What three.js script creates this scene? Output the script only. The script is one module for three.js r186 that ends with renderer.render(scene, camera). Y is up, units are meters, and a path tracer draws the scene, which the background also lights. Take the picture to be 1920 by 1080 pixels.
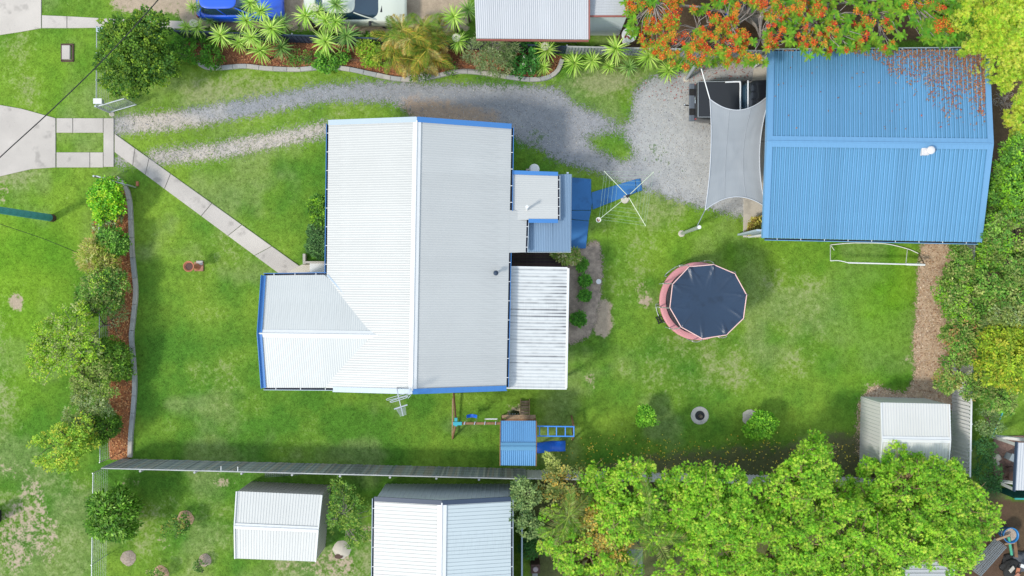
import * as THREE from 'three';
import { mergeGeometries } from 'three/addons/utils/BufferGeometryUtils.js';
import { RoundedBoxGeometry } from 'three/addons/geometries/RoundedBoxGeometry.js';

// ---------------------------------------------------------------- camera, sky, sun, exposure
const H = 32;                                   // flying height in metres
const scene = new THREE.Scene();
const camera = new THREE.PerspectiveCamera(2 * Math.atan(540 / 1280) * 180 / Math.PI, 16 / 9, 0.5, 900);
camera.position.set(0, H, 0);
camera.up.set(0, 0, -1);
camera.lookAt(0, 0, 0);
scene.add(camera);

const SUN = new THREE.Vector3(-0.88 * Math.cos(0.75), Math.sin(0.75), 0.475 * Math.cos(0.75)).normalize();
const SKY_GAIN = 1.62;
{
  const w = 512, h = 256, d = new Float32Array(w * h * 4);
  for (let j = 0; j < h; j++) for (let i = 0; i < w; i++) {
    const el = ((j + 0.5) / h - 0.5) * Math.PI, az = ((i + 0.5) / w - 0.5) * 2 * Math.PI;
    const x = Math.cos(el) * Math.cos(az), y = Math.sin(el), z = Math.cos(el) * Math.sin(az);
    const up = Math.max(y, 0), k = Math.pow(1 - up, 2.2);
    const dot = Math.max(0, x * SUN.x + y * SUN.y + z * SUN.z);
    const glow = 0.5 * Math.pow(dot, 12) + 1.2 * Math.pow(dot, 90);
    let c = [0.38 + 0.34 * k, 0.475 + 0.28 * k, 0.6 + 0.19 * k].map((v, n) => v + glow * [1, 0.93, 0.8][n]);
    if (y < 0) c = [0.2, 0.22, 0.14];
    const o = (j * w + i) * 4;
    for (let n = 0; n < 3; n++) d[o + n] = c[n] * SKY_GAIN;
    d[o + 3] = 1;
  }
  const t = new THREE.DataTexture(d, w, h, THREE.RGBAFormat, THREE.FloatType);
  t.mapping = THREE.EquirectangularReflectionMapping;
  t.magFilter = t.minFilter = THREE.LinearFilter;
  t.needsUpdate = true;
  scene.background = t;
  scene.environment = t;
}
const sun = new THREE.DirectionalLight(new THREE.Color(1, 0.95, 0.86), 2.75);
sun.position.copy(SUN).multiplyScalar(80);
sun.castShadow = true;
sun.shadow.radius = 15;
sun.shadow.mapSize.set(4096, 4096);
Object.assign(sun.shadow.camera, { left: -40, right: 40, top: 40, bottom: -40, near: 1, far: 200 });
scene.add(sun, sun.target);

const renderer = new THREE.WebGLRenderer({ antialias: true });
renderer.setSize(1024, 576);
renderer.toneMapping = THREE.LinearToneMapping;
renderer.toneMappingExposure = 1.1;
renderer.shadowMap.enabled = true;

// ---------------------------------------------------------------- small tools
let seed_ = 12345;
function rnd() { seed_ = (seed_ + 0x6d2b79f5) | 0; let t = Math.imul(seed_ ^ (seed_ >>> 15), 1 | seed_); t = (t + Math.imul(t ^ (t >>> 7), 61 | t)) ^ t; return ((t ^ (t >>> 14)) >>> 0) / 4294967296; }
const reseed = (n) => { seed_ = n | 0; };
const rr = (a, b) => a + (b - a) * rnd();
const pick = (a) => a[Math.floor(rnd() * a.length)];
const lerp = (a, b, t) => a + (b - a) * t;
const clamp = (v, a = 0, b = 1) => Math.min(b, Math.max(a, v));
const sstep = (a, b, v) => { const t = clamp((v - a) / (b - a)); return t * t * (3 - 2 * t); };
const mix3 = (a, b, t) => [lerp(a[0], b[0], t), lerp(a[1], b[1], t), lerp(a[2], b[2], t)];
const V = (x, y, z) => new THREE.Vector3(x, y, z);
// place in the world of something the survey photo (1920 wide) shows at (px, py) and that stands h metres above the ground
const P = (px, py, h = 0) => V((px - 960) * (H - h) / 1280, h, (py - 540) * (H - h) / 1280);
const hash = (x, y) => { let h = Math.imul(x | 0, 374761393) + Math.imul(y | 0, 668265263) | 0; h = Math.imul(h ^ (h >>> 13), 1274126177); return ((h ^ (h >>> 16)) >>> 0) / 4294967296; };
function vnoise(x, y, per = 0) {
  let xi = Math.floor(x), yi = Math.floor(y); const xf = x - xi, yf = y - yi;
  let x1 = xi + 1, y1 = yi + 1;
  if (per) { xi = ((xi % per) + per) % per; yi = ((yi % per) + per) % per; x1 = ((x1 % per) + per) % per; y1 = ((y1 % per) + per) % per; }
  const u = xf * xf * (3 - 2 * xf), v = yf * yf * (3 - 2 * yf);
  const a = hash(xi, yi), b = hash(x1, yi), c = hash(xi, y1), d = hash(x1, y1);
  return a + (b - a) * u + (c - a) * v + (a - b - c + d) * u * v;
}
function fbm(x, y, o = 4, per = 0) { let s = 0, a = 0.5, n = 0; for (let i = 0; i < o; i++) { s += a * vnoise(x + i * 17.3 * (per ? 0 : 1), y + i * 9.1 * (per ? 0 : 1), per); n += a; a *= 0.5; x *= 2; y *= 2; per *= 2; } return s / n; }
const toSRGB = (v) => { v = clamp(v); return 255 * (v <= 0.0031308 ? v * 12.92 : 1.055 * Math.pow(v, 1 / 2.4) - 0.055); };
const LUT = new Uint8Array(4097); for (let i = 0; i <= 4096; i++) LUT[i] = Math.round(toSRGB(i / 4096));
const s8 = (v) => LUT[v <= 0 ? 0 : v >= 1 ? 4096 : (v * 4096) | 0];
const lin = (r, g, b) => [r, g, b].map((v) => { v /= 255; return v <= 0.04045 ? v / 12.92 : Math.pow((v + 0.055) / 1.055, 2.4); });
// fn(x, y) -> [r, g, b, a?] linear; x, y in 0..1
function colourTex(w, h, fn, repeat = true, srgb = true) {
  const d = new Uint8Array(w * h * 4);
  for (let j = 0; j < h; j++) for (let i = 0; i < w; i++) {
    const c = fn((i + 0.5) / w, (j + 0.5) / h), o = (j * w + i) * 4;
    if (srgb) { d[o] = s8(c[0]); d[o + 1] = s8(c[1]); d[o + 2] = s8(c[2]); } else { d[o] = c[0] * 255; d[o + 1] = c[1] * 255; d[o + 2] = c[2] * 255; }
    d[o + 3] = c.length > 3 ? clamp(c[3]) * 255 : 255;
  }
  const t = new THREE.DataTexture(d, w, h, THREE.RGBAFormat, THREE.UnsignedByteType);
  t.colorSpace = srgb ? THREE.SRGBColorSpace : THREE.NoColorSpace;
  t.magFilter = THREE.LinearFilter; t.minFilter = THREE.LinearMipmapLinearFilter; t.generateMipmaps = true;
  t.wrapS = t.wrapT = repeat ? THREE.RepeatWrapping : THREE.ClampToEdgeWrapping;
  t.needsUpdate = true;
  return t;
}
const greyTex = (w, h, fn, repeat = true) => colourTex(w, h, (x, y) => { const v = clamp(fn(x, y)); return [v, v, v]; }, repeat, false);

// ---------------------------------------------------------------- names, things, parts
const used = new Map();
function numbered(name) { const n = used.get(name) || 0; used.set(name, n + 1); return n ? name + '_' + String(n).padStart(3, '0') : name; }
function tag(o, label, category, group, kind) {
  o.userData.label = label; if (category) o.userData.category = category;
  if (group) o.userData.group = group; if (kind) o.userData.kind = kind;
  return o;
}
function thing(name, label, category, pos, group, kind) {
  const o = new THREE.Group(); o.name = numbered(name); if (pos) o.position.copy(pos); scene.add(o);
  return tag(o, label, category, group, kind);
}
const flag = (m) => { m.castShadow = m.receiveShadow = true; return m; };
// geometry given in world coordinates becomes a part of a thing (or of a part of it)
function part(parent, name, geo, mat, label) {
  const m = flag(new THREE.Mesh(geo, mat)); m.name = name; parent.add(m);
  let p = parent; const off = V(0, 0, 0);
  while (p && p !== scene) { off.add(p.position); p = p.parent; }
  geo.translate(-off.x, -off.y, -off.z);
  if (label) m.userData.label = label;
  return m;
}
// a shared geometry set at a world place
function piece(parent, name, geo, mat, pos, rot) {
  const m = flag(new THREE.Mesh(geo, mat)); m.name = name; parent.add(m);
  const off = V(0, 0, 0); let p = parent; while (p && p !== scene) { off.add(p.position); p = p.parent; }
  m.position.copy(pos).sub(off); if (rot) m.rotation.set(...rot);
  return m;
}
function struct(name, geo, mat, label) {
  const m = flag(new THREE.Mesh(geo, mat)); m.name = numbered(name); m.userData.kind = 'structure'; if (label) m.userData.label = label; scene.add(m); return m;
}
// box-projected uv in metres
function boxUV(g, s = 1) {
  if (g.index) g = g.toNonIndexed();
  const p = g.attributes.position, n = p.count, uv = new Float32Array(n * 2), a = V(), b = V(), c = V(), e = V();
  for (let i = 0; i < n; i += 3) {
    a.fromBufferAttribute(p, i); b.fromBufferAttribute(p, i + 1); c.fromBufferAttribute(p, i + 2);
    e.copy(b).sub(a).cross(c.clone().sub(a));
    const ax = Math.abs(e.x), ay = Math.abs(e.y), az = Math.abs(e.z);
    [a, b, c].forEach((v, k) => {
      const [u, w] = ay >= ax && ay >= az ? [v.x, v.z] : ax >= az ? [v.z, v.y] : [v.x, v.y];
      uv[(i + k) * 2] = u * s; uv[(i + k) * 2 + 1] = w * s;
    });
  }
  g.setAttribute('uv', new THREE.BufferAttribute(uv, 2));
  return g;
}
function clean(g) { g = g.index ? g.toNonIndexed() : g; for (const k of Object.keys(g.attributes)) if (!['position', 'normal', 'uv'].includes(k)) g.deleteAttribute(k); if (!g.attributes.uv) g.setAttribute('uv', new THREE.BufferAttribute(new Float32Array(g.attributes.position.count * 2), 2)); if (!g.attributes.normal) g.computeVertexNormals(); return g; }
const join = (list) => boxUV(mergeGeometries(list.map(clean)));
const UPV = V(0, 1, 0);
function rod(a, b, r0, r1 = r0, seg = 8) {
  const d = b.clone().sub(a), L = d.length(), g = new THREE.CylinderGeometry(r1, r0, L, seg, 1);
  g.applyQuaternion(new THREE.Quaternion().setFromUnitVectors(UPV, d.normalize()));
  g.translate((a.x + b.x) / 2, (a.y + b.y) / 2, (a.z + b.z) / 2); return g;
}
function bar(a, b, w, d, round = 0) {       // w across, d deep (towards up)
  const dir = b.clone().sub(a), L = dir.length(); dir.normalize();
  let side = V().crossVectors(dir, UPV); if (side.length() < 1e-3) side = V(1, 0, 0); side.normalize();
  const up = V().crossVectors(side, dir);
  const g = round ? new RoundedBoxGeometry(w, L, d, 1, round) : new THREE.BoxGeometry(w, L, d);
  g.applyMatrix4(new THREE.Matrix4().makeBasis(side, dir, up));
  g.translate((a.x + b.x) / 2, (a.y + b.y) / 2, (a.z + b.z) / 2); return g;
}
const box = (x, y, z, w, h, d, r = 0) => { const g = r ? new RoundedBoxGeometry(w, h, d, 2, r) : new THREE.BoxGeometry(w, h, d); g.translate(x, y, z); return g; };
const tube = (pts, r, seg = 40, rad = 6, closed = false) => new THREE.TubeGeometry(new THREE.CatmullRomCurve3(pts, closed, 'catmullrom', 0.5), seg, r, rad, closed);
// slab of a polygon, top face at y
function slab(pts, y, t, bevel = 0) {
  const s = new THREE.Shape(pts.map((p) => new THREE.Vector2(p.x, -p.z)));
  const g = new THREE.ExtrudeGeometry(s, { depth: t - bevel, bevelEnabled: bevel > 0, bevelSize: bevel, bevelThickness: bevel, bevelOffset: -bevel, bevelSegments: 1, steps: 1 });
  g.rotateX(-Math.PI / 2); g.translate(0, y - t, 0);
  return boxUV(g);
}
const pxs = (list, h = 0) => list.map(([x, y]) => P(x, y, h));
// ribbed metal sheet: a -> b along the ridge, a -> d and b -> c down the slope. profile: [[u, height] ...] for one rib
const SINE = [0, 1, 2, 3, 4, 5].map((k) => [k / 6, 0.5 - 0.5 * Math.cos(k / 6 * 2 * Math.PI)]);
const TRAP = [[0, 0], [0.36, 0], [0.41, 1], [0.59, 1], [0.64, 0]];
const RIB = [[0, 0], [0.27, 0], [0.39, 0], [0.415, 1], [0.585, 1], [0.61, 0], [0.73, 0]];
const ribShade = (i, h, v, u) => { const d = h > 0.5 ? 1 : Math.abs(u - 0.5) < 0.15 ? 0.5 : 0.8, k = d * (h > 0.5 ? 1 : 1 + 0.14 * (fbm(i * 3.7, v * 7, 2) - 0.5)); return [k * (h > 0.5 ? 0.98 : 0.86), k, k]; };  // lit crests and shadow lines beside the ribs, painted as vertex colour
const PLEAT = [[0, 0], [0.86, 0], [0.9, 1], [0.96, 1]];
function ribSheet(a, b, c, d, n, profile, amp, opt = {}) {
  const nv = opt.nv || 1, cols = [];
  for (let i = 0; i < n; i++) for (const [u, h] of profile) cols.push([(i + u) / n, h, i, u]);
  cols.push([1, profile[0][1], n - 1, 1]);
  const nor = V().crossVectors(d.clone().sub(a), b.clone().sub(a)).normalize(); if (nor.y < 0) nor.negate();
  if (opt.normal) nor.copy(opt.normal);
  const pos = [], idx = [], col = [], uv = [];
  for (const [u, h, i, uu] of cols) for (let k = 0; k <= nv; k++) {
    const v = k / nv, p = a.clone().lerp(b, u).lerp(d.clone().lerp(c, u), v).addScaledVector(nor, h * amp);
    pos.push(p.x, p.y, p.z); uv.push(p.x, p.z);
    if (opt.colour) col.push(...opt.colour(i + (opt.first || 0), h, v, uu));
  }
  for (let q = 0; q < cols.length - 1; q++) for (let k = 0; k < nv; k++) {
    const o = q * (nv + 1) + k; idx.push(o, o + nv + 1, o + 1, o + 1, o + nv + 1, o + nv + 2);
  }
  const g = new THREE.BufferGeometry();
  g.setAttribute('position', new THREE.Float32BufferAttribute(pos, 3));
  g.setAttribute('uv', new THREE.Float32BufferAttribute(uv, 2));
  if (opt.colour) g.setAttribute('color', new THREE.Float32BufferAttribute(col, 3));
  g.setIndex(idx);
  let gg = opt.smooth ? g : g.toNonIndexed();
  gg.computeVertexNormals();
  // keep normals to the outside
  const nn = gg.attributes.normal; let s = 0; for (let i = 0; i < nn.count; i++) s += nn.getX(i) * nor.x + nn.getY(i) * nor.y + nn.getZ(i) * nor.z;
  if (s < 0) {
    const ix = gg.index ? gg.index.array : null;
    if (ix) { for (let i = 0; i < ix.length; i += 3) { const t = ix[i]; ix[i] = ix[i + 1]; ix[i + 1] = t; } }
    else for (const at of Object.values(gg.attributes)) { const S = at.itemSize, A = at.array; for (let i = 0; i < at.count; i += 3) for (let k = 0; k < S; k++) { const t = A[i * S + k]; A[i * S + k] = A[(i + 1) * S + k]; A[(i + 1) * S + k] = t; } }
    gg.computeVertexNormals();
  }
  return gg;
}
// a slope laid with single sheets, each a part named roof_sheet
function laySheets(parent, a, b, c, d, sheets, ribs, profile, amp, mats, opt = {}) {
  for (let i = 0; i < sheets; i++) {
    const u0 = i / sheets, u1 = (i + 1) / sheets;
    const g = ribSheet(a.clone().lerp(b, u0), a.clone().lerp(b, u1), d.clone().lerp(c, u1), d.clone().lerp(c, u0), ribs, profile, amp, { ...opt, first: i * ribs });
    part(parent, opt.name || 'roof_sheet', g, mats[Math.floor(rnd() * mats.length)]);
  }
}
// ---------------------------------------------------------------- materials
const C = (a) => new THREE.Color().setRGB(a[0], a[1], a[2]);
const std = (c, rough = 0.8, metal = 0, more = {}) => new THREE.MeshStandardMaterial({ color: C(c), roughness: rough, metalness: metal, side: THREE.DoubleSide, ...more });
const fine = greyTex(512, 512, (x, y) => 0.6 * fbm(x * 64, y * 64, 3, 64) + 0.4 * hash(x * 512, y * 512));
const cloudy = (w, per, lo, hi, oct = 5) => (x, y) => { const n = fbm(x * per, y * per, oct, per); return mix3(lo, hi, sstep(0.25, 0.75, n)); };
const rep = (t, s) => { const c = t.clone(); c.repeat.set(s, s); c.needsUpdate = true; return c; };

const concreteMap = colourTex(1024, 1024, (x, y) => {
  const n = fbm(x * 6, y * 6, 5, 6), f = hash(x * 1024, y * 1024), st = sstep(0.62, 0.8, fbm(x * 9 + 31, y * 9, 4, 9)), sp = vnoise(x * 160, y * 160, 160);
  const v = 0.86 + 0.22 * (n - 0.5) + 0.07 * (f - 0.5) - 0.2 * st - (sp > 0.9 ? 0.1 : 0);
  return [v, v * 0.985, v * 0.965];
});
concreteMap.repeat.set(0.22, 0.22);
const concrete = (c) => std(c, 0.9, 0, { map: concreteMap, bumpMap: rep(fine, 1.2), bumpScale: 0.004 });
const M = {
  concrete: [concrete([0.57, 0.52, 0.48]), concrete([0.545, 0.5, 0.46]), concrete([0.6, 0.55, 0.5])],
  kerb: [concrete([0.46, 0.45, 0.43]), concrete([0.4, 0.41, 0.41]), concrete([0.52, 0.49, 0.45])],
  apron: concrete([0.6, 0.55, 0.47]),
  bluePaint: std([0.035, 0.18, 0.46], 0.7, 0, { map: concreteMap, bumpMap: rep(fine, 1.2), bumpScale: 0.003 }),
};
// metal roof paint: faint stains that run with the sheet
const paintMap = colourTex(1024, 1024, (x, y) => {
  const n = fbm(x * 5, y * 5, 5, 5), f = hash(x * 1024, y * 1024), s = fbm(x * 40, y * 4, 3, 4);
  const v = 0.95 + 0.06 * (n - 0.5) + 0.025 * (f - 0.5) - 0.08 * sstep(0.55, 0.85, s) * (0.4 + n);
  return [v, v, v * 0.985];
});
paintMap.repeat.set(0.3, 0.3);
const paintAcross = paintMap.clone(); paintAcross.rotation = Math.PI / 2; paintAcross.needsUpdate = true;
const metal = (c, r = 0.5, more = {}) => std(c, r, 0.0, { map: paintMap, ...more });
const shades = (c, n = 3, d = 0.03, r = 0.5, more = {}) => Array.from({ length: n }, (_, i) => metal(c.map((v) => v * (1 + d * (i / (n - 1) * 2 - 1))), r, more));
M.whiteRoof = shades([0.49, 0.492, 0.482], 5, 0.022, 0.45, { map: paintAcross });
M.creamRoof = shades([0.6, 0.595, 0.575], 3, 0.012, 0.5);
M.wingRoof = shades([0.55, 0.56, 0.55], 3, 0.01, 0.45);
M.shadedRoof = shades([0.5, 0.56, 0.585], 3, 0.012, 0.45);  // cream roof with shade painted in, for the slope away from the sun
M.blueRoof = shades([0.16, 0.365, 0.6], 5, 0.045, 0.5, { vertexColors: true });
M.blueTrim = metal([0.135, 0.31, 0.52], 0.5);
M.awning = shades([0.16, 0.25, 0.37], 3, 0.03, 0.35);
M.galv = shades([0.47, 0.48, 0.505], 3, 0.02, 0.4);
M.whiteSheet = shades([0.68, 0.68, 0.68], 3, 0.02, 0.45);
M.playRoof = shades([0.1, 0.27, 0.5], 2, 0.03, 0.4);
M.trimBlue = metal([0.055, 0.2, 0.5], 0.4);
M.trimPale = metal([0.42, 0.5, 0.58], 0.45);
M.trimNavy = metal([0.03, 0.05, 0.09], 0.5);
M.trimWhite = metal([0.7, 0.7, 0.7], 0.45);
M.trimRust = metal([0.3, 0.1, 0.08], 0.6);
M.gutterIn = metal([0.02, 0.022, 0.05], 0.6);
M.wallCream = std([0.55, 0.53, 0.47], 0.85, 0, { map: concreteMap });
M.wallPale = metal([0.5, 0.56, 0.58], 0.5);
M.steel = std([0.55, 0.57, 0.6], 0.35, 0.7);
M.galvSteel = std([0.5, 0.53, 0.55], 0.45, 0.55);
M.chrome = std([0.8, 0.8, 0.82], 0.12, 1);
M.brightBar = std([0.85, 0.85, 0.86], 0.25, 0.2);
M.whitePaint = std([0.75, 0.75, 0.74], 0.5);
M.black = std([0.012, 0.012, 0.014], 0.6);
M.rubber = std([0.018, 0.018, 0.018], 0.9);
M.plasticBlue = std([0.02, 0.16, 0.72], 0.35);
M.tubeBlue = std([0.05, 0.24, 0.7], 0.35);
M.teal = std([0.03, 0.32, 0.38], 0.5);
M.terracotta = std([0.46, 0.17, 0.09], 0.85, 0, { map: concreteMap, bumpMap: rep(fine, 3), bumpScale: 0.003 });
M.brickPaver = std([0.4, 0.19, 0.13], 0.9, 0, { map: concreteMap });
M.glass = new THREE.MeshPhysicalMaterial({ color: C([0.02, 0.05, 0.08]), roughness: 0.06, metalness: 0, clearcoat: 1, side: THREE.DoubleSide });
const woodMap = colourTex(512, 512, (x, y) => {
  const g = fbm(x * 4, y * 64, 4, 4), w = fbm(x * 3, y * 9, 3, 3);
  const v = 0.72 + 0.42 * (g - 0.5) + 0.3 * (w - 0.5); return [v, v, v];
});
woodMap.repeat.set(0.8, 0.8);
const wood = (c, r = 0.85) => std(c, r, 0, { map: woodMap, bumpMap: rep(fine, 2), bumpScale: 0.003 });
M.paling = [[0.2, 0.215, 0.225], [0.165, 0.185, 0.2], [0.25, 0.255, 0.25], [0.14, 0.15, 0.155], [0.22, 0.205, 0.19]].map((c) => wood(c.map((v) => v * 2.1)));
M.timber = wood([0.32, 0.17, 0.085]);
M.timberPale = wood([0.42, 0.28, 0.17]);
M.timberStep = wood([0.5, 0.35, 0.23]);
M.timberDark = wood([0.11, 0.06, 0.045]);
M.deck = [[0.075, 0.045, 0.045], [0.09, 0.052, 0.05], [0.062, 0.04, 0.042]].map((c) => wood(c));
M.bark = wood([0.17, 0.13, 0.095]);
M.barkPale = wood([0.42, 0.36, 0.32]);
M.twigPale = wood([0.36, 0.24, 0.13]);
M.twig = wood([0.25, 0.15, 0.08]);
const leafMat = (t = 0.35, r = 0.62) => new THREE.MeshPhysicalMaterial({ color: 0xffffff, vertexColors: true, roughness: r, specularIntensity: 0.5, transmission: t, thickness: 0, side: THREE.DoubleSide });
M.leaf = leafMat(0.42, 0.8);
M.leafGloss = leafMat(0.2, 0.42);
M.leafDry = leafMat(0.3, 0.9);
M.petal = leafMat(0.35, 0.8);

// ---------------------------------------------------------------- ground masks (in survey pixels, 2 to a cell)
const MX = -80, MY = -60, MW = 1040, MH = 600;
const inv = (x) => (x - MX) / 2, invY = (y) => (y - MY) / 2;
function mask(draw, blur = 0) {
  const cv = document.createElement('canvas'); cv.width = MW; cv.height = MH;
  const g = cv.getContext('2d'); g.fillStyle = '#000'; g.fillRect(0, 0, MW, MH);
  const api = {
    poly(pts, v = 1) { g.fillStyle = `rgb(${v * 255 | 0},${v * 255 | 0},${v * 255 | 0})`; g.beginPath(); pts.forEach(([x, y], i) => i ? g.lineTo(inv(x), invY(y)) : g.moveTo(inv(x), invY(y))); g.closePath(); g.fill(); },
    line(pts, w, v = 1) { g.strokeStyle = `rgb(${v * 255 | 0},${v * 255 | 0},${v * 255 | 0})`; g.lineWidth = w / 2; g.lineCap = g.lineJoin = 'round'; g.beginPath(); pts.forEach(([x, y], i) => i ? g.lineTo(inv(x), invY(y)) : g.moveTo(inv(x), invY(y))); g.stroke(); },
    dot(x, y, rx, ry = rx, v = 1) { g.fillStyle = `rgb(${v * 255 | 0},${v * 255 | 0},${v * 255 | 0})`; g.beginPath(); g.ellipse(inv(x), invY(y), rx / 2, ry / 2, 0, 0, 7); g.fill(); },
  };
  draw(api);
  const im = g.getImageData(0, 0, MW, MH).data; let a = new Float32Array(MW * MH);
  for (let i = 0; i < a.length; i++) a[i] = im[i * 4] / 255;
  const r = Math.round(blur / 2);
  if (r > 0) for (let pass = 0; pass < 2; pass++) for (const [n, len, step, jump] of [[MH, MW, 1, MW], [MW, MH, MW, 1]]) {
    const b = new Float32Array(a.length), s = new Float64Array(len + 1);
    for (let j = 0; j < n; j++) {
      for (let i = 0; i < len; i++) s[i + 1] = s[i] + a[j * jump + i * step];
      for (let i = 0; i < len; i++) { const lo = Math.max(0, i - r), hi = Math.min(len - 1, i + r); b[j * jump + i * step] = (s[hi + 1] - s[lo]) / (hi - lo + 1); }
    }
    a = b;
  }
  return (px, py) => {
    const x = clamp(inv(px) - 0.5, 0, MW - 1.001), y = clamp(invY(py) - 0.5, 0, MH - 1.001), xi = x | 0, yi = y | 0, u = x - xi, v = y - yi, o = yi * MW + xi;
    return (a[o] * (1 - u) + a[o + 1] * u) * (1 - v) + (a[o + MW] * (1 - u) + a[o + MW + 1] * u) * v;
  };
}
const DRIVE = (m) => {
  m.line([[212, 236], [330, 226], [430, 208], [520, 192], [600, 175], [700, 170], [800, 172], [900, 180], [1000, 195]], 30);
  m.poly([[600, 172], [660, 160], [760, 157], [1000, 163], [1100, 172], [1196, 160], [1240, 140], [1360, 118], [1460, 95], [1460, 415], [1398, 408], [1320, 388], [1260, 372], [1215, 352], [1160, 330], [1100, 305], [1040, 285], [965, 265], [960, 240], [780, 226], [740, 190], [640, 190]]);
  m.line([[285, 296], [400, 284], [500, 265], [620, 240]], 25);
  m.poly([[214, 280], [260, 296], [240, 312], [214, 312]]);
  m.line([[1040, 285], [1120, 308], [1210, 345]], 26);
  m.poly([[1060, 170], [1110, 162], [1190, 160], [1187, 236], [1150, 228], [1100, 205], [1060, 190]], 0);     // grass island
  m.poly([[1085, 252], [1170, 246], [1200, 300], [1160, 304], [1100, 272]], 0);
};
const BEDL = (m) => m.poly([[196, 335], [222, 333], [238, 352], [246, 380], [247, 420], [249, 470], [253, 510], [256, 545], [251, 600], [248, 630], [251, 670], [254, 720], [251, 770], [247, 810], [245, 860], [206, 862], [200, 800], [205, 720], [203, 640], [200, 560], [198, 470], [188, 400]]);
const BEDT = (m) => m.poly([[340, 78], [371, 117], [385, 126], [410, 127], [460, 125], [500, 129], [560, 130], [610, 127], [650, 130], [700, 140], [740, 148], [780, 150], [820, 143], [860, 135], [900, 137], [960, 146], [1000, 150], [1030, 145], [1048, 132], [1055, 104], [900, 92], [560, 80]]);
const STRIP = (m) => { m.poly([[1728, 452], [1762, 452], [1790, 470], [1800, 740], [1796, 760], [1700, 742], [1716, 700], [1712, 640], [1720, 560], [1722, 500]]); m.poly([[1616, 742], [1640, 720], [1670, 732], [1720, 742], [1792, 742], [1792, 770], [1618, 770]]); m.poly([[1606, 770], [1616, 745], [1616, 860], [1606, 860]]); };
const BEDP = (m) => { m.poly([[1060, 455], [1098, 466], [1110, 448], [1126, 458], [1130, 500], [1126, 560], [1116, 610], [1104, 632], [1060, 650]]); };
const EARTH = (m) => { m.poly([[1195, 850], [1330, 838], [1470, 826], [1560, 812], [1600, 800], [1660, 850], [1760, 900], [1900, 900], [1900, 1180], [1000, 1180], [980, 880], [1100, 872]]); };  // dark brown bare earth around the bottom trees
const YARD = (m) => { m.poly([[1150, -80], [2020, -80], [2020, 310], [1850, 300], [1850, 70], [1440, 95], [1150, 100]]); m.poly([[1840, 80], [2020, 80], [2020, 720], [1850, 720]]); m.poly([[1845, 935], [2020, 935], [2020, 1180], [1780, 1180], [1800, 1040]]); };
const HARD = (m) => {      // where no grass grows
  m.poly([[-80, -80], [80, -80], [80, 30], [192, 36], [192, 54], [80, 54], [40, 60], [-80, 70]]);
  m.poly([[-80, 195], [0, 198], [55, 208], [106, 222], [214, 222], [214, 313], [106, 313], [60, 316], [-80, 345]]);
  m.poly([[214, 248], [580, 500], [580, 520], [530, 520], [214, 286]]);
  m.poly([[610, 228], [960, 236], [1070, 330], [1108, 335], [1205, 335], [1205, 358], [1108, 395], [1098, 466], [1066, 500], [1064, 730], [620, 735], [490, 728], [490, 512], [610, 512]]);
  m.poly([[1392, 380], [1445, 100], [1850, 95], [1830, 440], [1392, 448]]);
  m.poly([[700, 900], [960, 900], [960, 1140], [700, 1140]]); m.poly([[470, 904], [610, 904], [610, 1032], [470, 1032]]); m.poly([[1612, 742], [1740, 742], [1740, 850], [1612, 850]]);
  m.poly([[1866, 815], [2000, 815], [2000, 1140], [1866, 1140]]);
};
const fDrive = mask(DRIVE, 14), fBedL = mask(BEDL, 2), fBedT = mask(BEDT, 2), fStrip = mask(STRIP, 8), fBedP = mask(BEDP, 6), fEarth = mask(EARTH, 24), fYard = mask(YARD, 16);
const fHard = mask((m) => { HARD(m); m.poly([[107, 250], [195, 250], [195, 285], [107, 285]], 0); }, 0);
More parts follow.
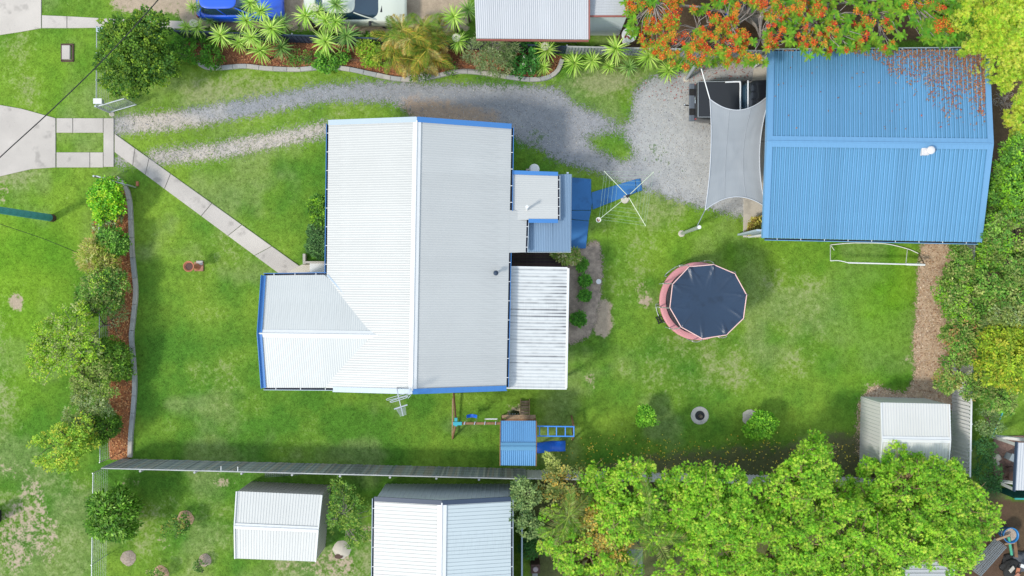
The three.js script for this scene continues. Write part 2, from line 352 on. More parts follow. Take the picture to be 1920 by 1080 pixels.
const fDirt = mask((m) => {
  m.poly([[18, 550], [35, 545], [40, 552], [46, 578], [30, 587], [14, 572]], 0.95);
  m.poly([[1130, 552], [1142, 560], [1150, 575], [1142, 590], [1150, 605], [1148, 622], [1138, 634], [1112, 630], [1112, 600], [1120, 580]], 1);
  m.dot(1204, 536, 16, 12, 0.75); m.dot(1212, 567, 16, 12, 0.9); m.dot(1184, 552, 8, 6, 0.75); m.dot(1540, 700, 8, 5, 0.4); m.dot(1250, 662, 7, 5, 0.45); m.dot(1560, 585, 8, 10, 0.4); m.dot(1108, 708, 9, 16, 0.85); m.dot(1112, 730, 5, 8, 0.7);
  m.dot(1655, 672, 20, 8, 0.5); m.dot(1700, 676, 22, 12, 0.55); m.dot(1640, 725, 26, 10, 0.6);
  m.dot(60, 940, 30, 60, 0.45); m.dot(30, 1010, 40, 70, 0.5); m.dot(90, 1010, 30, 60, 0.45); m.dot(20, 880, 40, 20, 0.35);
  m.dot(300, 1008, 18, 14, 0.5); m.dot(325, 1030, 20, 14, 0.35); m.dot(420, 905, 22, 16, 0.55); m.dot(395, 890, 14, 10, 0.4); m.dot(540, 1062, 60, 12, 0.5); m.dot(630, 1060, 50, 30, 0.5); m.dot(690, 1000, 18, 26, 0.5);
  m.line([[420, 150], [520, 148], [640, 148], [740, 158]], 10, 0.42); m.line([[560, 208], [680, 204], [735, 206]], 12, 0.45); m.line([[1060, 158], [1240, 148]], 14, 0.55); m.line([[300, 212], [420, 200]], 8, 0.35); m.dot(245, 900, 24, 12, 0.55); m.dot(265, 910, 16, 8, 0.5); m.dot(394, 1002, 5, 4, 0.7);
  m.dot(950, 752, 60, 8, 0.25); m.dot(970, 780, 24, 20, 0.75); m.dot(1020, 845, 26, 8, 0.5);
  m.dot(1312, 780, 20, 15, 0.55); m.dot(1408, 778, 16, 12, 0.7); m.dot(90, 418, 12, 6, 0.8); m.dot(5, 360, 18, 30, 0.45); m.dot(4, 100, 8, 30, 0.35);
  m.dot(1277, 440, 8, 5, 0.8); m.dot(1172, 376, 12, 10, 0.5); m.dot(1620, 640, 5, 4, 0.5);
  m.line([[2, 760], [4, 880]], 8, 0.5); m.dot(1630, 780, 10, 30, 0.5);
  m.poly([[300, -80], [620, -80], [620, 60], [350, 60], [330, 30], [215, 26], [200, 0]], 0.7); m.poly([[620, -80], [880, -80], [880, 60], [620, 64]], 0.85);
}, 10);
const fDry = mask((m) => {
  m.poly([[-80, 560], [20, 560], [40, 760], [120, 880], [180, 930], [180, 1140], [-80, 1140]], 0.5);
  m.dot(20, 300, 60, 60, 0.7); m.dot(30, 110, 30, 60, 0.35); m.dot(40, 70, 70, 14, 0.6); m.dot(130, 10, 60, 22, 0.4); m.dot(60, 175, 40, 30, 0.5);
  m.dot(330, 1000, 120, 80, 0.35); m.dot(420, 900, 80, 30, 0.45); m.dot(620, 1050, 120, 60, 0.55);
  m.dot(540, 350, 70, 60, 0.3); m.dot(420, 480, 90, 70, 0.3); m.dot(400, 640, 60, 140, 0.25); m.dot(450, 790, 160, 60, 0.2);
  m.dot(1230, 390, 70, 60, 0.42); m.dot(1180, 430, 60, 50, 0.35); m.dot(1320, 680, 170, 70, 0.42); m.dot(1490, 600, 80, 120, 0.42); m.dot(1180, 520, 50, 60, 0.35); m.dot(1160, 690, 60, 40, 0.2);
  m.poly([[420, 140], [740, 140], [740, 160], [560, 175], [420, 200], [330, 215], [330, 150]], 0.62); m.poly([[740, 150], [1060, 150], [1060, 160], [740, 162]], 0.8);
  m.poly([[560, 195], [740, 190], [760, 224], [620, 232], [520, 250], [430, 235]], 0.42); m.dot(1130, 200, 60, 34, 0.3); m.dot(1150, 275, 50, 28, 0.25);
  m.poly([[1058, 130], [1240, 130], [1200, 165], [1058, 166]], 0.95);
}, 18);
// lush and dark variation
const fLush = mask((m) => { m.poly([[1560, 470], [1720, 470], [1715, 700], [1600, 700], [1580, 560]], 0.9); m.dot(1350, 430, 200, 40, 0.6); m.poly([[-80, 380], [170, 380], [150, 560], [60, 800], [-80, 700]], 0.5); m.dot(90, 140, 90, 60, 0.5); }, 60);
const fDeepGreen = mask((m) => { m.dot(700, 780, 160, 60, 0.35); m.dot(320, 560, 60, 260, 0.4); m.dot(1180, 660, 120, 60, 0.4); m.dot(420, 760, 120, 80, 0.3); m.poly([[250, 830], [960, 840], [960, 880], [250, 866]], 0.5); m.dot(1030, 300, 90, 30, 0.45); }, 60);  // areas of darker green lawn

function lawnColour(px, py) {
  const wx = px / 40, wy = py / 40;
  const n0 = fbm(wx * 0.22, wy * 0.22, 3), n1 = fbm(wx * 0.75 + 7, wy * 0.75, 4), n2 = fbm(wx * 6, wy * 6 + 3, 3), n3 = vnoise(wx * 19, wy * 19), n4 = hash(px * 1.01 + 4096, py * 1.01 + 4096);
  const lush = fLush(px, py), th = fDeepGreen(px, py);
  let c = mix3([0.074, 0.185, 0.021], [0.175, 0.285, 0.032], clamp(0.5 + 1.5 * (n1 - 0.5) + 1.3 * (n0 - 0.5) + 0.3 * lush - 0.45 * th));
  c = mix3(c, [0.13, 0.3, 0.006], lush * 0.75);
  const t = 1 + 0.5 * (n2 - 0.5) + 0.3 * (n3 - 0.5) + 0.36 * (n4 - 0.5);
  c = c.map((v) => v * t);
  const dry = sstep(0.3, 0.85, fDry(px, py) * 0.85 + 0.7 * (n1 - 0.5) + 0.6 * (n2 - 0.5) + 0.3 * (n3 - 0.5) + 0.1 * (n0 - 0.3));
  c = mix3(c, [0.3 * (0.8 + 0.4 * n3), 0.285 * (0.8 + 0.4 * n3), 0.17 * (0.8 + 0.4 * n3)], dry * 0.72);
  const worn = sstep(0.5, 0.72, fbm(wx * 0.42 + 91, wy * 0.42 + 17, 4)) * (0.55 + 0.6 * n2); c = mix3(c, [0.235, 0.275, 0.11].map((v) => v * t), clamp(worn * 0.5 * (1 - lush)));
  const dirt = sstep(0.36, 0.62, fDirt(px, py) + 0.45 * (n2 - 0.5) + 0.25 * (n3 - 0.5));
  const dv = 0.85 + 0.3 * n2 + 0.25 * (n4 - 0.5);
  c = mix3(c, [0.4 * dv, 0.315 * dv, 0.23 * dv], dirt);
  const sh = sstep(0.42, 0.85, fEarth(px, py) + 0.5 * (n1 - 0.5) + 0.4 * (n2 - 0.5));
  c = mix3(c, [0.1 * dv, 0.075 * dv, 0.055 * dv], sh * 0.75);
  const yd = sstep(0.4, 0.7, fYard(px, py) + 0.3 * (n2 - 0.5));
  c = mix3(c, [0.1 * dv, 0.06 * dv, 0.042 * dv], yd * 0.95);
  return { c, bare: Math.max(dirt, sh * 0.85, yd, dry * 0.45) };
}
const sheet = (x0, y0, x1, y1, h) => {      // flat sheet over a rectangle of the survey
  const a = P(x0, y0), b = P(x1, y1), g = new THREE.PlaneGeometry(b.x - a.x, b.z - a.z, 1, 1); g.rotateX(-Math.PI / 2); g.translate((a.x + b.x) / 2, h, (a.z + b.z) / 2); return g;
};
const bumpGrass = rep(fine, 1); bumpGrass.repeat.set(30, 17);
{
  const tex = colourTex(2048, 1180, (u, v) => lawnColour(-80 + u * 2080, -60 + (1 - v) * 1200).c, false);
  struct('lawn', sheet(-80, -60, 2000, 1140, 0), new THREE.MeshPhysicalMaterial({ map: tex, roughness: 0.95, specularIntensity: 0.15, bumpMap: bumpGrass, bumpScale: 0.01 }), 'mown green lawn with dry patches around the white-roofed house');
  const far = colourTex(256, 256, (x, y) => mix3([0.07, 0.15, 0.025], [0.2, 0.2, 0.1], fbm(x * 8, y * 8, 4, 8))); far.repeat.set(40, 40);
  const g = new THREE.PlaneGeometry(700, 700); g.rotateX(-Math.PI / 2); g.translate(0, -0.02, 0);
  struct('ground', g, new THREE.MeshStandardMaterial({ map: far, roughness: 1 }));
}
// loose sheets with frayed edges
function frayed(name, x0, y0, x1, y1, h, w, f, colour, edge, label, kind = 'structure', amp = 0.42) {
  const hgt = Math.round(w * (y1 - y0) / (x1 - x0));
  const tex = colourTex(w, hgt, (u, v) => {
    const px = lerp(x0, x1, u), py = lerp(y1, y0, v), n = fbm(px / 7, py / 7, 3), n3 = vnoise(px / 2, py / 2);
    const a = sstep(0.5 - edge, 0.5 + edge, f(px, py) + amp * 0.6 * (n - 0.5) + amp * (n3 - 0.5) + amp * 0.9 * (hash(px * 2.3 + 700, py * 2.3 + 900) - 0.5));
    return [...colour(px, py, n, n3), a];
  }, false);
  const m = struct(name, sheet(x0, y0, x1, y1, h), new THREE.MeshStandardMaterial({ map: tex, transparent: true, roughness: 0.95, bumpMap: rep(fine, 3), bumpScale: 0.01 }), label);
  m.userData.kind = kind; return m;
}
const fPale = mask((m) => { m.poly([[1190, 165], [1240, 140], [1460, 100], [1460, 420], [1400, 408], [1320, 388], [1230, 360], [1195, 300], [1178, 240]]); m.line([[285, 296], [400, 284], [500, 265], [620, 240]], 30, 0.95); m.line([[212, 236], [300, 230], [400, 215]], 30, 0.95); m.poly([[214, 280], [260, 296], [240, 312], [214, 312]], 0.8); }, 30);
const fWarm = mask((m) => { m.line([[285, 296], [400, 284], [500, 265], [620, 240]], 34, 1); m.line([[212, 236], [300, 230], [360, 222]], 34, 0.9); m.poly([[214, 280], [260, 296], [240, 312], [214, 312]]); m.dot(1120, 300, 60, 14, 0.5); m.dot(1080, 215, 40, 14, 0.5); }, 44);
const fBrown = mask((m) => { m.poly([[735, 190], [800, 184], [900, 200], [950, 215], [955, 240], [760, 228]]); m.dot(770, 172, 14, 6, 0.8); m.dot(690, 172, 50, 4, 0.4); m.poly([[1060, 150], [1230, 136], [1190, 172], [1060, 172]], 0.9); m.dot(1180, 235, 50, 12, 0.5); m.line([[400, 284], [620, 242]], 10, 0.35); m.poly([[1300, 100], [1460, 80], [1460, 140], [1300, 150]], 0.5); }, 18);
const fGreenIn = mask((m) => { m.dot(1240, 195, 20, 20, 0.45); m.dot(1230, 255, 40, 14, 0.4); m.dot(1230, 290, 40, 30, 0.4); m.dot(1000, 260, 40, 30, 0.5); m.dot(660, 205, 50, 10, 0.4); m.dot(940, 230, 30, 10, 0.3); m.dot(1260, 320, 40, 20, 0.3); }, 16);
frayed('gravel_driveway', 200, 80, 1470, 425, 0.005, 2048, fDrive, (px, py, n, n3) => {
  const b = 0.84 + 0.26 * n + 0.3 * (hash(px * 3 + 999, py * 3 + 77) - 0.5), big = fbm(px / 60, py / 40, 3);
  let c = mix3([0.27, 0.272, 0.285], [0.43, 0.425, 0.41], clamp(fPale(px, py) + 0.9 * (big - 0.5)));
  c = mix3(c, [0.5, 0.43, 0.36], sstep(0.1, 0.6, fWarm(px, py) * 1.6 + 0.5 * (big - 0.5)) * 0.85);
  c = mix3(c, [0.36, 0.265, 0.195], sstep(0.3, 0.75, fBrown(px, py) + 0.5 * (n - 0.5)));
  c = mix3(c, [0.09, 0.15, 0.05], sstep(0.42, 0.6, fGreenIn(px, py) + 0.6 * (n - 0.5) + 0.35 * (n3 - 0.5)) * 0.8);
  return c.map((v) => v * b);
}, 0.2, 'blue-grey gravel wheel tracks and gravel pad running to the blue shed');
const mulchC = (k) => (px, py, n, n3) => { const h1 = hash(px * 2 + 500, py * 2 + 300), s = fbm(px / 20, py / 20, 2); return mix3([0.13, 0.05, 0.026], [0.42, 0.17, 0.07], clamp(0.15 + 0.5 * h1 + 0.6 * (n - 0.4) + 0.5 * (s - 0.5) + k)); };
frayed('mulch_bed', 180, 325, 262, 868, 0.009, 300, fBedL, mulchC(0.34), 0.2, 'orange bark mulch bed behind the curved kerb of the front lawn', 'structure', 0.2);
frayed('mulch_bed', 335, 70, 1062, 156, 0.009, 1800, fBedT, mulchC(-0.05), 0.2, 'red-brown bark mulch bed under the yuccas along the driveway', 'structure', 0.2);
frayed('leaf_litter_path', 1590, 440, 1808, 870, 0.013, 700, fStrip, (px, py, n, n3) => mix3([0.27, 0.18, 0.12], [0.62, 0.45, 0.31], clamp(0.2 + 0.75 * hash(px * 2.1 + 300, py * 2.1 + 60) + 0.7 * (n - 0.5))), 0.14, 'strip of pale leaf litter along the right side of the back lawn');
frayed('garden_bed', 1050, 440, 1140, 660, 0.017, 360, fBedP, (px, py, n, n3) => mix3([0.2, 0.155, 0.125], [0.5, 0.39, 0.3], clamp(0.15 + 0.6 * hash(px * 2.1 + 300, py * 2.1 + 60) + 0.9 * (n - 0.5))), 0.12, 'bare garden bed beside the patio roof');

// grass: short tufts on every lawn
{
  reseed(77);
  const pos = [], nor = [];
  for (let k = 0; k < 6; k++) {
    const a = k / 6 * 6.28 + rr(-0.4, 0.4), r = rr(0.008, 0.03), L = rr(0.025, 0.045), w = 0.009, cx = Math.cos(a), sx = Math.sin(a);
    const bx = cx * r, bz = sx * r; pos.push(bx + sx * w, 0, bz - cx * w, bx - sx * w, 0, bz + cx * w, bx + cx * L * 0.9, L * 0.55, bz + sx * L * 0.9);
    for (let q = 0; q < 3; q++) nor.push(-cx * 0.2, 0.97, -sx * 0.2);
  }
  const g = new THREE.BufferGeometry(); g.setAttribute('position', new THREE.Float32BufferAttribute(pos, 3)); g.setAttribute('normal', new THREE.Float32BufferAttribute(nor, 3));
  const list = [], N = 170000;
  for (let i = 0; i < N; i++) {
    const px = rr(-40, 1960), py = rr(-30, 1110);
    if (fHard(px, py) > 0.4 || fDrive(px, py) > 0.4 || fBedL(px, py) > 0.4 || fBedT(px, py) > 0.4 || fStrip(px, py) > 0.45 || fBedP(px, py) > 0.45) continue;
    const { c, bare } = lawnColour(px, py); if (rnd() < bare * 1.3) continue;
    list.push([px, py, c]);
  }
  const im = new THREE.InstancedMesh(g, new THREE.MeshPhysicalMaterial({ roughness: 0.9, specularIntensity: 0.15, transmission: 0.3, thickness: 0, side: THREE.DoubleSide }), list.length);
  const m = new THREE.Matrix4(), q = new THREE.Quaternion(), col = new THREE.Color();
  list.forEach(([px, py, c], i) => {
    const s = rr(0.45, 0.8); q.setFromAxisAngle(UPV, rr(0, 6.28)); m.compose(P(px, py, 0), q, V(s, s, s)); im.setMatrixAt(i, m);
    const k = rr(1.05, 1.35); im.setColorAt(i, col.setRGB(c[0] * k * 1.05, c[1] * k, c[2] * k));
  });
  im.name = 'grass'; tag(im, 'short green grass tufts covering the lawns and verges', 'grass', null, 'stuff'); flag(im); scene.add(im);
}
// loose bits lying about: one instanced object each
function scatter(name, label, category, geo, mat, n, where, size, colours, flat = 0.35) {
  const im = new THREE.InstancedMesh(geo, mat, n), m = new THREE.Matrix4(), q = new THREE.Quaternion(), e = new THREE.Euler(), col = new THREE.Color();
  let i = 0, tries = 0;
  while (i < n && tries++ < n * 60) {
    const p = where(); if (!p) continue;
    const s = rr(size[0], size[1]); e.set(rr(-flat, flat), rr(0, 6.28), rr(-flat, flat)); q.setFromEuler(e);
    m.compose(p, q, V(s, s, s)); im.setMatrixAt(i, m); const c = pick(colours), k = rr(0.75, 1.25); im.setColorAt(i, col.setRGB(c[0] * k, c[1] * k, c[2] * k)); i++;
  }
  im.count = i; im.name = numbered(name); tag(im, label, category, null, 'stuff'); flag(im); scene.add(im); return im;
}
const chipGeo = new THREE.BoxGeometry(1, 0.22, 0.35);
const leafGeo = (() => { const g = new THREE.BufferGeometry(); g.setAttribute('position', new THREE.Float32BufferAttribute([0, 0, -0.5, 0.28, 0.1, 0, 0, 0.02, 0.5, 0, 0, -0.5, 0, 0.02, 0.5, -0.28, 0.12, 0], 3)); g.computeVertexNormals(); return g; })();
const loose = new THREE.MeshStandardMaterial({ roughness: 0.9, side: THREE.DoubleSide });
reseed(5);
scatter('mulch', 'orange bark chips in the bed along the front lawn kerb', 'mulch', chipGeo, loose, 4200, () => { const x = rr(185, 258), y = rr(332, 860); return fBedL(x, y) > 0.7 ? P(x, y, rr(0.012, 0.03)) : null; }, [0.04, 0.1], [[0.6, 0.25, 0.09], [0.46, 0.17, 0.065], [0.28, 0.1, 0.045], [0.66, 0.36, 0.16]]);
scatter('mulch', 'red-brown bark chips under the yuccas beside the driveway', 'mulch', chipGeo, loose, 5200, () => { const x = rr(340, 1058), y = rr(76, 152); return fBedT(x, y) > 0.7 ? P(x, y, rr(0.012, 0.03)) : null; }, [0.04, 0.1], [[0.4, 0.15, 0.065], [0.28, 0.1, 0.045], [0.17, 0.065, 0.035], [0.5, 0.24, 0.11]]);
scatter('leaf_litter', 'dry beige leaves on the strip beside the back lawn', 'leaf litter', leafGeo, loose, 3600, () => { const x = rr(1595, 1800), y = rr(450, 862); return fStrip(x, y) > 0.55 ? P(x, y, rr(0.016, 0.03)) : null; }, [0.05, 0.11], [[0.55, 0.4, 0.26], [0.42, 0.27, 0.16], [0.3, 0.17, 0.1], [0.6, 0.48, 0.36]]);
scatter('fallen_leaves', 'yellow fallen leaves on the shaded lawn above the bottom trees', 'fallen leaves', leafGeo, loose, 460, () => { const y = rr(812, 884) - Math.pow(rnd(), 3) * 40, x = rr(1045, 1625); return (fHard(x, y) < 0.3 && rnd() < sstep(800, 850, y)) ? P(x, y, rr(0.035, 0.05)) : null; }, [0.05, 0.1], [[0.7, 0.6, 0.04], [0.72, 0.6, 0.12], [0.6, 0.38, 0.03]]);
scatter('gravel', 'loose pale and grey stones on the gravel tracks and pad', 'gravel', new THREE.IcosahedronGeometry(0.5, 0), loose, 9000, () => { const x = rr(205, 1450), y = rr(100, 415); return fDrive(x, y) > rr(0.3, 0.8) && fHard(x, y) < 0.3 ? P(x, y, 0.008) : null; }, [0.018, 0.045], [[0.42, 0.42, 0.43], [0.3, 0.31, 0.33], [0.52, 0.48, 0.43], [0.2, 0.2, 0.22], [0.38, 0.33, 0.27]], 1);
scatter('fallen_petals', 'red petals fallen on the gravel below the orange-flowered tree', 'petals', leafGeo, loose, 300, () => { const x = rr(1195, 1445), y = rr(128, 190) - Math.pow(rnd(), 2) * 20; return fDrive(x, y) > 0.5 ? P(x, y, rr(0.012, 0.02)) : null; }, [0.04, 0.09], [[0.35, 0.05, 0.05], [0.28, 0.1, 0.07], [0.45, 0.09, 0.05]]);
// ---------------------------------------------------------------- concrete
const slabs = (parent, list, mats, y, t) => list.forEach((pts) => part(parent, 'slab', slab(pxs(pts), y, t, 0.008), pick(mats)));
reseed(11);
{
  const d = thing('concrete_driveway', 'pale concrete driveway apron with a grass square, left edge, below the green pole wire', 'driveway', P(60, 265), null, 'structure');
  slabs(d, [[[-80, 193], [0, 197], [40, 204], [55, 208], [105, 222], [105, 314], [60, 317], [0, 331], [-80, 348]], [[107, 222], [137, 222], [137, 249], [107, 249]], [[138, 222], [194, 222], [194, 249], [138, 249]], [[107, 286], [169, 286], [169, 314], [107, 314]], [[170, 286], [194, 286], [194, 314], [170, 314]], [[195, 222], [214, 222], [214, 313], [195, 313]]], M.concrete, 0.045, 0.1);
  const p = thing('garden_path', 'diagonal concrete path from the driveway apron to the front porch', 'path', P(390, 390), null, 'structure');
  const A = [[215.5, 251], [566, 502]], B = [[215.5, 285], [528, 516]], cuts = [0, 0.11, 0.185, 0.3, 0.52, 0.68, 0.84, 1];
  const at = (L, t) => [lerp(L[0][0], L[1][0], t), lerp(L[0][1], L[1][1], t)];
  slabs(p, cuts.slice(1).map((t, i) => [at(A, cuts[i] + 0.0012), at(A, t - 0.0012), at(B, t - 0.0012), at(B, cuts[i] + 0.0012)]), M.concrete, 0.05, 0.1);
  slabs(p, [[[567, 496], [582, 496], [582, 520], [529, 517]]], [M.apron], 0.09, 0.14);
  const q = thing('concrete_driveway', "neighbour's concrete driveway in the top left corner with a narrow strip", 'driveway', P(40, 20), null, 'structure');
  slabs(q, [[[-80, -80], [78, -80], [78, 53], [40, 60], [0, 66], [-80, 74]], [[79.5, 29], [126, 31], [126, 53], [79.5, 53]], [[127, 31], [215, 36], [215, 52], [127, 53]], [[216, 36], [345, 40], [345, 54], [216, 52]]], M.concrete, 0.04, 0.1);
  const porch = thing('porch_slab', 'white porch step beside the front door, left of the white roof', 'porch', P(598, 500), null, 'structure');
  part(porch, 'slab', slab(pxs([[583, 492], [640, 492], [640, 520], [583, 520]]), 0.2, 0.25, 0.01), M.trimWhite);
  part(porch, 'planter_edge', join([bar(P(571.5, 476, 0.12), P(571.5, 495, 0.12), 0.12, 0.24), bar(P(571, 492, 0.12), P(620, 492, 0.12), 0.1, 0.24)]), M.kerb[2]);
  const pit = thing('pit_cover', 'small rectangular concrete pit cover set in the verge lawn', 'pit cover', P(125, 97));
  part(pit, 'surround', join([bar(P(116, 83, 0.02), P(116, 115, 0.02), 0.07, 0.06), bar(P(137, 83, 0.02), P(137, 115, 0.02), 0.07, 0.06), bar(P(115, 83.5, 0.02), P(138, 83.5, 0.02), 0.07, 0.06), bar(P(115, 114.5, 0.02), P(138, 114.5, 0.02), 0.07, 0.06)]), M.timberDark);
  part(pit, 'lid', slab(pxs([[118, 86], [133, 86], [133, 112], [118, 112]]), 0.09, 0.1, 0.01), M.concrete[1]);
  const f = thing('carport_slab', 'cream concrete floor in front of and under the blue shed', 'floor slab', P(1600, 270), null, 'structure');
  slabs(f, [[[1414, 126], [1840, 118], [1840, 265], [1396, 265]], [[1396, 266], [1840, 266], [1825, 445], [1393, 445]]], [M.apron], 0.05, 0.1);
  const b = thing('blue_pavement', 'blue painted concrete pad and path beside the laundry awning', 'painted concrete', P(1100, 390), null, 'structure');
  slabs(b, [[[1035, 330], [1108, 336], [1108, 361], [1110, 380], [1108, 394], [1035, 394]], [[1035, 395], [1108, 395], [1104, 414], [1035, 408]], [[1035, 409], [1104, 415], [1098, 466], [1035, 466]], [[1109, 361], [1190, 337], [1193, 361], [1111, 393]], [[1191, 336.5], [1200, 335], [1204, 357], [1194, 360.5]]], [M.bluePaint], 0.06, 0.12);
}
// kerbs of single cast blocks
function kerb(name, label, px, w, h, per, mats) {
  const curve = new THREE.CatmullRomCurve3(pxs(px)), L = curve.getLength(), n = Math.round(L / per), t = thing(name, label, 'kerb', P(...px[0]), 'cast concrete garden kerbs', 'structure');
  let u = 0;
  while (u < 1 - 1e-6) {
    const len = per * rr(0.75, 1.25) / L, u1 = u + len > 1 - 0.4 * per / L ? 1 : u + len, k = 3, left = [], right = [];
    for (let i = 0; i <= k; i++) { const q = lerp(u + 0.004 / L, u1 - 0.006 / L, i / k), c = curve.getPointAt(q), tg = curve.getTangentAt(q), s = V(-tg.z, 0, tg.x).multiplyScalar(w / 2); left.push(c.clone().add(s)); right.unshift(c.clone().sub(s)); }
    part(t, 'block', slab([...left, ...right], h + rr(-0.006, 0.006), h + 0.05, 0.014), pick(mats)); u = u1;
  }
  return t;
}
kerb('garden_kerb', 'curved pale concrete kerb between front lawn and orange mulch bed', [[220, 334], [236, 349], [244, 375], [247, 420], [249, 470], [253, 510], [256, 545], [251, 600], [248, 630], [251, 670], [254, 720], [251, 770], [247, 810], [245, 857]], 0.2, 0.13, 1.05, M.kerb);
kerb('garden_kerb', 'wavy pale concrete kerb between driveway and the yucca bed', [[371, 117], [385, 126], [410, 128], [460, 125], [500, 129], [560, 131], [610, 127], [650, 130], [700, 140], [740, 148], [780, 150], [820, 143], [860, 135], [900, 137], [960, 146], [1000, 150], [1030, 145], [1046, 132], [1054, 112]], 0.2, 0.13, 0.62, M.kerb);

// ---------------------------------------------------------------- roofs, walls: helpers
function wallRun(pts, h, t = 0.1) {           // pts: ground points; closed ring of wall panels
  return join(pts.map((p, i) => { const q = pts[(i + 1) % pts.length]; return bar(V(p.x, h / 2, p.z), V(q.x, h / 2, q.z), t, h); }));
}
const strip = (a, b, w, t, lift = 0) => bar(a.clone().add(V(0, lift, 0)), b.clone().add(V(0, lift, 0)), w, t);
// ridge capping: two flaps
function ridgeCap(a, b, w, drop, lift = 0.03) {
  const dir = b.clone().sub(a).normalize(), s = V().crossVectors(dir, UPV).normalize(), list = [];
  for (const k of [-1, 1]) { const off = s.clone().multiplyScalar(k * w / 4).add(V(0, lift - drop / 4, 0)); const g = new THREE.BoxGeometry(w / 2, 0.012, b.distanceTo(a)); const up = V().crossVectors(s.clone().multiplyScalar(k * w / 2).add(V(0, -drop / 2, 0)), dir).normalize(); if (up.y < 0) up.negate(); const x = V().crossVectors(up, dir); g.applyMatrix4(new THREE.Matrix4().makeBasis(x, up, dir)); g.translate((a.x + b.x) / 2 + off.x, (a.y + b.y) / 2 + off.y, (a.z + b.z) / 2 + off.z); list.push(g); }
  list.push(rod(a.clone().add(V(0, lift, 0)), b.clone().add(V(0, lift, 0)), 0.035, 0.035, 10));
  return join(list);
}
// gutter: open trough along an eave, brackets across it
function gutter(parent, a, b, out, mat, brackets) {
  const o = out.clone().normalize();
  const at = (p, s, y) => p.clone().addScaledVector(o, s).add(V(0, y, 0));
  const g = part(parent, 'gutter', join([bar(at(a, 0.09, -0.05), at(b, 0.09, -0.05), 0.025, 0.11), bar(at(a, 0.045, -0.1), at(b, 0.045, -0.1), 0.08, 0.01)]), mat);
  part(g, 'trough', bar(at(a, 0.042, -0.088), at(b, 0.042, -0.088), 0.066, 0.008), M.gutterIn);
  for (let i = 0; i < brackets; i++) { const p = a.clone().lerp(b, (i + 0.5) / brackets); part(g, 'bracket', bar(at(p, -0.02, -0.005), at(p, 0.095, -0.002), 0.025, 0.008), M.trimWhite); }
  return g;
}

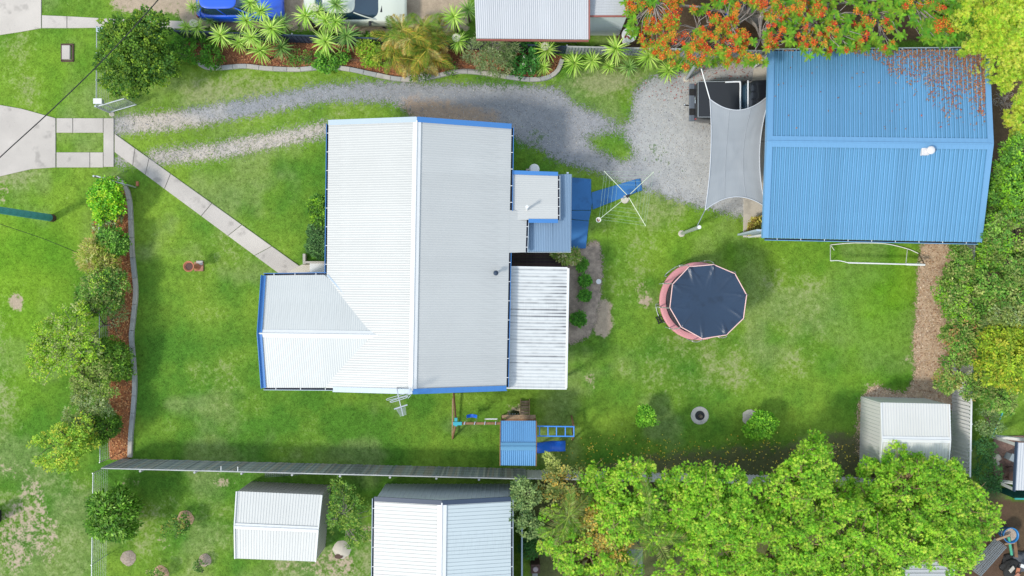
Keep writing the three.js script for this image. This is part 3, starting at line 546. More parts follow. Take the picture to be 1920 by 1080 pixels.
// ---------------------------------------------------------------- the house
{
  reseed(21);
  const E = 2.8, R = 4.0;
  const TL = P(616, 232, E), TRi = P(782, 226, R), TR = P(959, 239, E), BL = P(610.5, 727, E), BRi = P(773.5, 732, R), BR = P(949.5, 726, E);
  const house = thing('house', 'white corrugated-roofed house with blue barge trim in the middle of the lot', 'house', V((TL.x + TR.x) / 2, 0, (TL.z + BL.z) / 2));
  const walls = part(house, 'wall', wallRun(pxs([[632, 248], [943, 254], [935, 710], [640, 710]], E), E - 0.12, 0.12), M.wallCream);
  // west slope and east slope, sheets laid down the slope
  laySheets(house, TRi, BRi, BL, TL, 16, 7, SINE, 0.008, M.whiteRoof, { smooth: true });
  laySheets(house, TRi, BRi, BR, TR, 16, 7, SINE, 0.008, M.whiteRoof, { smooth: true });
  part(house, 'ridge_cap', ridgeCap(TRi, BRi, 0.34, 0.1, 0.035), M.trimWhite);
  // barge flashings on the four gable edges; west pair paler, its gloss painted in
  const bz = (a, b, s) => bar(a.clone().add(V(0, 0.035, s * 0.03)), b.clone().add(V(0, 0.035, s * 0.03)), 0.2, 0.02);
  const bf = (a, b, s) => bar(a.clone().add(V(0, -0.06, s * 0.14)), b.clone().add(V(0, -0.06, s * 0.14)), 0.025, 0.2);
  part(house, 'barge_trim', join([bz(TL, TRi, -1), bf(TL, TRi, -1)]), M.trimPale);
  part(house, 'barge_trim', join([bz(TRi, TR, -1), bf(TRi, TR, -1)]), M.trimBlue);
  part(house, 'barge_trim', join([bz(P(625, 728, E + 0.08), BRi, 1), bf(P(625, 728, E + 0.08), BRi, 1)]), M.trimPale);
  part(house, 'barge_trim', join([bz(BRi, BR, 1), bf(BRi, BR, 1)]), M.trimBlue);
  part(house, 'soffit', bar(P(628, 250, E - 0.1), P(628, 520, E - 0.1), 0.6, 0.02), M.trimWhite); part(house, 'soffit', bar(P(940, 250, E - 0.1), P(936, 700, E - 0.1), 0.6, 0.02), M.trimWhite);
  gutter(house, TL, P(613, 513, E), V(-1, 0, 0), M.trimBlue, 8);
  gutter(house, TR, P(957, 395, E), V(1, 0, 0), M.trimBlue, 5);
  gutter(house, P(954.5, 474, E), BR, V(1, 0, 0), M.trimBlue, 7);
  // small eastward extension of the east slope
  const e0 = P(956, 394, E), e1 = P(988, 396, E - 0.2), e2 = P(985.5, 473, E - 0.2), e3 = P(953.5, 474, E);
  laySheets(house, e0, e3, e2, e1, 3, 6, SINE, 0.008, M.whiteRoof, { smooth: true });
  gutter(house, e1, e2, V(1, 0, 0), M.trimPale, 4);
  // front wing with its own ridge; it runs into the west slope and makes the two valleys
  const wE = E, wR = 3.46;
  const w0 = P(494, 516.5, wE), w1 = P(494, 727, wE), wr0 = P(486.5, 625, wR), wr1 = P(716, 628, wR);
  // each sheet of the wing ends on the valley
  const SLW = 7;
  for (const side of [-1, 1]) {
    const eN = side < 0 ? [w0, P(614, 515.5, wE)] : [w1, P(626, 727, wE)];
    const rN = [wr0, wr1];
    const n = 8;
    for (let i = 0; i < n; i++) {
      const t0 = i / n, t1 = (i + 1) / n, X = (t) => lerp(w0.x, wr1.x, t);
      const ridgeAt = (t) => V(X(t), wR, lerp(wr0.z, wr1.z, t)), xE = eN[1].x, zE = eN[0].z;
      const foot = (t) => { const x = X(t); if (x <= xE) return V(x, wE, lerp(eN[0].z, eN[1].z, (x - eN[0].x) / (xE - eN[0].x))); const k = (x - xE) / (wr1.x - xE); return V(x, lerp(wE, wR, k) - 0.03, lerp(eN[1].z, wr1.z, k)); };
      part(house, 'roof_sheet', ribSheet(ridgeAt(t0), ridgeAt(t1), foot(t1), foot(t0), SLW, SINE, 0.007, { smooth: true }), pick(M.wingRoof));
    }
    part(house, 'valley_flashing', bar(V(eN[1].x, wE + 0.03, eN[1].z), V(wr1.x, wR + 0.03, wr1.z), 0.07, 0.012), M.trimPale);
  }
  part(house, 'ridge_cap', ridgeCap(wr0, wr1, 0.34, 0.14, 0.035), M.trimWhite);
  part(house, 'barge_trim', join([bar(w0.clone().add(V(-0.05, 0.04, 0)), wr0.clone().add(V(-0.05, 0.04, 0)), 0.02, 0.2), bar(w0.clone().add(V(0.01, 0.04, 0)), wr0.clone().add(V(0.01, 0.04, 0)), 0.22, 0.02), bar(w1.clone().add(V(0.01, 0.04, 0)), wr0.clone().add(V(0.01, 0.04, 0)), 0.22, 0.02), bar(w1.clone().add(V(-0.05, 0.04, 0)), wr0.clone().add(V(-0.05, 0.04, 0)), 0.02, 0.2)]), M.trimBlue);
  gutter(house, w0, P(612, 515, wE), V(0, 0, -1), M.trimBlue, 3);
  gutter(house, w1, P(633, 728, wE), V(0, 0, 1), M.trimPale, 3);
  part(house, 'wall', wallRun(pxs([[508, 530], [640, 530], [640, 708], [508, 708]], wE), wE - 0.12, 0.12), M.wallCream);
  // flue on the east slope
  const fl = P(930, 512, 3.05), fb = V(fl.x, 2.86, fl.z);
  const flue = part(house, 'flue', rod(fb, fl.clone().add(V(0, 0.22, 0)), 0.05, 0.05, 12), M.trimNavy);
  part(flue, 'cowl', rod(fl.clone().add(V(0, 0.2, 0)), fl.clone().add(V(0, 0.3, 0)), 0.11, 0.03, 12), M.trimNavy); part(flue, 'flashing', rod(fb, fb.clone().add(V(0, 0.06, 0)), 0.13, 0.08, 12), M.trimNavy);
  for (let i = 0; i < 6; i++) part(house, 'window', box(P(945 - i * 0.9, 0, E).x, 1.6, P(0, 290 + i * 60, 0).z, 0.03, 1.0, 1.0), M.glass);
}
// television antenna on the gable end
{
  const a = thing('television_antenna', 'silver rooftop television antenna at the bottom gable of the white roof', 'antenna', P(744, 728, 3.5));
  const top = P(744, 742, 4.6), foot = P(744, 725, 3.7);
  part(a, 'mast', rod(foot, P(747.5, 748, 4.75), 0.022), M.steel);
  const b0 = P(744, 731, 4.7), b1 = P(756, 780, 4.7); part(a, 'boom', bar(b0, b1, 0.03, 0.03), M.steel);
  const el = (x0, y0, x1, y1, r = 0.014) => rod(P(x0, y0, 4.72), P(x1, y1, 4.72), r, r, 6);
  part(a, 'dipole', tube([P(728, 747, 4.72), P(766, 737, 4.72), P(766.5, 740, 4.72), P(729, 750, 4.72)], 0.014, 40, 6, true), M.steel);
  part(a, 'dipole', tube([P(734, 751.5, 4.72), P(762, 743, 4.72), P(761, 746, 4.72), P(735, 754, 4.72)], 0.018, 40, 6, true), M.steel);
  part(a, 'element', el(770, 741, 765, 747), M.steel); part(a, 'element', el(739, 767, 764, 759, 0.03), M.steel);
  for (let i = 0; i < 7; i++) { const x = 751.5 + i * 0.75, y = 766 + i * 2.1, w = 9 - i * 0.5; part(a, 'element', el(x - w, y + 1.6, x + w, y - 1.6, 0.009), M.steel); }
}
// laundry block and awning east of the house
{
  reseed(23);
  const l = thing('laundry_extension', 'small square white flat-roofed laundry block with blue trim, right of the house', 'extension', P(1000, 370));
  const h = 2.6, a = P(961, 326, h + 0.12), b = P(1046, 329, h), c = P(1046, 412, h), d = P(961, 412, h + 0.12);
  laySheets(l, a, d, c, b, 3, 7, SINE, 0.008, M.whiteRoof, { smooth: true });
  part(l, 'barge_trim', strip(a.clone().add(V(0, 0, -0.06)), b.clone().add(V(0, 0, -0.06)), 0.17, 0.03, 0.03), M.trimBlue);
  part(l, 'barge_trim', strip(P(991, 414, h + 0.06), c.clone().add(V(0, 0, 0.06)), 0.17, 0.03, 0.02), M.trimBlue);
  gutter(l, b, c, V(1, 0, 0), M.trimPale, 5);
  part(l, 'wall', wallRun(pxs([[964, 334], [1040, 336], [1040, 407], [964, 407]], h), h - 0.1, 0.1), M.wallCream);
  const vp = P(988, 388, 3.2); part(l, 'vent_pipe', join([rod(P(988, 394, 2.62), vp, 0.05, 0.05, 12), rod(vp, vp.clone().add(V(0, 0.05, 0)), 0.07, 0.07, 12)]), M.trimWhite);
  const w = thing('awning', 'slate-blue corrugated awning wrapped round the laundry block', 'awning', P(1035, 420));
  const g = 2.3;
  laySheets(w, P(1036, 327, g + 0.08), P(1071.5, 326.5, g + 0.08), P(1069.5, 472, g), P(1036, 472, g), 3, 4, SINE, 0.016, M.awning, { smooth: true });
  laySheets(w, P(986, 414, g + 0.05), P(1036, 414, g + 0.05), P(1036, 472, g), P(984, 472, g), 4, 4, SINE, 0.016, M.awning, { smooth: true });
  part(w, 'fascia', join([strip(P(1071.8, 327, g), P(1069.8, 473, g - 0.05), 0.02, 0.08), strip(P(984, 473, g - 0.05), P(1070, 473, g - 0.05), 0.02, 0.08)]), M.trimPale);
  for (const [x, y] of [[1057, 340], [1057, 462]]) part(w, 'post', bar(P(x, y, 0), P(x, y, 0).setY(g - 0.02), 0.09, 0.09), M.trimPale);
  const t = thing('water_heater', 'round white hot water cylinder on a pad behind the laundry block', 'water heater', P(1001, 326));
  const p0 = P(1000, 327); part(t, 'pad', box(p0.x - 0.08, 0.05, p0.z, 0.55, 0.1, 0.5, 0.02), M.concrete[0]);
  part(t, 'tank', join([rod(V(p0.x, 0.1, p0.z), V(p0.x, 1.45, p0.z), 0.23, 0.23, 28), rod(V(p0.x, 1.45, p0.z), V(p0.x, 1.5, p0.z), 0.23, 0.17, 28)]), M.whitePaint);
  part(t, 'pipe', rod(V(p0.x - 0.26, 0.1, p0.z), V(p0.x - 0.26, 1.4, p0.z), 0.025), M.trimWhite);
  // dark timber deck
  const k = thing('timber_deck', 'dark brown timber deck between the awning and the patio roof', 'deck', P(1005, 490), null, 'structure');
  for (let i = 0; i < 9; i++) { const y = 468 + i * 5.6; part(k, 'board', bar(P(952, y, 0.35), P(1059, y + 0.5, 0.35), 0.13, 0.03), pick(M.deck)); }
  part(k, 'joist', join([bar(P(955, 490, 0.24), P(955, 515, 0.24), 0.05, 0.18), bar(P(1058, 468, 0.2), P(1058, 514, 0.2), 0.05, 0.25)]), M.timberDark);
}
// patio roof with dirt in its valleys
{
  reseed(29);
  const h = 2.35, p = thing('patio_roof', 'weathered white corrugated patio roof with dark dirt streaks, right side of the house', 'patio roof', P(1008, 615));
  const a = P(956.5, 501, h + 0.1), b = P(1064, 503, h), c = P(1060, 727.5, h), d = P(950, 726, h + 0.1);
  const str = []; for (let i = 0; i < 60; i++) { const y = i / 36; str.push(clamp(0.25 + 0.8 * hash(i, 5) - (y > 0.55 ? 0.35 : 0) - (y > 0.8 ? 0.25 : 0), 0, 1)); }
  const mats = [new THREE.MeshStandardMaterial({ color: C([1, 1, 1]), vertexColors: true, roughness: 0.55, map: paintMap, side: THREE.DoubleSide })];
  laySheets(p, a, d, c, b, 9, 4, [[0, 1], [0.2, 0.92], [0.38, 0.55], [0.5, 0], [0.62, 0.0], [0.74, 0.55], [0.9, 0.92]], 0.03, mats, { nv: 30, smooth: true, colour: (i, hh, v) => {
    const n = fbm(i * 3.1, v * 9, 3), lng = hash(i, 9), from = i % 2 ? 0.55 + 0.3 * lng : 0.2 * lng;
    const k = hh < 0.3 ? clamp(str[i % 60] * (sstep(from - 0.2, from + 0.2, v) * 0.95 + 0.25) + 0.8 * (n - 0.5)) : hh < 0.7 ? clamp(0.5 * str[i % 60] * sstep(from, 1, v) + 0.6 * (n - 0.55)) : 0.12 * n;
    return mix3([0.6, 0.61, 0.61], [0.1, 0.1, 0.115], k);
  } });
  part(p, 'fascia', join([strip(b.clone().add(V(0.03, 0, 0)), c.clone().add(V(0.03, 0, 0)), 0.1, 0.09), strip(a.clone().add(V(0, 0, -0.02)), b.clone().add(V(0, 0, -0.02)), 0.05, 0.09), strip(d.clone().add(V(0, 0, 0.03)), c.clone().add(V(0.05, 0, 0.03)), 0.06, 0.09)]), M.trimWhite);
  for (const [x, y] of [[1052, 512], [1050, 615], [1048, 712]]) part(p, 'post', bar(P(x, y, 0), P(x, y, 0).setY(h - 0.05), 0.09, 0.09), M.trimWhite);
}
// ---------------------------------------------------------------- the blue shed
{
  reseed(31);
  const E = 2.6, R = 3.6, s = thing('blue_shed', 'large shed with a bright blue ribbed roof and white vent', 'shed', P(1640, 280));
  const TL = P(1446, 96, E), TR = P(1848, 92, E), RL = P(1442.5, 265, R), RR = P(1856, 270, R), BL = P(1435, 446, E), BR = P(1834, 454, E);
  laySheets(s, RL, RR, TR, TL, 12, 4, RIB, 0.055, M.blueRoof, { colour: ribShade });
  laySheets(s, RL, RR, BR, BL, 12, 4, RIB, 0.055, M.blueRoof, { colour: ribShade });
  part(s, 'ridge_cap', ridgeCap(RL, RR, 0.46, 0.1, 0.05), M.blueTrim);
  const bg = (a, b, k) => join([bar(a.clone().add(V(0, 0.05, 0)), b.clone().add(V(0, 0.05, 0)), 0.24, 0.02), bar(a.clone().add(V(k * 0.12, -0.04, 0)), b.clone().add(V(k * 0.12, -0.04, 0)), 0.02, 0.18)]);
  for (const [a, b, k] of [[TL, RL, -1], [BL, RL, -1], [TR, RR, 1], [BR, RR, 1]]) part(s, 'barge_trim', bg(a, b, k), M.blueTrim);
  gutter(s, BL, BR, V(0, 0, 1), M.blueTrim, 9); gutter(s, TL, TR, V(0, 0, -1), M.trimPale, 9);
  part(s, 'wall', join([bar(P(1520, 118, 1.25), P(1815, 115, 1.25), 0.08, 2.5), bar(P(1812, 118, 1.25), P(1800, 438, 1.25), 0.08, 2.5), bar(P(1400, 436, 1.25), P(1800, 441, 1.25), 0.08, 2.5), bar(P(1520, 118, 1.25), P(1516, 436, 1.25), 0.08, 2.5)]), M.trimPale);
  const down = (a, b, c) => part(s, 'downpipe', join([bar(a, b, 0.09, 0.06), bar(b, c, 0.09, 0.06)]), M.trimWhite);
  down(P(1444, 101, E - 0.05), P(1440, 104, 2.3), P(1412, 127, 0.05)); down(P(1436, 441, E - 0.05), P(1432, 440, 2.3), P(1403, 444, 0.05));
  part(s, 'beam', bar(P(1442, 105, E - 0.2), P(1433, 440, E - 0.2), 0.1, 0.2), M.trimPale);
  const v = P(1738, 283, 3.62); // white roof vent
  const vent = part(s, 'roof_vent', join([box(v.x - 0.05, 3.55, v.z + 0.02, 0.3, 0.16, 0.3, 0.02), rod(V(v.x + 0.02, 3.6, v.z), V(v.x + 0.07, 3.78, v.z), 0.13, 0.13, 20)]), std([0.6, 0.58, 0.58], 0.6));
  const dome = new THREE.SphereGeometry(0.17, 24, 12, 0, 6.3, 0, 1.6); dome.scale(1, 0.6, 1); dome.translate(v.x + 0.07, 3.78, v.z); part(vent, 'cap', dome, std([0.62, 0.6, 0.6], 0.6));
  scatter('roof_litter', 'brown leaf litter and petals lying on the top right of the blue roof', 'leaf litter', leafGeo, loose, 3600, () => {
    const x = 1846 - 400 * Math.pow(rnd(), 1.7), y = 94 + 150 * Math.pow(rnd(), 1.5), lim = sstep(1560, 1850, x + 60 * (fbm(x / 14, y / 22, 3) - 0.5)) * 118 * (0.55 + 0.9 * fbm(x / 12 + 9, y / 30, 3));
    if (y - 96 > lim * rr(0.6, 1.15) && rnd() > 0.02) return null; if (x < 1600 && rnd() < 0.6) return null;
    const p = P(x, y, E), t = clamp((y - 94) / (267 - 94)), yy = lerp(E, R, t) + rr(0.035, 0.085), q = P(x, y, yy); return q;
  }, [0.05, 0.12], [[0.3, 0.15, 0.08], [0.22, 0.11, 0.065], [0.36, 0.2, 0.1], [0.3, 0.08, 0.05], [0.24, 0.15, 0.09]]);
  const tw = thing('dead_branch', 'bare pale twigs lying on the blue roof among the brown litter', 'branch', P(1780, 130, 2.85));
  const q = []; for (let i = 0; i < 26; i++) { const x = rr(1725, 1790), y = rr(112, 150), a = rr(0, 6.28), L = rr(8, 22), hh = lerp(E, R, (y - 94) / 173) + 0.06; q.push(rod(P(x, y, hh), P(x + L * Math.cos(a), y + L * 0.6 * Math.sin(a), hh + rr(0, 0.12)), 0.012, 0.006, 5)); } part(tw, 'twigs', join(q), M.barkPale);
}
// ---------------------------------------------------------------- sheds beyond the fences
function gableShed(name, label, o) {
  const s = thing(name, label, 'shed', P(o.at[0], o.at[1]));
  const { c, ridge, E, R } = o;       // c: four eave corners tl,tr,br,bl in px; ridge: two px
  const [tl, tr, br, bl] = c.map(([x, y]) => P(x, y, E)), [r0, r1] = ridge.map(([x, y]) => P(x, y, R));
  if (o.dir === 'x') { laySheets(s, r0, r1, tr, tl, o.n, o.k, o.prof, o.amp, o.mat); laySheets(s, r0, r1, br, bl, o.n, o.k, o.prof, o.amp, o.mat); }
  else { laySheets(s, r0, r1, bl, tl, o.n, o.k, o.prof, o.amp, o.mat); laySheets(s, r0, r1, br, tr, o.n, o.k, o.prof, o.amp, o.mat2 || o.mat); }
  part(s, 'ridge_cap', ridgeCap(r0, r1, o.capW || 0.26, 0.06, 0.04), o.cap);
  const g = [tl, tr, br, bl].map((p) => V(p.x, 0, p.z)), cen = g.reduce((a, p) => a.add(p), V()).multiplyScalar(0.25), inn = g.map((p) => p.clone().lerp(cen, o.inset || 0.012));
  inn.forEach((p, i) => { const q = inn[(i + 1) % 4], L = p.distanceTo(q), nor = V().crossVectors(q.clone().sub(p), UPV).normalize(); if (nor.dot(p.clone().sub(cen)) < 0) nor.negate();
    const n = Math.max(4, Math.round(L / (o.wp || 0.16))); part(s, 'wall_sheet', ribSheet(V(p.x, E - 0.02, p.z), V(q.x, E - 0.02, q.z), q, p, n, TRAP, 0.018, { normal: nor }), o.wall); });
  // gable triangles
  const tri = (a, b, r) => { const gg = new THREE.BufferGeometry(); gg.setAttribute('position', new THREE.Float32BufferAttribute([a.x, a.y - 0.02, a.z, b.x, b.y - 0.02, b.z, r.x, r.y - 0.02, r.z], 3)); gg.computeVertexNormals(); return boxUV(gg); };
  if (o.dir === 'x') { part(s, 'gable', tri(tl, bl, r0), o.wall); part(s, 'gable', tri(tr, br, r1), o.wall); } else { part(s, 'gable', tri(tl, tr, r0), o.wall); part(s, 'gable', tri(bl, br, r1), o.wall); }
  const ed = o.dir === 'x' ? [[tl, r0], [bl, r0], [tr, r1], [br, r1]] : [[tl, r0], [tr, r0], [bl, r1], [br, r1]];
  for (const [a, b] of ed) part(s, 'barge_trim', bar(a.clone().add(V(0, 0.03, 0)), b.clone().add(V(0, 0.03, 0)), o.trimW || 0.1, 0.05), o.trim);
  return { s, tl, tr, br, bl, r0, r1 };
}
reseed(41);
gableShed('garden_shed', 'small cream garden shed with pale ribbed roof, bottom left beyond the fence', { at: [525, 980], c: [[444, 921], [604, 928], [592, 1053], [441, 1047]], ridge: [[440, 986], [597, 993]], E: 1.6, R: 1.8, dir: 'x', n: 5, k: 6, prof: PLEAT, amp: 0.013, mat: M.creamRoof, cap: M.trimWhite, wall: metal([0.42, 0.4, 0.37], 0.55), trim: M.trimWhite, trimW: 0.05 });
{
  const o = gableShed('neighbour_garage', 'larger shed with cream roof, right slope greyed to stand for shade, at the bottom middle edge', { at: [830, 1000], c: [[702, 935], [958, 935], [958, 1190], [699, 1190]], ridge: [[829, 942], [826, 1200]], E: 2.4, R: 2.85, dir: 'z', n: 9, k: 4, prof: PLEAT, amp: 0.02, mat: M.creamRoof, mat2: M.shadedRoof, cap: M.trimWhite, capW: 0.4, wall: metal([0.5, 0.56, 0.58], 0.5), trim: M.trimNavy, trimW: 0.2, wp: 0.2, inset: 0.016 });
  gutter(o.s, o.tl, o.bl, V(-1, 0, 0), M.trimPale, 7); gutter(o.s, o.tr, o.br, V(1, 0, 0), M.trimPale, 7);
}
gableShed('garden_shed', 'white metal garden shed beside the white fence, bottom right of the back lawn', { at: [1690, 800], c: [[1651, 754.5], [1779, 757.5], [1776, 893], [1648, 893]], ridge: [[1653, 823], [1781, 825]], E: 1.75, R: 1.88, dir: 'x', n: 5, k: 5, prof: TRAP, amp: 0.02, mat: M.creamRoof, cap: M.trimWhite, wall: metal([0.58, 0.58, 0.57], 0.5), trim: M.trimWhite, trimW: 0.05 });
// neighbour's house at the top edge
{
  reseed(43);
  const s = thing('neighbour_house', 'neighbouring house with silver corrugated roof at the top edge', 'house', P(1000, 20));
  const h = 2.5, a = P(886, -90, h + 0.7), b = P(1104, -90, h + 0.7), c = P(1104, 74, h), d = P(893, 72, h);
  laySheets(s, a, b, c, d, 9, 6, SINE, 0.022, M.galv, { smooth: true });
  part(s, 'fascia', join([bar(b.clone().add(V(0.02, 0, 0)), c.clone().add(V(0.02, 0, 0)), 0.05, 0.14), bar(d.clone().add(V(0, -0.1, 0.03)), c.clone().add(V(0, -0.1, 0.03)), 0.05, 0.14)]), M.trimRust);
  part(s, 'wall', join([bar(P(899, 58, 1.2), P(1086, 60, 1.2), 0.1, 2.4), bar(P(1088, -60, 1.2), P(1088, 60, 1.2), 0.1, 2.4), bar(P(900, -60, 1.2), P(900, 58, 1.2), 0.1, 2.4)]), M.wallPale);
  const e = P(1105, -90, h + 0.3), f = P(1178, -90, h + 0.3), g2 = P(1178, 31, h), k = P(1105, 31, h);
  laySheets(s, e, k, g2, f, 4, 6, TRAP, 0.022, M.galv);
  part(s, 'barge_trim', bar(k.clone().add(V(0, 0.03, 0)), g2.clone().add(V(0, 0.03, 0)), 0.07, 0.05), M.trimRust);
  part(s, 'wall', bar(P(1097, 46, 1.2), P(1168, 46, 1.2), 0.1, 2.4), std([0.55, 0.6, 0.6], 0.7));
  const q = thing('neighbour_carport', 'pale flat roof glimpsed through the orange-flowered tree', 'carport', P(1486, 10));
  laySheets(q, P(1472, -80, 2.3), P(1500, -80, 2.3), P(1500, 42, 2.3), P(1472, 42, 2.3), 1, 6, TRAP, 0.02, M.galv);
  for (const [x, y] of [[1468, 70], [1492, 70]]) part(q, 'post', rod(P(x, y, 0), P(x, y, 0).setY(2.28), 0.05), M.galvSteel);
}
// ---------------------------------------------------------------- fences
{
  reseed(51);
  const f = thing('paling_fence', 'long weathered grey timber paling fence along the bottom of the lawn', 'fence', P(600, 868));
  const a = P(229, 860), b = P(986, 879), n = 192, h = 1.6, L = a.distanceTo(b), ang = -Math.atan2(b.z - a.z, b.x - a.x);
  const gs = [0, 1, 2].map((i) => boxUV(new THREE.BoxGeometry(L / n - 0.008, h + (i - 1) * 0.025, 0.018), 1));
  for (let i = 0; i < n; i++) { const p = a.clone().lerp(b, (i + 0.5) / n); piece(f, 'paling', pick(gs), pick(M.paling), V(p.x, h / 2 + rr(-0.02, 0.02), p.z + rr(-0.008, 0.008)), [rr(-0.012, 0.012), ang, rr(-0.012, 0.012)]); }
  for (const y of [0.35, 1.3]) part(f, 'rail', bar(V(a.x, y, a.z + 0.05), V(b.x, y, b.z + 0.05), 0.06, 0.08), M.paling[0]);
  part(f, 'capping', bar(V(a.x, h + 0.035, a.z + 0.02), V(b.x, h + 0.035, b.z + 0.02), 0.045, 0.02), M.paling[2]);
  for (const x of [262, 364, 452, 547, 637, 731, 818, 898, 968]) { const p = P(x * 0.95 + 48, 0), t = (p.x - a.x) / (b.x - a.x), z = lerp(a.z, b.z, t) + 0.12; part(f, 'post', rod(V(p.x, 0, z), V(p.x, h - 0.02, z), 0.055, 0.05, 10), M.paling[2]); }
  const k = thing('handrail', 'small white metal bracket frame hooked over the paling fence', 'bracket', P(430, 868));
  part(k, 'frame', join([rod(P(414.5, 874, 1.62), P(414.5, 883, 1.62), 0.018), rod(P(446, 875, 1.62), P(446, 884, 1.62), 0.018), rod(P(414, 883, 1.62), P(446.5, 884, 1.62), 0.018)]), M.whitePaint);
  const tr = thing('trellis', 'grey wire trellis leaning on the far side of the paling fence', 'trellis', P(540, 888));
  const w = []; for (let i = 0; i <= 24; i++) { const x = 497 + i * 4; w.push(rod(P(x, 882, 1.1), P(x, 895 - i * 0.28, 0.35), 0.006, 0.006, 4)); } for (let i = 0; i <= 5; i++) w.push(rod(P(497, 883 + i * 2.3, 1.1 - i * 0.15), P(594, 882 + i * 1.1, 1.1 - i * 0.15), 0.006, 0.006, 4)); part(tr, 'wires', join(w), M.galvSteel);
  const wf = thing('white_fence', 'white ribbed metal fence continuing right of the paling fence under the trees', 'fence', P(1200, 883));
  const c = P(987, 881), d = P(1640, 896);
  for (let i = 0; i < 12; i++) { const p = c.clone().lerp(d, i / 12), q = c.clone().lerp(d, (i + 1) / 12); part(wf, 'panel', ribSheet(V(p.x, 1.4, p.z), V(q.x, 1.4, q.z), q, p, 8, TRAP, 0.03, { normal: V(0, 0, -1) }), M.whiteSheet[i % 3]); if (i < 11) part(wf, 'post', bar(V(q.x, 0, q.z + 0.06), V(q.x, 1.42, q.z + 0.06), 0.06, 0.06), M.galv[0]); }
  part(wf, 'top_rail', bar(V(c.x, 1.42, c.z), V(d.x, 1.42, d.z), 0.06, 0.04), M.trimWhite);
  const rf = thing('white_fence', 'tall white corrugated fence running down the right side behind the hedge', 'fence', P(1790, 650));
  const e = P(1790, 452), g = P(1782, 880), hh = 1.3;
  for (let i = 0; i < 9; i++) { const p = e.clone().lerp(g, i / 9), q = e.clone().lerp(g, (i + 1) / 9); part(rf, 'panel', ribSheet(V(p.x, hh, p.z), V(q.x, hh, q.z), q, p, 7, TRAP, 0.045, { normal: V(-1, 0, 0) }), M.whiteSheet[i % 3]); if (i < 8) part(rf, 'post', bar(V(q.x + 0.08, 0, q.z), V(q.x + 0.08, hh + 0.02, q.z), 0.06, 0.06), M.galv[1]); }
  part(rf, 'top_rail', bar(V(e.x + 0.03, hh + 0.02, e.z), V(g.x + 0.03, hh + 0.02, g.z), 0.07, 0.04), M.trimWhite);
  const df = thing('dark_fence', 'low dark metal and timber fence behind the yucca bed', 'fence', P(800, 90));
  const pts = [[345, 72], [560, 80], [860, 92], [1060, 101], [1200, 104], [1420, 109]].map(([x, y]) => P(x, y));
  pts.slice(1).forEach((q, i) => { const p = pts[i], n = Math.max(1, Math.round(p.distanceTo(q) / 2.3)); for (let k2 = 0; k2 < n; k2++) { const u = p.clone().lerp(q, k2 / n), v = p.clone().lerp(q, (k2 + 1) / n); part(df, 'panel', ribSheet(V(u.x, 0.95, u.z), V(v.x, 0.95, v.z), v, u, 12, TRAP, 0.025, { normal: V(0, 0, 1) }), i > 2 ? M.paling[k2 % 3] : M.trimNavy); } part(df, 'rail', bar(V(p.x, 0.96, p.z), V(q.x, 0.96, q.z), 0.06, 0.03), i > 2 ? M.paling[2] : M.trimNavy); part(df, 'post', bar(V(p.x, 0, p.z - 0.05), V(p.x, 1.0, p.z - 0.05), 0.06, 0.06), M.paling[0]); });
  const gf = thing('green_fence', 'dark green metal fence at the right edge below the patio of the neighbour', 'fence', P(1890, 945));
  const gm = metal([0.012, 0.1, 0.085], 0.5), g0 = P(1855, 915), g1 = P(1990, 917);
  for (let i = 0; i < 4; i++) { const p = g0.clone().lerp(g1, i / 4), q = g0.clone().lerp(g1, (i + 1) / 4); part(gf, 'panel', ribSheet(V(p.x, 1.6, p.z), V(q.x, 1.6, q.z), q, p, 6, TRAP, 0.03, { normal: V(0, 0, -1) }), gm); }
  part(gf, 'top_rail', bar(V(g0.x, 1.62, g0.z), V(g1.x, 1.62, g1.z), 0.07, 0.04), metal([0.03, 0.3, 0.27], 0.5));
}
// wire fences at the front: posts, rails and mesh
function wireFence(name, label, a, b, h, posts) {
  const t = thing(name, label, 'wire fence', a.clone().lerp(b, 0.5)), L = a.distanceTo(b), mesh = [];
  for (let i = 0; i < posts; i++) { const p = a.clone().lerp(b, i / (posts - 1)); part(t, 'post', rod(p, p.clone().setY(h + 0.05), 0.022), M.galvSteel); }
  part(t, 'rail', rod(V(a.x, h, a.z), V(b.x, h, b.z), 0.02), M.galvSteel);
  for (let y = 0.12; y < h; y += 0.14) mesh.push(rod(V(a.x, y, a.z), V(b.x, y, b.z), 0.0045, 0.0045, 4));
  const n = Math.round(L / 0.12); for (let i = 1; i < n; i++) { const p = a.clone().lerp(b, i / n); mesh.push(rod(V(p.x, 0, p.z), V(p.x, h, p.z), 0.0035, 0.0035, 3)); }
  part(t, 'mesh', join(mesh), M.galvSteel); return t;
}
wireFence('wire_fence', 'galvanised wire fence on the verge, running up behind the dark round tree', P(206, 212), P(207, 66), 1.05, 4);
wireFence('wire_fence', 'galvanised wire fence half hidden in the front garden shrubs', P(206, 362), P(208, 858), 0.85, 11);
wireFence('wire_fence', 'galvanised wire fence below the paling fence, beside the large-leaved round shrub', P(204, 874), P(200, 1150), 1.2, 6);
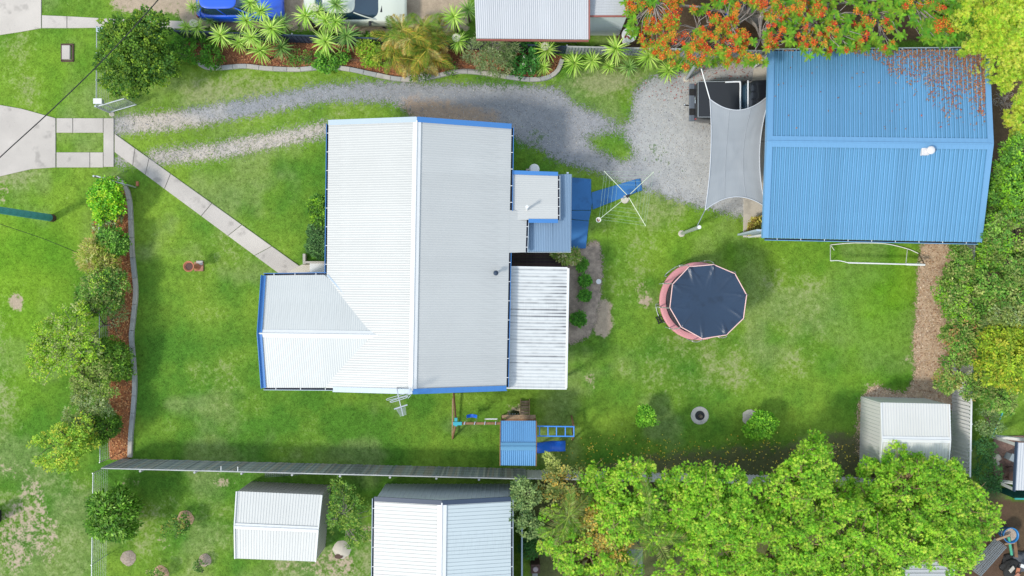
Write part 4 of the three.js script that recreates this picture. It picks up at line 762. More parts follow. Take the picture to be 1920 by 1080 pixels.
function wireGate(label, hinge, end, h) {
  const t = thing('wire_gate', label, 'gate', hinge.clone()), up = (p, y) => p.clone().setY(y);
  part(t, 'frame', join([rod(up(hinge, 0.1), up(end, 0.1), 0.028), rod(up(hinge, h), up(end, h), 0.032), rod(up(hinge, 0.1), up(hinge, h), 0.024), rod(up(end, 0.1), up(end, h), 0.024)]), M.galvSteel);
  const w = []; for (let y = 0.2; y < h; y += 0.12) w.push(rod(up(hinge, y), up(end, y), 0.005, 0.005, 4)); for (let i = 1; i < 14; i++) { const p = hinge.clone().lerp(end, i / 14); w.push(rod(up(p, 0.1), up(p, h), 0.005, 0.005, 4)); }
  part(t, 'mesh', join(w), M.galvSteel);
  part(t, 'post', rod(hinge.clone().add(V(-0.06, 0, 0.02)), up(hinge, h + 0.1).add(V(-0.06, 0, 0.02)), 0.045), M.galvSteel); return t;
}
wireGate('open galvanised wire gate above the concrete apron', P(210, 211), P(258, 197), 1.1);
wireGate('open galvanised wire gate against the top end of the curved kerb', P(207, 337), P(257, 352), 1.1);
{
  const g = thing('gate_stop', 'round sandy concrete footing at the foot of the upper gate', 'footing', P(209, 213));
  part(g, 'footing', rod(P(210, 214, 0), P(210, 214, 0.06), 0.12, 0.1, 14), M.apron);
  const s = thing('brick', 'single reddish brick lying at the end of the lower gate', 'brick', P(259, 345));
  part(s, 'body', box(P(259, 345).x, 0.06, P(259, 345).z, 0.1, 0.1, 0.22, 0.01), M.terracotta);
  const lb = thing('letterbox', 'grey metal letterbox on the wire fence beside the upper gate', 'letterbox', P(190, 190)); const q = P(186, 191, 1.2);
  part(lb, 'box', box(q.x, 1.2, q.z, 0.34, 0.22, 0.2, 0.02), M.galvSteel); part(lb, 'lid', box(q.x, 1.325, q.z, 0.38, 0.02, 0.24), M.trimWhite); part(lb, 'post', rod(V(q.x, 0, q.z), V(q.x, 1.1, q.z), 0.025), M.galvSteel);
  const l2 = thing('letterbox', 'pale letterbox partly hidden behind the dark round tree, beside the narrow concrete strip', 'letterbox', P(200, 66)); const q2 = P(190, 57, 1.1);
  part(l2, 'box', box(q2.x, 1.1, q2.z, 0.36, 0.24, 0.22, 0.03), M.trimPale); part(l2, 'post', rod(V(q2.x, 0, q2.z), V(q2.x, 1.0, q2.z), 0.03), M.galvSteel);
  // power pole
  const p = thing('power_pole', 'teal painted timber pole rising at the left edge of the verge', 'pole', P(99, 409));
  const pg = rod(P(99, 409), P(99, 409).setY(9).add(V(-0.05, 0, 0)), 0.17, 0.12, 20); part(p, 'shaft', boxUV(clean(pg)), std([0.07, 0.36, 0.36], 0.7, 0, { map: woodMap, bumpMap: rep(fine, 2), bumpScale: 0.004 }));
  part(p, 'base_band', rod(P(99, 409), P(99, 409, 0).setY(0.25), 0.178, 0.176, 20), M.timberDark);
  const wire = thing('overhead_cable', 'thin dark overhead cable crossing above the dark round tree', 'cable', P(190, 115, 5)); part(wire, 'cable', tube([P(-90, 382, 6.4), P(0, 295, 6.2), P(95, 208, 6), P(190, 116, 5.85), P(270, 30, 5.8), P(330, -40, 5.8)], 0.019, 60, 6), M.black);
  const w2 = thing('stay_wire', 'thin dark stay wire coming down into the front garden shrubs', 'cable', P(172, 482)); part(w2, 'cable', tube([P(-90, 388, 4.4), P(0, 420, 3.2), P(85, 449, 1.9), P(180, 488, 0.4)], 0.011, 40, 6), M.black);
  const bin = thing('wheelie_bin', 'black wheelie bin cut off by the left edge of the verge', 'bin', P(-2, 968)); const b = P(0, 966);
  part(bin, 'body', box(b.x - 0.12, 0.5, b.z, 0.5, 0.9, 0.55, 0.05), M.black); part(bin, 'lid', box(b.x - 0.12, 0.98, b.z, 0.54, 0.07, 0.6, 0.03), M.rubber);
  // birdbath
  const bb = thing('birdbath', 'terracotta birdbath on a square paver in the front lawn', 'birdbath', P(371, 500)); const c = P(370.5, 500.5);
  part(bb, 'paver', box(c.x + 0.08, 0.035, c.z - 0.02, 0.42, 0.07, 0.44, 0.01), M.brickPaver); part(bb, 'paver', box(c.x + 0.12, 0.04, c.z - 0.19, 0.3, 0.07, 0.2, 0.01), M.kerb[2]);
  const lathe = (pts, seg = 28) => new THREE.LatheGeometry(pts.map(([x, y]) => new THREE.Vector2(x, y)), seg);
  const ped = lathe([[0.17, 0.07], [0.15, 0.12], [0.085, 0.2], [0.075, 0.45], [0.1, 0.62], [0.12, 0.66]]); ped.translate(c.x, 0, c.z); part(bb, 'pedestal', ped, M.terracotta);
  const bowl = lathe([[0, 0.66], [0.12, 0.66], [0.22, 0.74], [0.255, 0.84], [0.25, 0.86], [0.2, 0.855], [0.17, 0.78], [0.08, 0.75], [0, 0.745]]); bowl.translate(c.x - 0.02, 0, c.z); const bw = part(bb, 'bowl', bowl, M.terracotta);
  part(bw, 'water', (() => { const g = new THREE.CircleGeometry(0.165, 24); g.rotateX(-Math.PI / 2); g.translate(c.x - 0.02, 0.79, c.z); return g; })(), std([0.1, 0.045, 0.03], 0.1));
  // bucket beside the garden bed
  const k = thing('bucket', 'small round white lidded bucket at the edge of the garden bed', 'bucket', P(1121, 528)); const kp = P(1121, 528);
  part(k, 'body', rod(kp, kp.clone().setY(0.28), 0.09, 0.115, 20), M.whitePaint); part(k, 'lid', rod(kp.clone().setY(0.28), kp.clone().setY(0.31), 0.122, 0.118, 20), M.trimWhite);
}
// ---------------------------------------------------------------- clothes line
{
  const t = thing('clothes_line', 'rotary clothes line with four arms over the blue path', 'clothes line', P(1170, 372));
  const b = P(1169, 372), h = 1.55, hub = P(1177.5, 367.5, h), tips = [[1132.5, 320.5], [1226, 322], [1211, 424], [1122.5, 412]].map(([x, y]) => P(x, y, h + 0.18));
  part(t, 'mast', rod(b, hub, 0.035, 0.03), M.galvSteel); part(t, 'footing', rod(P(1171.5, 374, 0), P(1171.5, 374, 0.05), 0.2, 0.18, 24), M.apron);
  part(t, 'hub', join([rod(hub.clone().add(V(0, -0.1, 0)), hub.clone().add(V(0, 0.1, 0)), 0.075, 0.06, 14), rod(hub.clone().add(V(-0.09, 0, 0.05)), hub.clone().add(V(0.1, 0.06, -0.06)), 0.03)]), M.black);
  tips.forEach((p) => part(t, 'arm', rod(hub, p, 0.017, 0.014), std([0.62, 0.68, 0.5], 0.4, 0.2)));
  const w = []; for (const k of [0.45, 0.6, 0.75, 0.88, 0.98]) tips.forEach((p, i) => { const q = tips[(i + 1) % 4]; w.push(rod(hub.clone().lerp(p, k), hub.clone().lerp(q, k), 0.004, 0.004, 4)); }); part(t, 'line', join(w), std([0.35, 0.5, 0.35], 0.5));
  const pb = thing('peg_basket', 'small round white peg basket hanging at the end of a clothes line arm', 'basket', P(1122.5, 412, 1.5)); const e = tips[3].clone().add(V(0, -0.16, 0));
  const g = new THREE.LatheGeometry([[0, 0], [0.07, 0], [0.11, 0.12], [0.115, 0.13], [0.1, 0.125], [0.06, 0.02], [0, 0.02]].map(([x, y]) => new THREE.Vector2(x, y)), 22); g.translate(e.x, e.y, e.z); part(pb, 'bowl', g, M.whitePaint); part(pb, 'pegs', join([0, 1, 2, 3, 4].map((i) => box(e.x + 0.05 * Math.cos(i * 1.9), e.y + 0.05, e.z + 0.05 * Math.sin(i * 1.9), 0.02, 0.03, 0.07))), M.terracotta);
}
// ---------------------------------------------------------------- shade sail
{
  const A = P(1331, 186, 2.75), B = P(1446, 174, 2.55), Cc = P(1436, 389, 2.35), D = P(1322, 394, 2.45);
  const t = thing('shade_sail', 'pale grey four-cornered shade sail stretched from the blue shed', 'shade sail', P(1385, 290, 2.5));
  const N = 28, pos = [], uv = [], idx = [];
  const edge = (p, q, u, sag, out) => p.clone().lerp(q, u).addScaledVector(out, sag * 4 * u * (1 - u));
  for (let j = 0; j <= N; j++) for (let i = 0; i <= N; i++) {   // Coons patch between four hollow edges
    const u = i / N, v = j / N, c0 = edge(A, B, u, 0.6, V(0, 0, 1)), c1 = edge(D, Cc, u, 0.52, V(0, 0, -1)), d0 = edge(A, D, v, 0.14, V(1, 0, 0)), d1 = edge(B, Cc, v, 0.38, V(-1, 0, 0));
    const p = c0.multiplyScalar(1 - v).add(c1.multiplyScalar(v)).add(d0.multiplyScalar(1 - u)).add(d1.multiplyScalar(u)).sub(A.clone().multiplyScalar((1 - u) * (1 - v)).add(B.clone().multiplyScalar(u * (1 - v))).add(D.clone().multiplyScalar((1 - u) * v)).add(Cc.clone().multiplyScalar(u * v)));
    p.y += -0.16 * 16 * u * (1 - u) * v * (1 - v) * 0.6 + 0.03 * (fbm(u * 9, v * 3, 3) - 0.5) + 0.04 * Math.exp(-((u - v) ** 2) / 0.004) * u * (1 - u) + 0.03 * Math.exp(-((u + v - 1) ** 2) / 0.003) * u * (1 - u);
    pos.push(p.x, p.y, p.z); uv.push(u * 3, v * 6);
  }
  for (let j = 0; j < N; j++) for (let i = 0; i < N; i++) { const o = j * (N + 1) + i; idx.push(o, o + N + 1, o + 1, o + 1, o + N + 1, o + N + 2); }
  const g = new THREE.BufferGeometry(); g.setAttribute('position', new THREE.Float32BufferAttribute(pos, 3)); g.setAttribute('uv', new THREE.Float32BufferAttribute(uv, 2)); g.setIndex(idx); g.computeVertexNormals();
  const weave = colourTex(256, 256, (x, y) => { const v = 0.92 + 0.1 * (fbm(x * 60, y * 6, 2, 6) - 0.5) + 0.08 * (hash(x * 256, y * 256) - 0.5); return [v, v, v]; }); weave.repeat.set(1, 0.5);
  const cloth = part(t, 'cloth', g, new THREE.MeshPhysicalMaterial({ color: C([0.37, 0.39, 0.41]), map: weave, roughness: 0.95, transmission: 0.15, thickness: 0, side: THREE.DoubleSide }));
  const hem = []; for (const [f, a] of [[0, 'r'], [N, 'r'], [0, 'c'], [N, 'c']]) { const pts = []; for (let i = 0; i <= N; i++) { const o = (a === 'r' ? f * (N + 1) + i : i * (N + 1) + f) * 3; pts.push(V(pos[o], pos[o + 1] + 0.012, pos[o + 2])); } hem.push(tube(pts, 0.022, 40, 5)); } part(t, 'hem', join(hem), std([0.5, 0.52, 0.55], 0.8));
  for (const f of [9, 19]) { const pts = []; for (let j = 0; j <= N; j++) { const o = (j * (N + 1) + f) * 3; pts.push(V(pos[o], pos[o + 1] + 0.004, pos[o + 2])); } part(t, 'seam', tube(pts, 0.012, 40, 4), std([0.3, 0.32, 0.34], 0.9)); }
  part(t, 'rope', rod(A, P(1315, 129, 2.95), 0.022), M.whitePaint); part(t, 'rope', rod(D, P(1307.5, 423, 2.95), 0.018), M.steel);
  const post = (a, b, label) => { const s = thing('sail_post', label, 'post', a); part(s, 'shaft', rod(a, b, 0.075, 0.075, 20), M.galvSteel); part(s, 'cap', rod(b, b.clone().add(V(0, 0.03, 0)), 0.08, 0.08, 20), M.trimWhite); part(s, 'footing', rod(a, a.clone().add(V(0, 0.03, 0)), 0.16, 0.14, 18), M.apron); };
  post(P(1278, 438), P(1311, 426, 3.05), 'leaning steel post holding the lower left corner of the shade sail');
  post(P(1287, 148), P(1314, 108, 3.1), 'leaning steel post under the orange flowers holding the upper left sail corner');
}
// ---------------------------------------------------------------- trampoline
{
  reseed(61);
  const cx = 8.52, cz = 0.6, t = thing('trampoline', 'round pink-padded trampoline with navy cover over its safety net', 'trampoline', V(cx, 0, cz));
  const top = [[1338, 496], [1378, 513], [1400, 553], [1394, 597], [1362, 628], [1317, 635], [1277, 613], [1256, 577], [1261, 533], [1292, 500]].map(([x, y]) => P(x, y, 2.45));
  const pad = new THREE.LatheGeometry([[1.5, 0.86], [1.53, 0.89], [1.72, 0.89], [1.78, 0.86], [1.79, 0.78], [1.77, 0.78], [1.75, 0.84], [1.5, 0.84]].map(([x, y]) => new THREE.Vector2(x, y)), 80); pad.translate(cx, 0, cz);
  const pink = std([0.62, 0.27, 0.29], 0.6, 0, { bumpMap: rep(fine, 2), bumpScale: 0.006, map: paintMap }); part(t, 'pad', pad, pink);
  const mat = new THREE.CircleGeometry(1.52, 48); mat.rotateX(-Math.PI / 2); mat.translate(cx, 0.83, cz); part(t, 'mat', mat, std([0.05, 0.045, 0.055], 0.9));
  part(t, 'frame', (() => { const g = new THREE.TorusGeometry(1.76, 0.03, 8, 80); g.rotateX(Math.PI / 2); g.translate(cx, 0.78, cz); return g; })(), M.galvSteel);
  for (let i = 0; i < 5; i++) { const a0 = i / 5 * 6.283 + 0.3, f = (k, y) => V(cx + 1.8 * Math.cos(a0 + k), y, cz + 1.8 * Math.sin(a0 + k)); part(t, 'leg', tube([f(-0.25, 0.76), f(-0.22, 0.05), f(-0.05, 0.03), f(0.22, 0.05), f(0.25, 0.76)], 0.024, 24, 6), M.galvSteel); }
  // cover: ten-sided cloth, sagging a little, with folds that run in from the corners
  const cen = top.reduce((a, p) => a.add(p), V()).multiplyScalar(0.1), nr = 26, na = 160, pos = [], idx = [], folds = [];
  top.forEach((p, k) => { const n = 3 + Math.floor(rr(0, 3)); for (let i = 0; i < n; i++) folds.push([k, rr(-0.34, 0.34), rr(0.35, 0.9), rr(0.03, 0.075), rr(0.04, 0.085)]); });
  const rim = (a) => { const q = a * 10, i = Math.floor(q) % 10, f = q - Math.floor(q), p = top[i].clone().lerp(top[(i + 1) % 10], f); p.lerp(cen, 0.05 * 4 * f * (1 - f) * 0.35); return p; };
  for (let j = 0; j <= nr; j++) for (let i = 0; i < na; i++) {
    const r = j / nr, p = cen.clone().lerp(rim(i / na), r); p.y = 2.45 - 0.1 * (1 - r * r);
    for (const [k, ang, len, amp, wid] of folds) { const c = top[k], inx = cen.x - c.x, inz = cen.z - c.z, L = Math.hypot(inx, inz), ux = (inx * Math.cos(ang) - inz * Math.sin(ang)) / L, uz = (inx * Math.sin(ang) + inz * Math.cos(ang)) / L, s = (p.x - c.x) * ux + (p.z - c.z) * uz, d = Math.abs((p.x - c.x) * -uz + (p.z - c.z) * ux); if (s > 0 && s < len * 1.4) { const wv = wid * (0.25 + s); p.y += amp * Math.sin(Math.min(1, s / 0.12) * Math.PI / 2) * (1 - s / (len * 1.4)) * Math.exp(-(d * d) / (wv * wv)); } }
    p.y += 0.012 * (fbm(p.x * 2, p.z * 2, 3) - 0.5); pos.push(p.x, p.y, p.z);
  }
  for (let j = 0; j < nr; j++) for (let i = 0; i < na; i++) { const a = j * na + i, b = j * na + (i + 1) % na; idx.push(a, b, a + na, b, b + na, a + na); }
  const g = new THREE.BufferGeometry(); g.setAttribute('position', new THREE.Float32BufferAttribute(pos, 3)); g.setIndex(idx); g.computeVertexNormals(); if (g.attributes.normal.getY(5) < 0) { for (let i = 0; i < idx.length; i += 3) { const q = idx[i]; idx[i] = idx[i + 1]; idx[i + 1] = q; } g.setIndex(idx); g.computeVertexNormals(); }
  part(t, 'cover', boxUV(g), std([0.022, 0.045, 0.088], 0.36, 0, { map: concreteMap, bumpMap: rep(fine, 2), bumpScale: 0.002 }));
  part(t, 'cover_hem', join(top.map((p, i) => rod(p, top[(i + 1) % 10], 0.022))), std([0.75, 0.48, 0.44], 0.6));
  const low = top.map((p) => { const d = V(p.x - cx, 0, p.z - cz).normalize(); return V(cx + d.x * 1.52, 0.9, cz + d.z * 1.52); });
  const net = new THREE.BufferGeometry(), np = []; top.forEach((p, i) => { const q = top[(i + 1) % 10], a = low[i], b = low[(i + 1) % 10]; np.push(p.x, p.y, p.z, a.x, a.y, a.z, b.x, b.y, b.z, p.x, p.y, p.z, b.x, b.y, b.z, q.x, q.y, q.z); }); net.setAttribute('position', new THREE.Float32BufferAttribute(np, 3)); net.computeVertexNormals();
  part(t, 'safety_net', net, std([0.05, 0.045, 0.06], 0.9, 0, { transparent: true, opacity: 0.35 }));
  top.forEach((p) => { const d = V(p.x - cx, 0, p.z - cz).normalize(), o = (r, y) => V(cx + d.x * r, y, cz + d.z * r); const pl = part(t, 'pole', tube([o(1.82, 0.1), o(1.84, 0.9), o(1.82, 1.7), p.clone().addScaledVector(d, 0.09).setY(2.3), p.clone().addScaledVector(d, 0.03).setY(2.47)], 0.022, 30, 8), M.galvSteel); part(pl, 'foam_sleeve', tube([o(1.83, 0.95), o(1.84, 1.05), o(1.84, 1.2)], 0.03, 6, 8), M.whitePaint); });
  const l = thing('trampoline_ladder', 'small dark step ladder leaning at the left side of the trampoline', 'ladder', P(1230, 600)); const a = P(1229, 596), b = P(1234, 607), c = P(1243, 592, 0.8), d = P(1249, 602, 0.8);
  part(l, 'rail', rod(a, c, 0.02), M.black); part(l, 'rail', rod(b, d, 0.02), M.black); for (const k of [0.15, 0.5, 0.85]) part(l, 'step', bar(a.clone().lerp(c, k), b.clone().lerp(d, k), 0.07, 0.025), M.black);
}
// ---------------------------------------------------------------- play set
{
  reseed(67);
  const s = thing('play_set', 'timber play tower with blue ribbed roof, swing beam, slide and monkey bars', 'play set', P(970, 830));
  const E = 2.15, R = 2.45, TL = P(938, 789, E), TR = P(1005.5, 789, E), RL = P(937.5, 837, R), RR = P(1006, 837, R), BL = P(937.5, 872, E), BR = P(1005, 873, E);
  laySheets(s, RL, RR, TR, TL, 3, 6, SINE, 0.03, M.playRoof, { smooth: true }); laySheets(s, RL, RR, BR, BL, 3, 6, SINE, 0.03, M.playRoof, { smooth: true });
  part(s, 'ridge_cap', ridgeCap(RL.clone().add(V(0.03, 0, 0)), RR.clone().add(V(-0.03, 0, 0)), 0.34, 0.1, 0.05), metal([0.1, 0.26, 0.42], 0.45));
  part(s, 'barge_board', join([bar(TL, RL, 0.035, 0.1), bar(BL, RL, 0.035, 0.1)]), M.timber); part(s, 'barge_board', join([bar(TR, RR, 0.035, 0.1), bar(BR, RR, 0.035, 0.1)]), M.timber);
  for (const [x, y] of [[942, 780], [1002, 780], [942, 838], [1002, 838]]) part(s, 'post', bar(P(x, y), P(x, y).setY(E), 0.09, 0.09), M.timber);
  for (let i = 0; i < 8; i++) part(s, 'floor_board', bar(P(941, 781 + i * 7.4, 1.1), P(1004, 781 + i * 7.4, 1.1), 0.15, 0.03), i % 2 ? M.timber : M.timberPale);
  for (let i = 0; i < 7; i++) part(s, 'rail_board', box(P(1005, 0, 0).x - 0.02, 1.4, P(0, 782 + i * 4, 0).z, 0.03, 0.5, 0.07), M.timberPale);
  // landing and climbing wall at the back
  for (let i = 0; i < 2; i++) part(s, 'landing_board', bar(P(949, 783 + i * 5, 1.1), P(1000, 783 + i * 5, 1.1), 0.11, 0.04), i ? M.timber : M.timberPale);
  const net = part(s, 'climbing_ramp', (() => { const sh = [P(951, 781, 0.95), P(975, 781, 0.95), P(974, 771, 0.3), P(963, 769, 0.2), P(953, 776, 0.3)]; const q = new THREE.BufferGeometry(), pp = []; for (let i = 1; i < 4; i++) for (const p of [sh[0], sh[i], sh[i + 1]]) pp.push(p.x, p.y, p.z); q.setAttribute('position', new THREE.Float32BufferAttribute(pp, 3)); q.computeVertexNormals(); return boxUV(q); })(), M.black);
  part(net, 'grip', join([0, 1, 2, 3].map((i) => box(P(956 + i * 5, 777, 0.6).x, 0.66, P(956, 776, 0.6).z, 0.06, 0.05, 0.04))), M.trimPale);
  // steps
  const st = part(s, 'stairs', join([bar(P(976, 750, 0.05), P(976, 784, 1.12), 0.04, 0.12), bar(P(992.5, 750, 0.05), P(992.5, 784, 1.12), 0.04, 0.12)]), M.timberPale);
  for (let i = 0; i < 6; i++) { const k = (i + 0.3) / 6; part(st, 'step', bar(P(977, 752, 0.06).lerp(P(977, 783, 1.08), k), P(991.5, 752, 0.06).lerp(P(991.5, 783, 1.08), k), 0.1, 0.03), i % 2 ? M.timberPale : M.timberStep); }
  // swing beam and its end frame
  const ap = P(855, 793.5, 2.05); part(s, 'swing_beam', bar(ap, P(940, 793.5, 2.02), 0.1, 0.12), M.timber);
  part(s, 'swing_leg', rod(P(850.5, 735, 0), ap, 0.05, 0.05, 10), M.timber); part(s, 'swing_leg', rod(P(848.5, 822, 0), ap, 0.05, 0.05, 10), M.timber);
  part(s, 'cross_brace', bar(P(849, 746, 0.42), P(848, 818, 0.3), 0.06, 0.06), M.timberPale);
  part(s, 'bracket', join([bar(ap.clone().add(V(-0.12, 0.03, 0)), ap.clone().add(V(0.26, 0.03, 0)), 0.14, 0.15), bar(ap.clone().add(V(0, 0, 0.12)), ap.clone().add(V(0, 0, -0.24)), 0.12, 0.13)]), M.teal);
  for (const x of [871, 890, 909, 929]) part(s, 'hook', bar(P(x, 793.5, 2.1), P(x, 793.5, 2.15), 0.03, 0.14), M.chrome);
  const seat = (x0, x1, y, h, geo, mat, name, label) => { const w = thing('swing', label, 'swing', P((x0 + x1) / 2, y, h)); part(w, name, geo, mat); part(w, 'rope', rod(P(x0 + 0.8, y, h + 0.02), P(x0 + 1, 793.5, 2.05), 0.01, 0.01, 5), M.galvSteel); part(w, 'rope', rod(P(x1 - 0.8, y, h + 0.02), P(x1 - 1, 793.5, 2.05), 0.01, 0.01, 5), M.galvSteel); };
  const bs = (() => { const pts = []; for (let i = 0; i <= 10; i++) { const u = i / 10; pts.push(P(874.5 + 20 * u, 781.5 - 2 * Math.sin(u * 3.14), 0.62 - 0.22 * Math.sin(u * 3.14))); } const pos = [], idx = []; pts.forEach((p) => { pos.push(p.x, p.y, p.z - 0.075, p.x, p.y + 0.01, p.z + 0.075, p.x, p.y - 0.03, p.z + 0.075, p.x, p.y - 0.04, p.z - 0.075); }); for (let i = 0; i < 10; i++) for (let k = 0; k < 4; k++) { const a = i * 4 + k, b = i * 4 + (k + 1) % 4; idx.push(a, a + 4, b, b, a + 4, b + 4); } const g = new THREE.BufferGeometry(); g.setAttribute('position', new THREE.Float32BufferAttribute(pos, 3)); g.setIndex(idx); const q = g.toNonIndexed(); q.computeVertexNormals(); return boxUV(q); })();
  seat(874.5, 894.5, 781.5, 0.62, bs, M.plasticBlue, 'belt_seat', 'curved blue belt swing seat hanging under the timber beam');
  seat(909, 933, 785.5, 1.2, rod(P(909, 785.5, 1.2), P(933, 785.5, 1.2), 0.028, 0.028, 10), M.whitePaint, 'bar', 'pale trapeze swing bar hanging beside the blue swing seat');
  // monkey bars
  const mb = 1.95, a0 = P(1007, 799, mb), a1 = P(1077, 800, mb), b0 = P(1007, 817.5, mb), b1 = P(1077, 818, mb);
  const mk = part(s, 'monkey_bars', join([rod(a0, a1, 0.03), rod(b0, b1, 0.03)]), M.tubeBlue);
  for (const x of [1011.5, 1027.5, 1043.5, 1060, 1076]) part(mk, 'rung', rod(P(x, 799, mb), P(x, 818, mb), 0.026), M.tubeBlue);
  part(s, 'monkey_leg', rod(P(1071.5, 780, 0), P(1076, 799, mb - 0.02), 0.045), M.timber); part(s, 'monkey_leg', rod(P(1074, 824, 0), P(1075, 818, mb - 0.02), 0.045), M.timber); part(s, 'cross_brace', bar(P(1073, 786, 0.7), P(1074, 815, 0.7), 0.05, 0.09), M.timberDark);
  // wavy slide
  const sp = [], sl = [], prof = [[-1, 0.14], [-0.96, 0.15], [-0.86, 0.02], [0, 0], [0.86, 0.02], [0.96, 0.15], [1, 0.14], [0.9, -0.03], [0, -0.05], [-0.9, -0.03]];
  const n = 20; for (let i = 0; i <= n; i++) { const u = i / n, h = 1.1 * (1 - u) ** 1.1 + 0.1 + 0.07 * Math.sin(u * 9), x = lerp(P(1004, 0, 1.15).x, P(1060, 0, 0.1).x, u), z = lerp(P(0, 838, 1.15).z, P(0, 834.5, 0.1).z, u); for (const [w, y] of prof) sp.push(x, h + y, z + w * 0.24); }
  for (let i = 0; i < n; i++) for (let k = 0; k < 10; k++) { const a = i * 10 + k, b = i * 10 + (k + 1) % 10; sl.push(a, a + 10, b, b, a + 10, b + 10); }
  const g = new THREE.BufferGeometry(); g.setAttribute('position', new THREE.Float32BufferAttribute(sp, 3)); g.setIndex(sl); g.computeVertexNormals(); part(s, 'slide', g, M.plasticBlue);
}
// ---------------------------------------------------------------- goal frame, fire ring
{
  const g = thing('goal_frame', 'old white metal goal frame standing on the grass below the blue shed', 'goal frame', P(1640, 478));
  const h = 0.75, wm = std([0.72, 0.7, 0.62], 0.5);
  part(g, 'crossbar', join([tube([P(1558, 489, h), P(1570, 488.5, h), P(1580, 490, h), P(1588, 492, h), P(1592, 492.5, h)], 0.02, 20, 7), rod(P(1590, 492.5, h), P(1700, 495.5, h), 0.035), rod(P(1700, 495.5, h), P(1734, 496.5, h), 0.05)]), M.whitePaint);
  part(g, 'back_bar', tube([P(1558, 459, 0.05), P(1590, 456, 0.05), P(1615, 455.5, 0.05), P(1660, 457, 0.05), P(1700, 466, 0.05), P(1722, 475, 0.05)], 0.022, 60, 7), wm);
  part(g, 'side_bar', rod(P(1557, 459, 0.05), P(1557, 489, h), 0.018), wm); part(g, 'side_bar', rod(P(1701.5, 467, 0.05), P(1698.5, 495, h), 0.018), wm); part(g, 'strut', rod(P(1558, 460, 0.06), P(1564, 469, 0.3), 0.018), wm);
  part(g, 'post', rod(P(1560, 487, 0), P(1558, 489, h), 0.02), wm); part(g, 'post', rod(P(1720, 492, 0), P(1733, 496.5, h), 0.02), M.galvSteel); part(g, 'side_bar', rod(P(1722, 475, 0.05), P(1734, 496, h), 0.018), M.timberDark);
  const r = thing('planting_ring', 'round pale concrete-edged planting hole in the back lawn', 'planting ring', P(1312, 779)); const c = P(1312, 779);
  const ring = new THREE.LatheGeometry([[0.22, 0.02], [0.24, 0.05], [0.36, 0.045], [0.42, 0.012]].map(([x, y]) => new THREE.Vector2(x, y)), 36); ring.translate(c.x, 0, c.z); part(r, 'rim', ring, M.kerb[2]);
  const hole = new THREE.CircleGeometry(0.225, 28); hole.rotateX(-Math.PI / 2); hole.translate(c.x, 0.026, c.z); part(r, 'soil', hole, std([0.03, 0.03, 0.032], 0.95));
  part(r, 'stump', rod(V(c.x + 0.02, 0.02, c.z + 0.02), V(c.x + 0.03, 0.16, c.z + 0.03), 0.09, 0.075, 12), M.bark);
}
// mulch rings round small plants
function mulchRing(label, x, y, r, mat, mound = 0.08) {
  const t = thing('mulch_ring', label, 'mulch ring', P(x, y)); const pos = [], idx = [], n = 40, m = 8, c = P(x, y);
  for (let j = 0; j <= m; j++) for (let i = 0; i < n; i++) { const u = j / m, a = i / n * 6.283, q = r * (0.86 + 0.28 * fbm(Math.cos(a) * 2 + x, Math.sin(a) * 2 + y, 3)) * u; pos.push(c.x + q * Math.cos(a), 0.012 + mound * (1 - u * u) + 0.03 * (fbm(q * Math.cos(a) * 14, q * Math.sin(a) * 14, 2) - 0.5) * (1 - u), c.z + q * Math.sin(a)); }
  for (let j = 0; j < m; j++) for (let i = 0; i < n; i++) { const a = j * n + i, b = j * n + (i + 1) % n; idx.push(a, b, a + n, b, b + n, a + n); }
  const g = new THREE.BufferGeometry(); g.setAttribute('position', new THREE.Float32BufferAttribute(pos, 3)); g.setIndex(idx); g.computeVertexNormals(); part(t, 'mound', boxUV(g), mat); return t;
}
const mulchMat = (a, b) => { const t = colourTex(256, 256, (x, y) => { const k = clamp(0.5 * hash(x * 256, y * 256) + 0.9 * (fbm(x * 20, y * 20, 3, 20) - 0.2)); return mix3(a, b, k); }); return std([1, 1, 1], 0.95, 0, { map: t, bumpMap: rep(fine, 3), bumpScale: 0.02 }); };
M.straw = mulchMat([0.25, 0.18, 0.13], [0.55, 0.45, 0.36]); M.redMulch = mulchMat([0.28, 0.16, 0.09], [0.6, 0.42, 0.27]);
mulchRing('round grey-brown mulch mound below the large-leaved shrub, bottom left', 241, 1046, 0.36, M.straw);
mulchRing('round orange mulch patch behind the small shrub right of the large-leaved one', 348, 972, 0.4, M.redMulch);
mulchRing('small mulch patch with a tiny dark plant, left of the cream garden shed', 384, 1050, 0.3, M.straw);
mulchRing('mulch patch under the little shrub at the bottom left edge of the yard', 302, 1076, 0.38, M.redMulch);
{ const t = mulchRing('bare sandy mound with a dug-out hollow between the two bottom sheds', 641, 1030, 0.42, M.apron, 0.14); const c = P(636, 1042); const g = new THREE.CircleGeometry(0.2, 20); g.scale(1, 0.6, 1); g.rotateX(-Math.PI / 2 + 0.2); g.translate(c.x, 0.1, c.z); part(t, 'hollow', g, M.timberDark); }
mulchRing('pale sandy ring behind the rounded shrub in the back lawn', 1406, 782, 0.36, M.apron, 0.03);
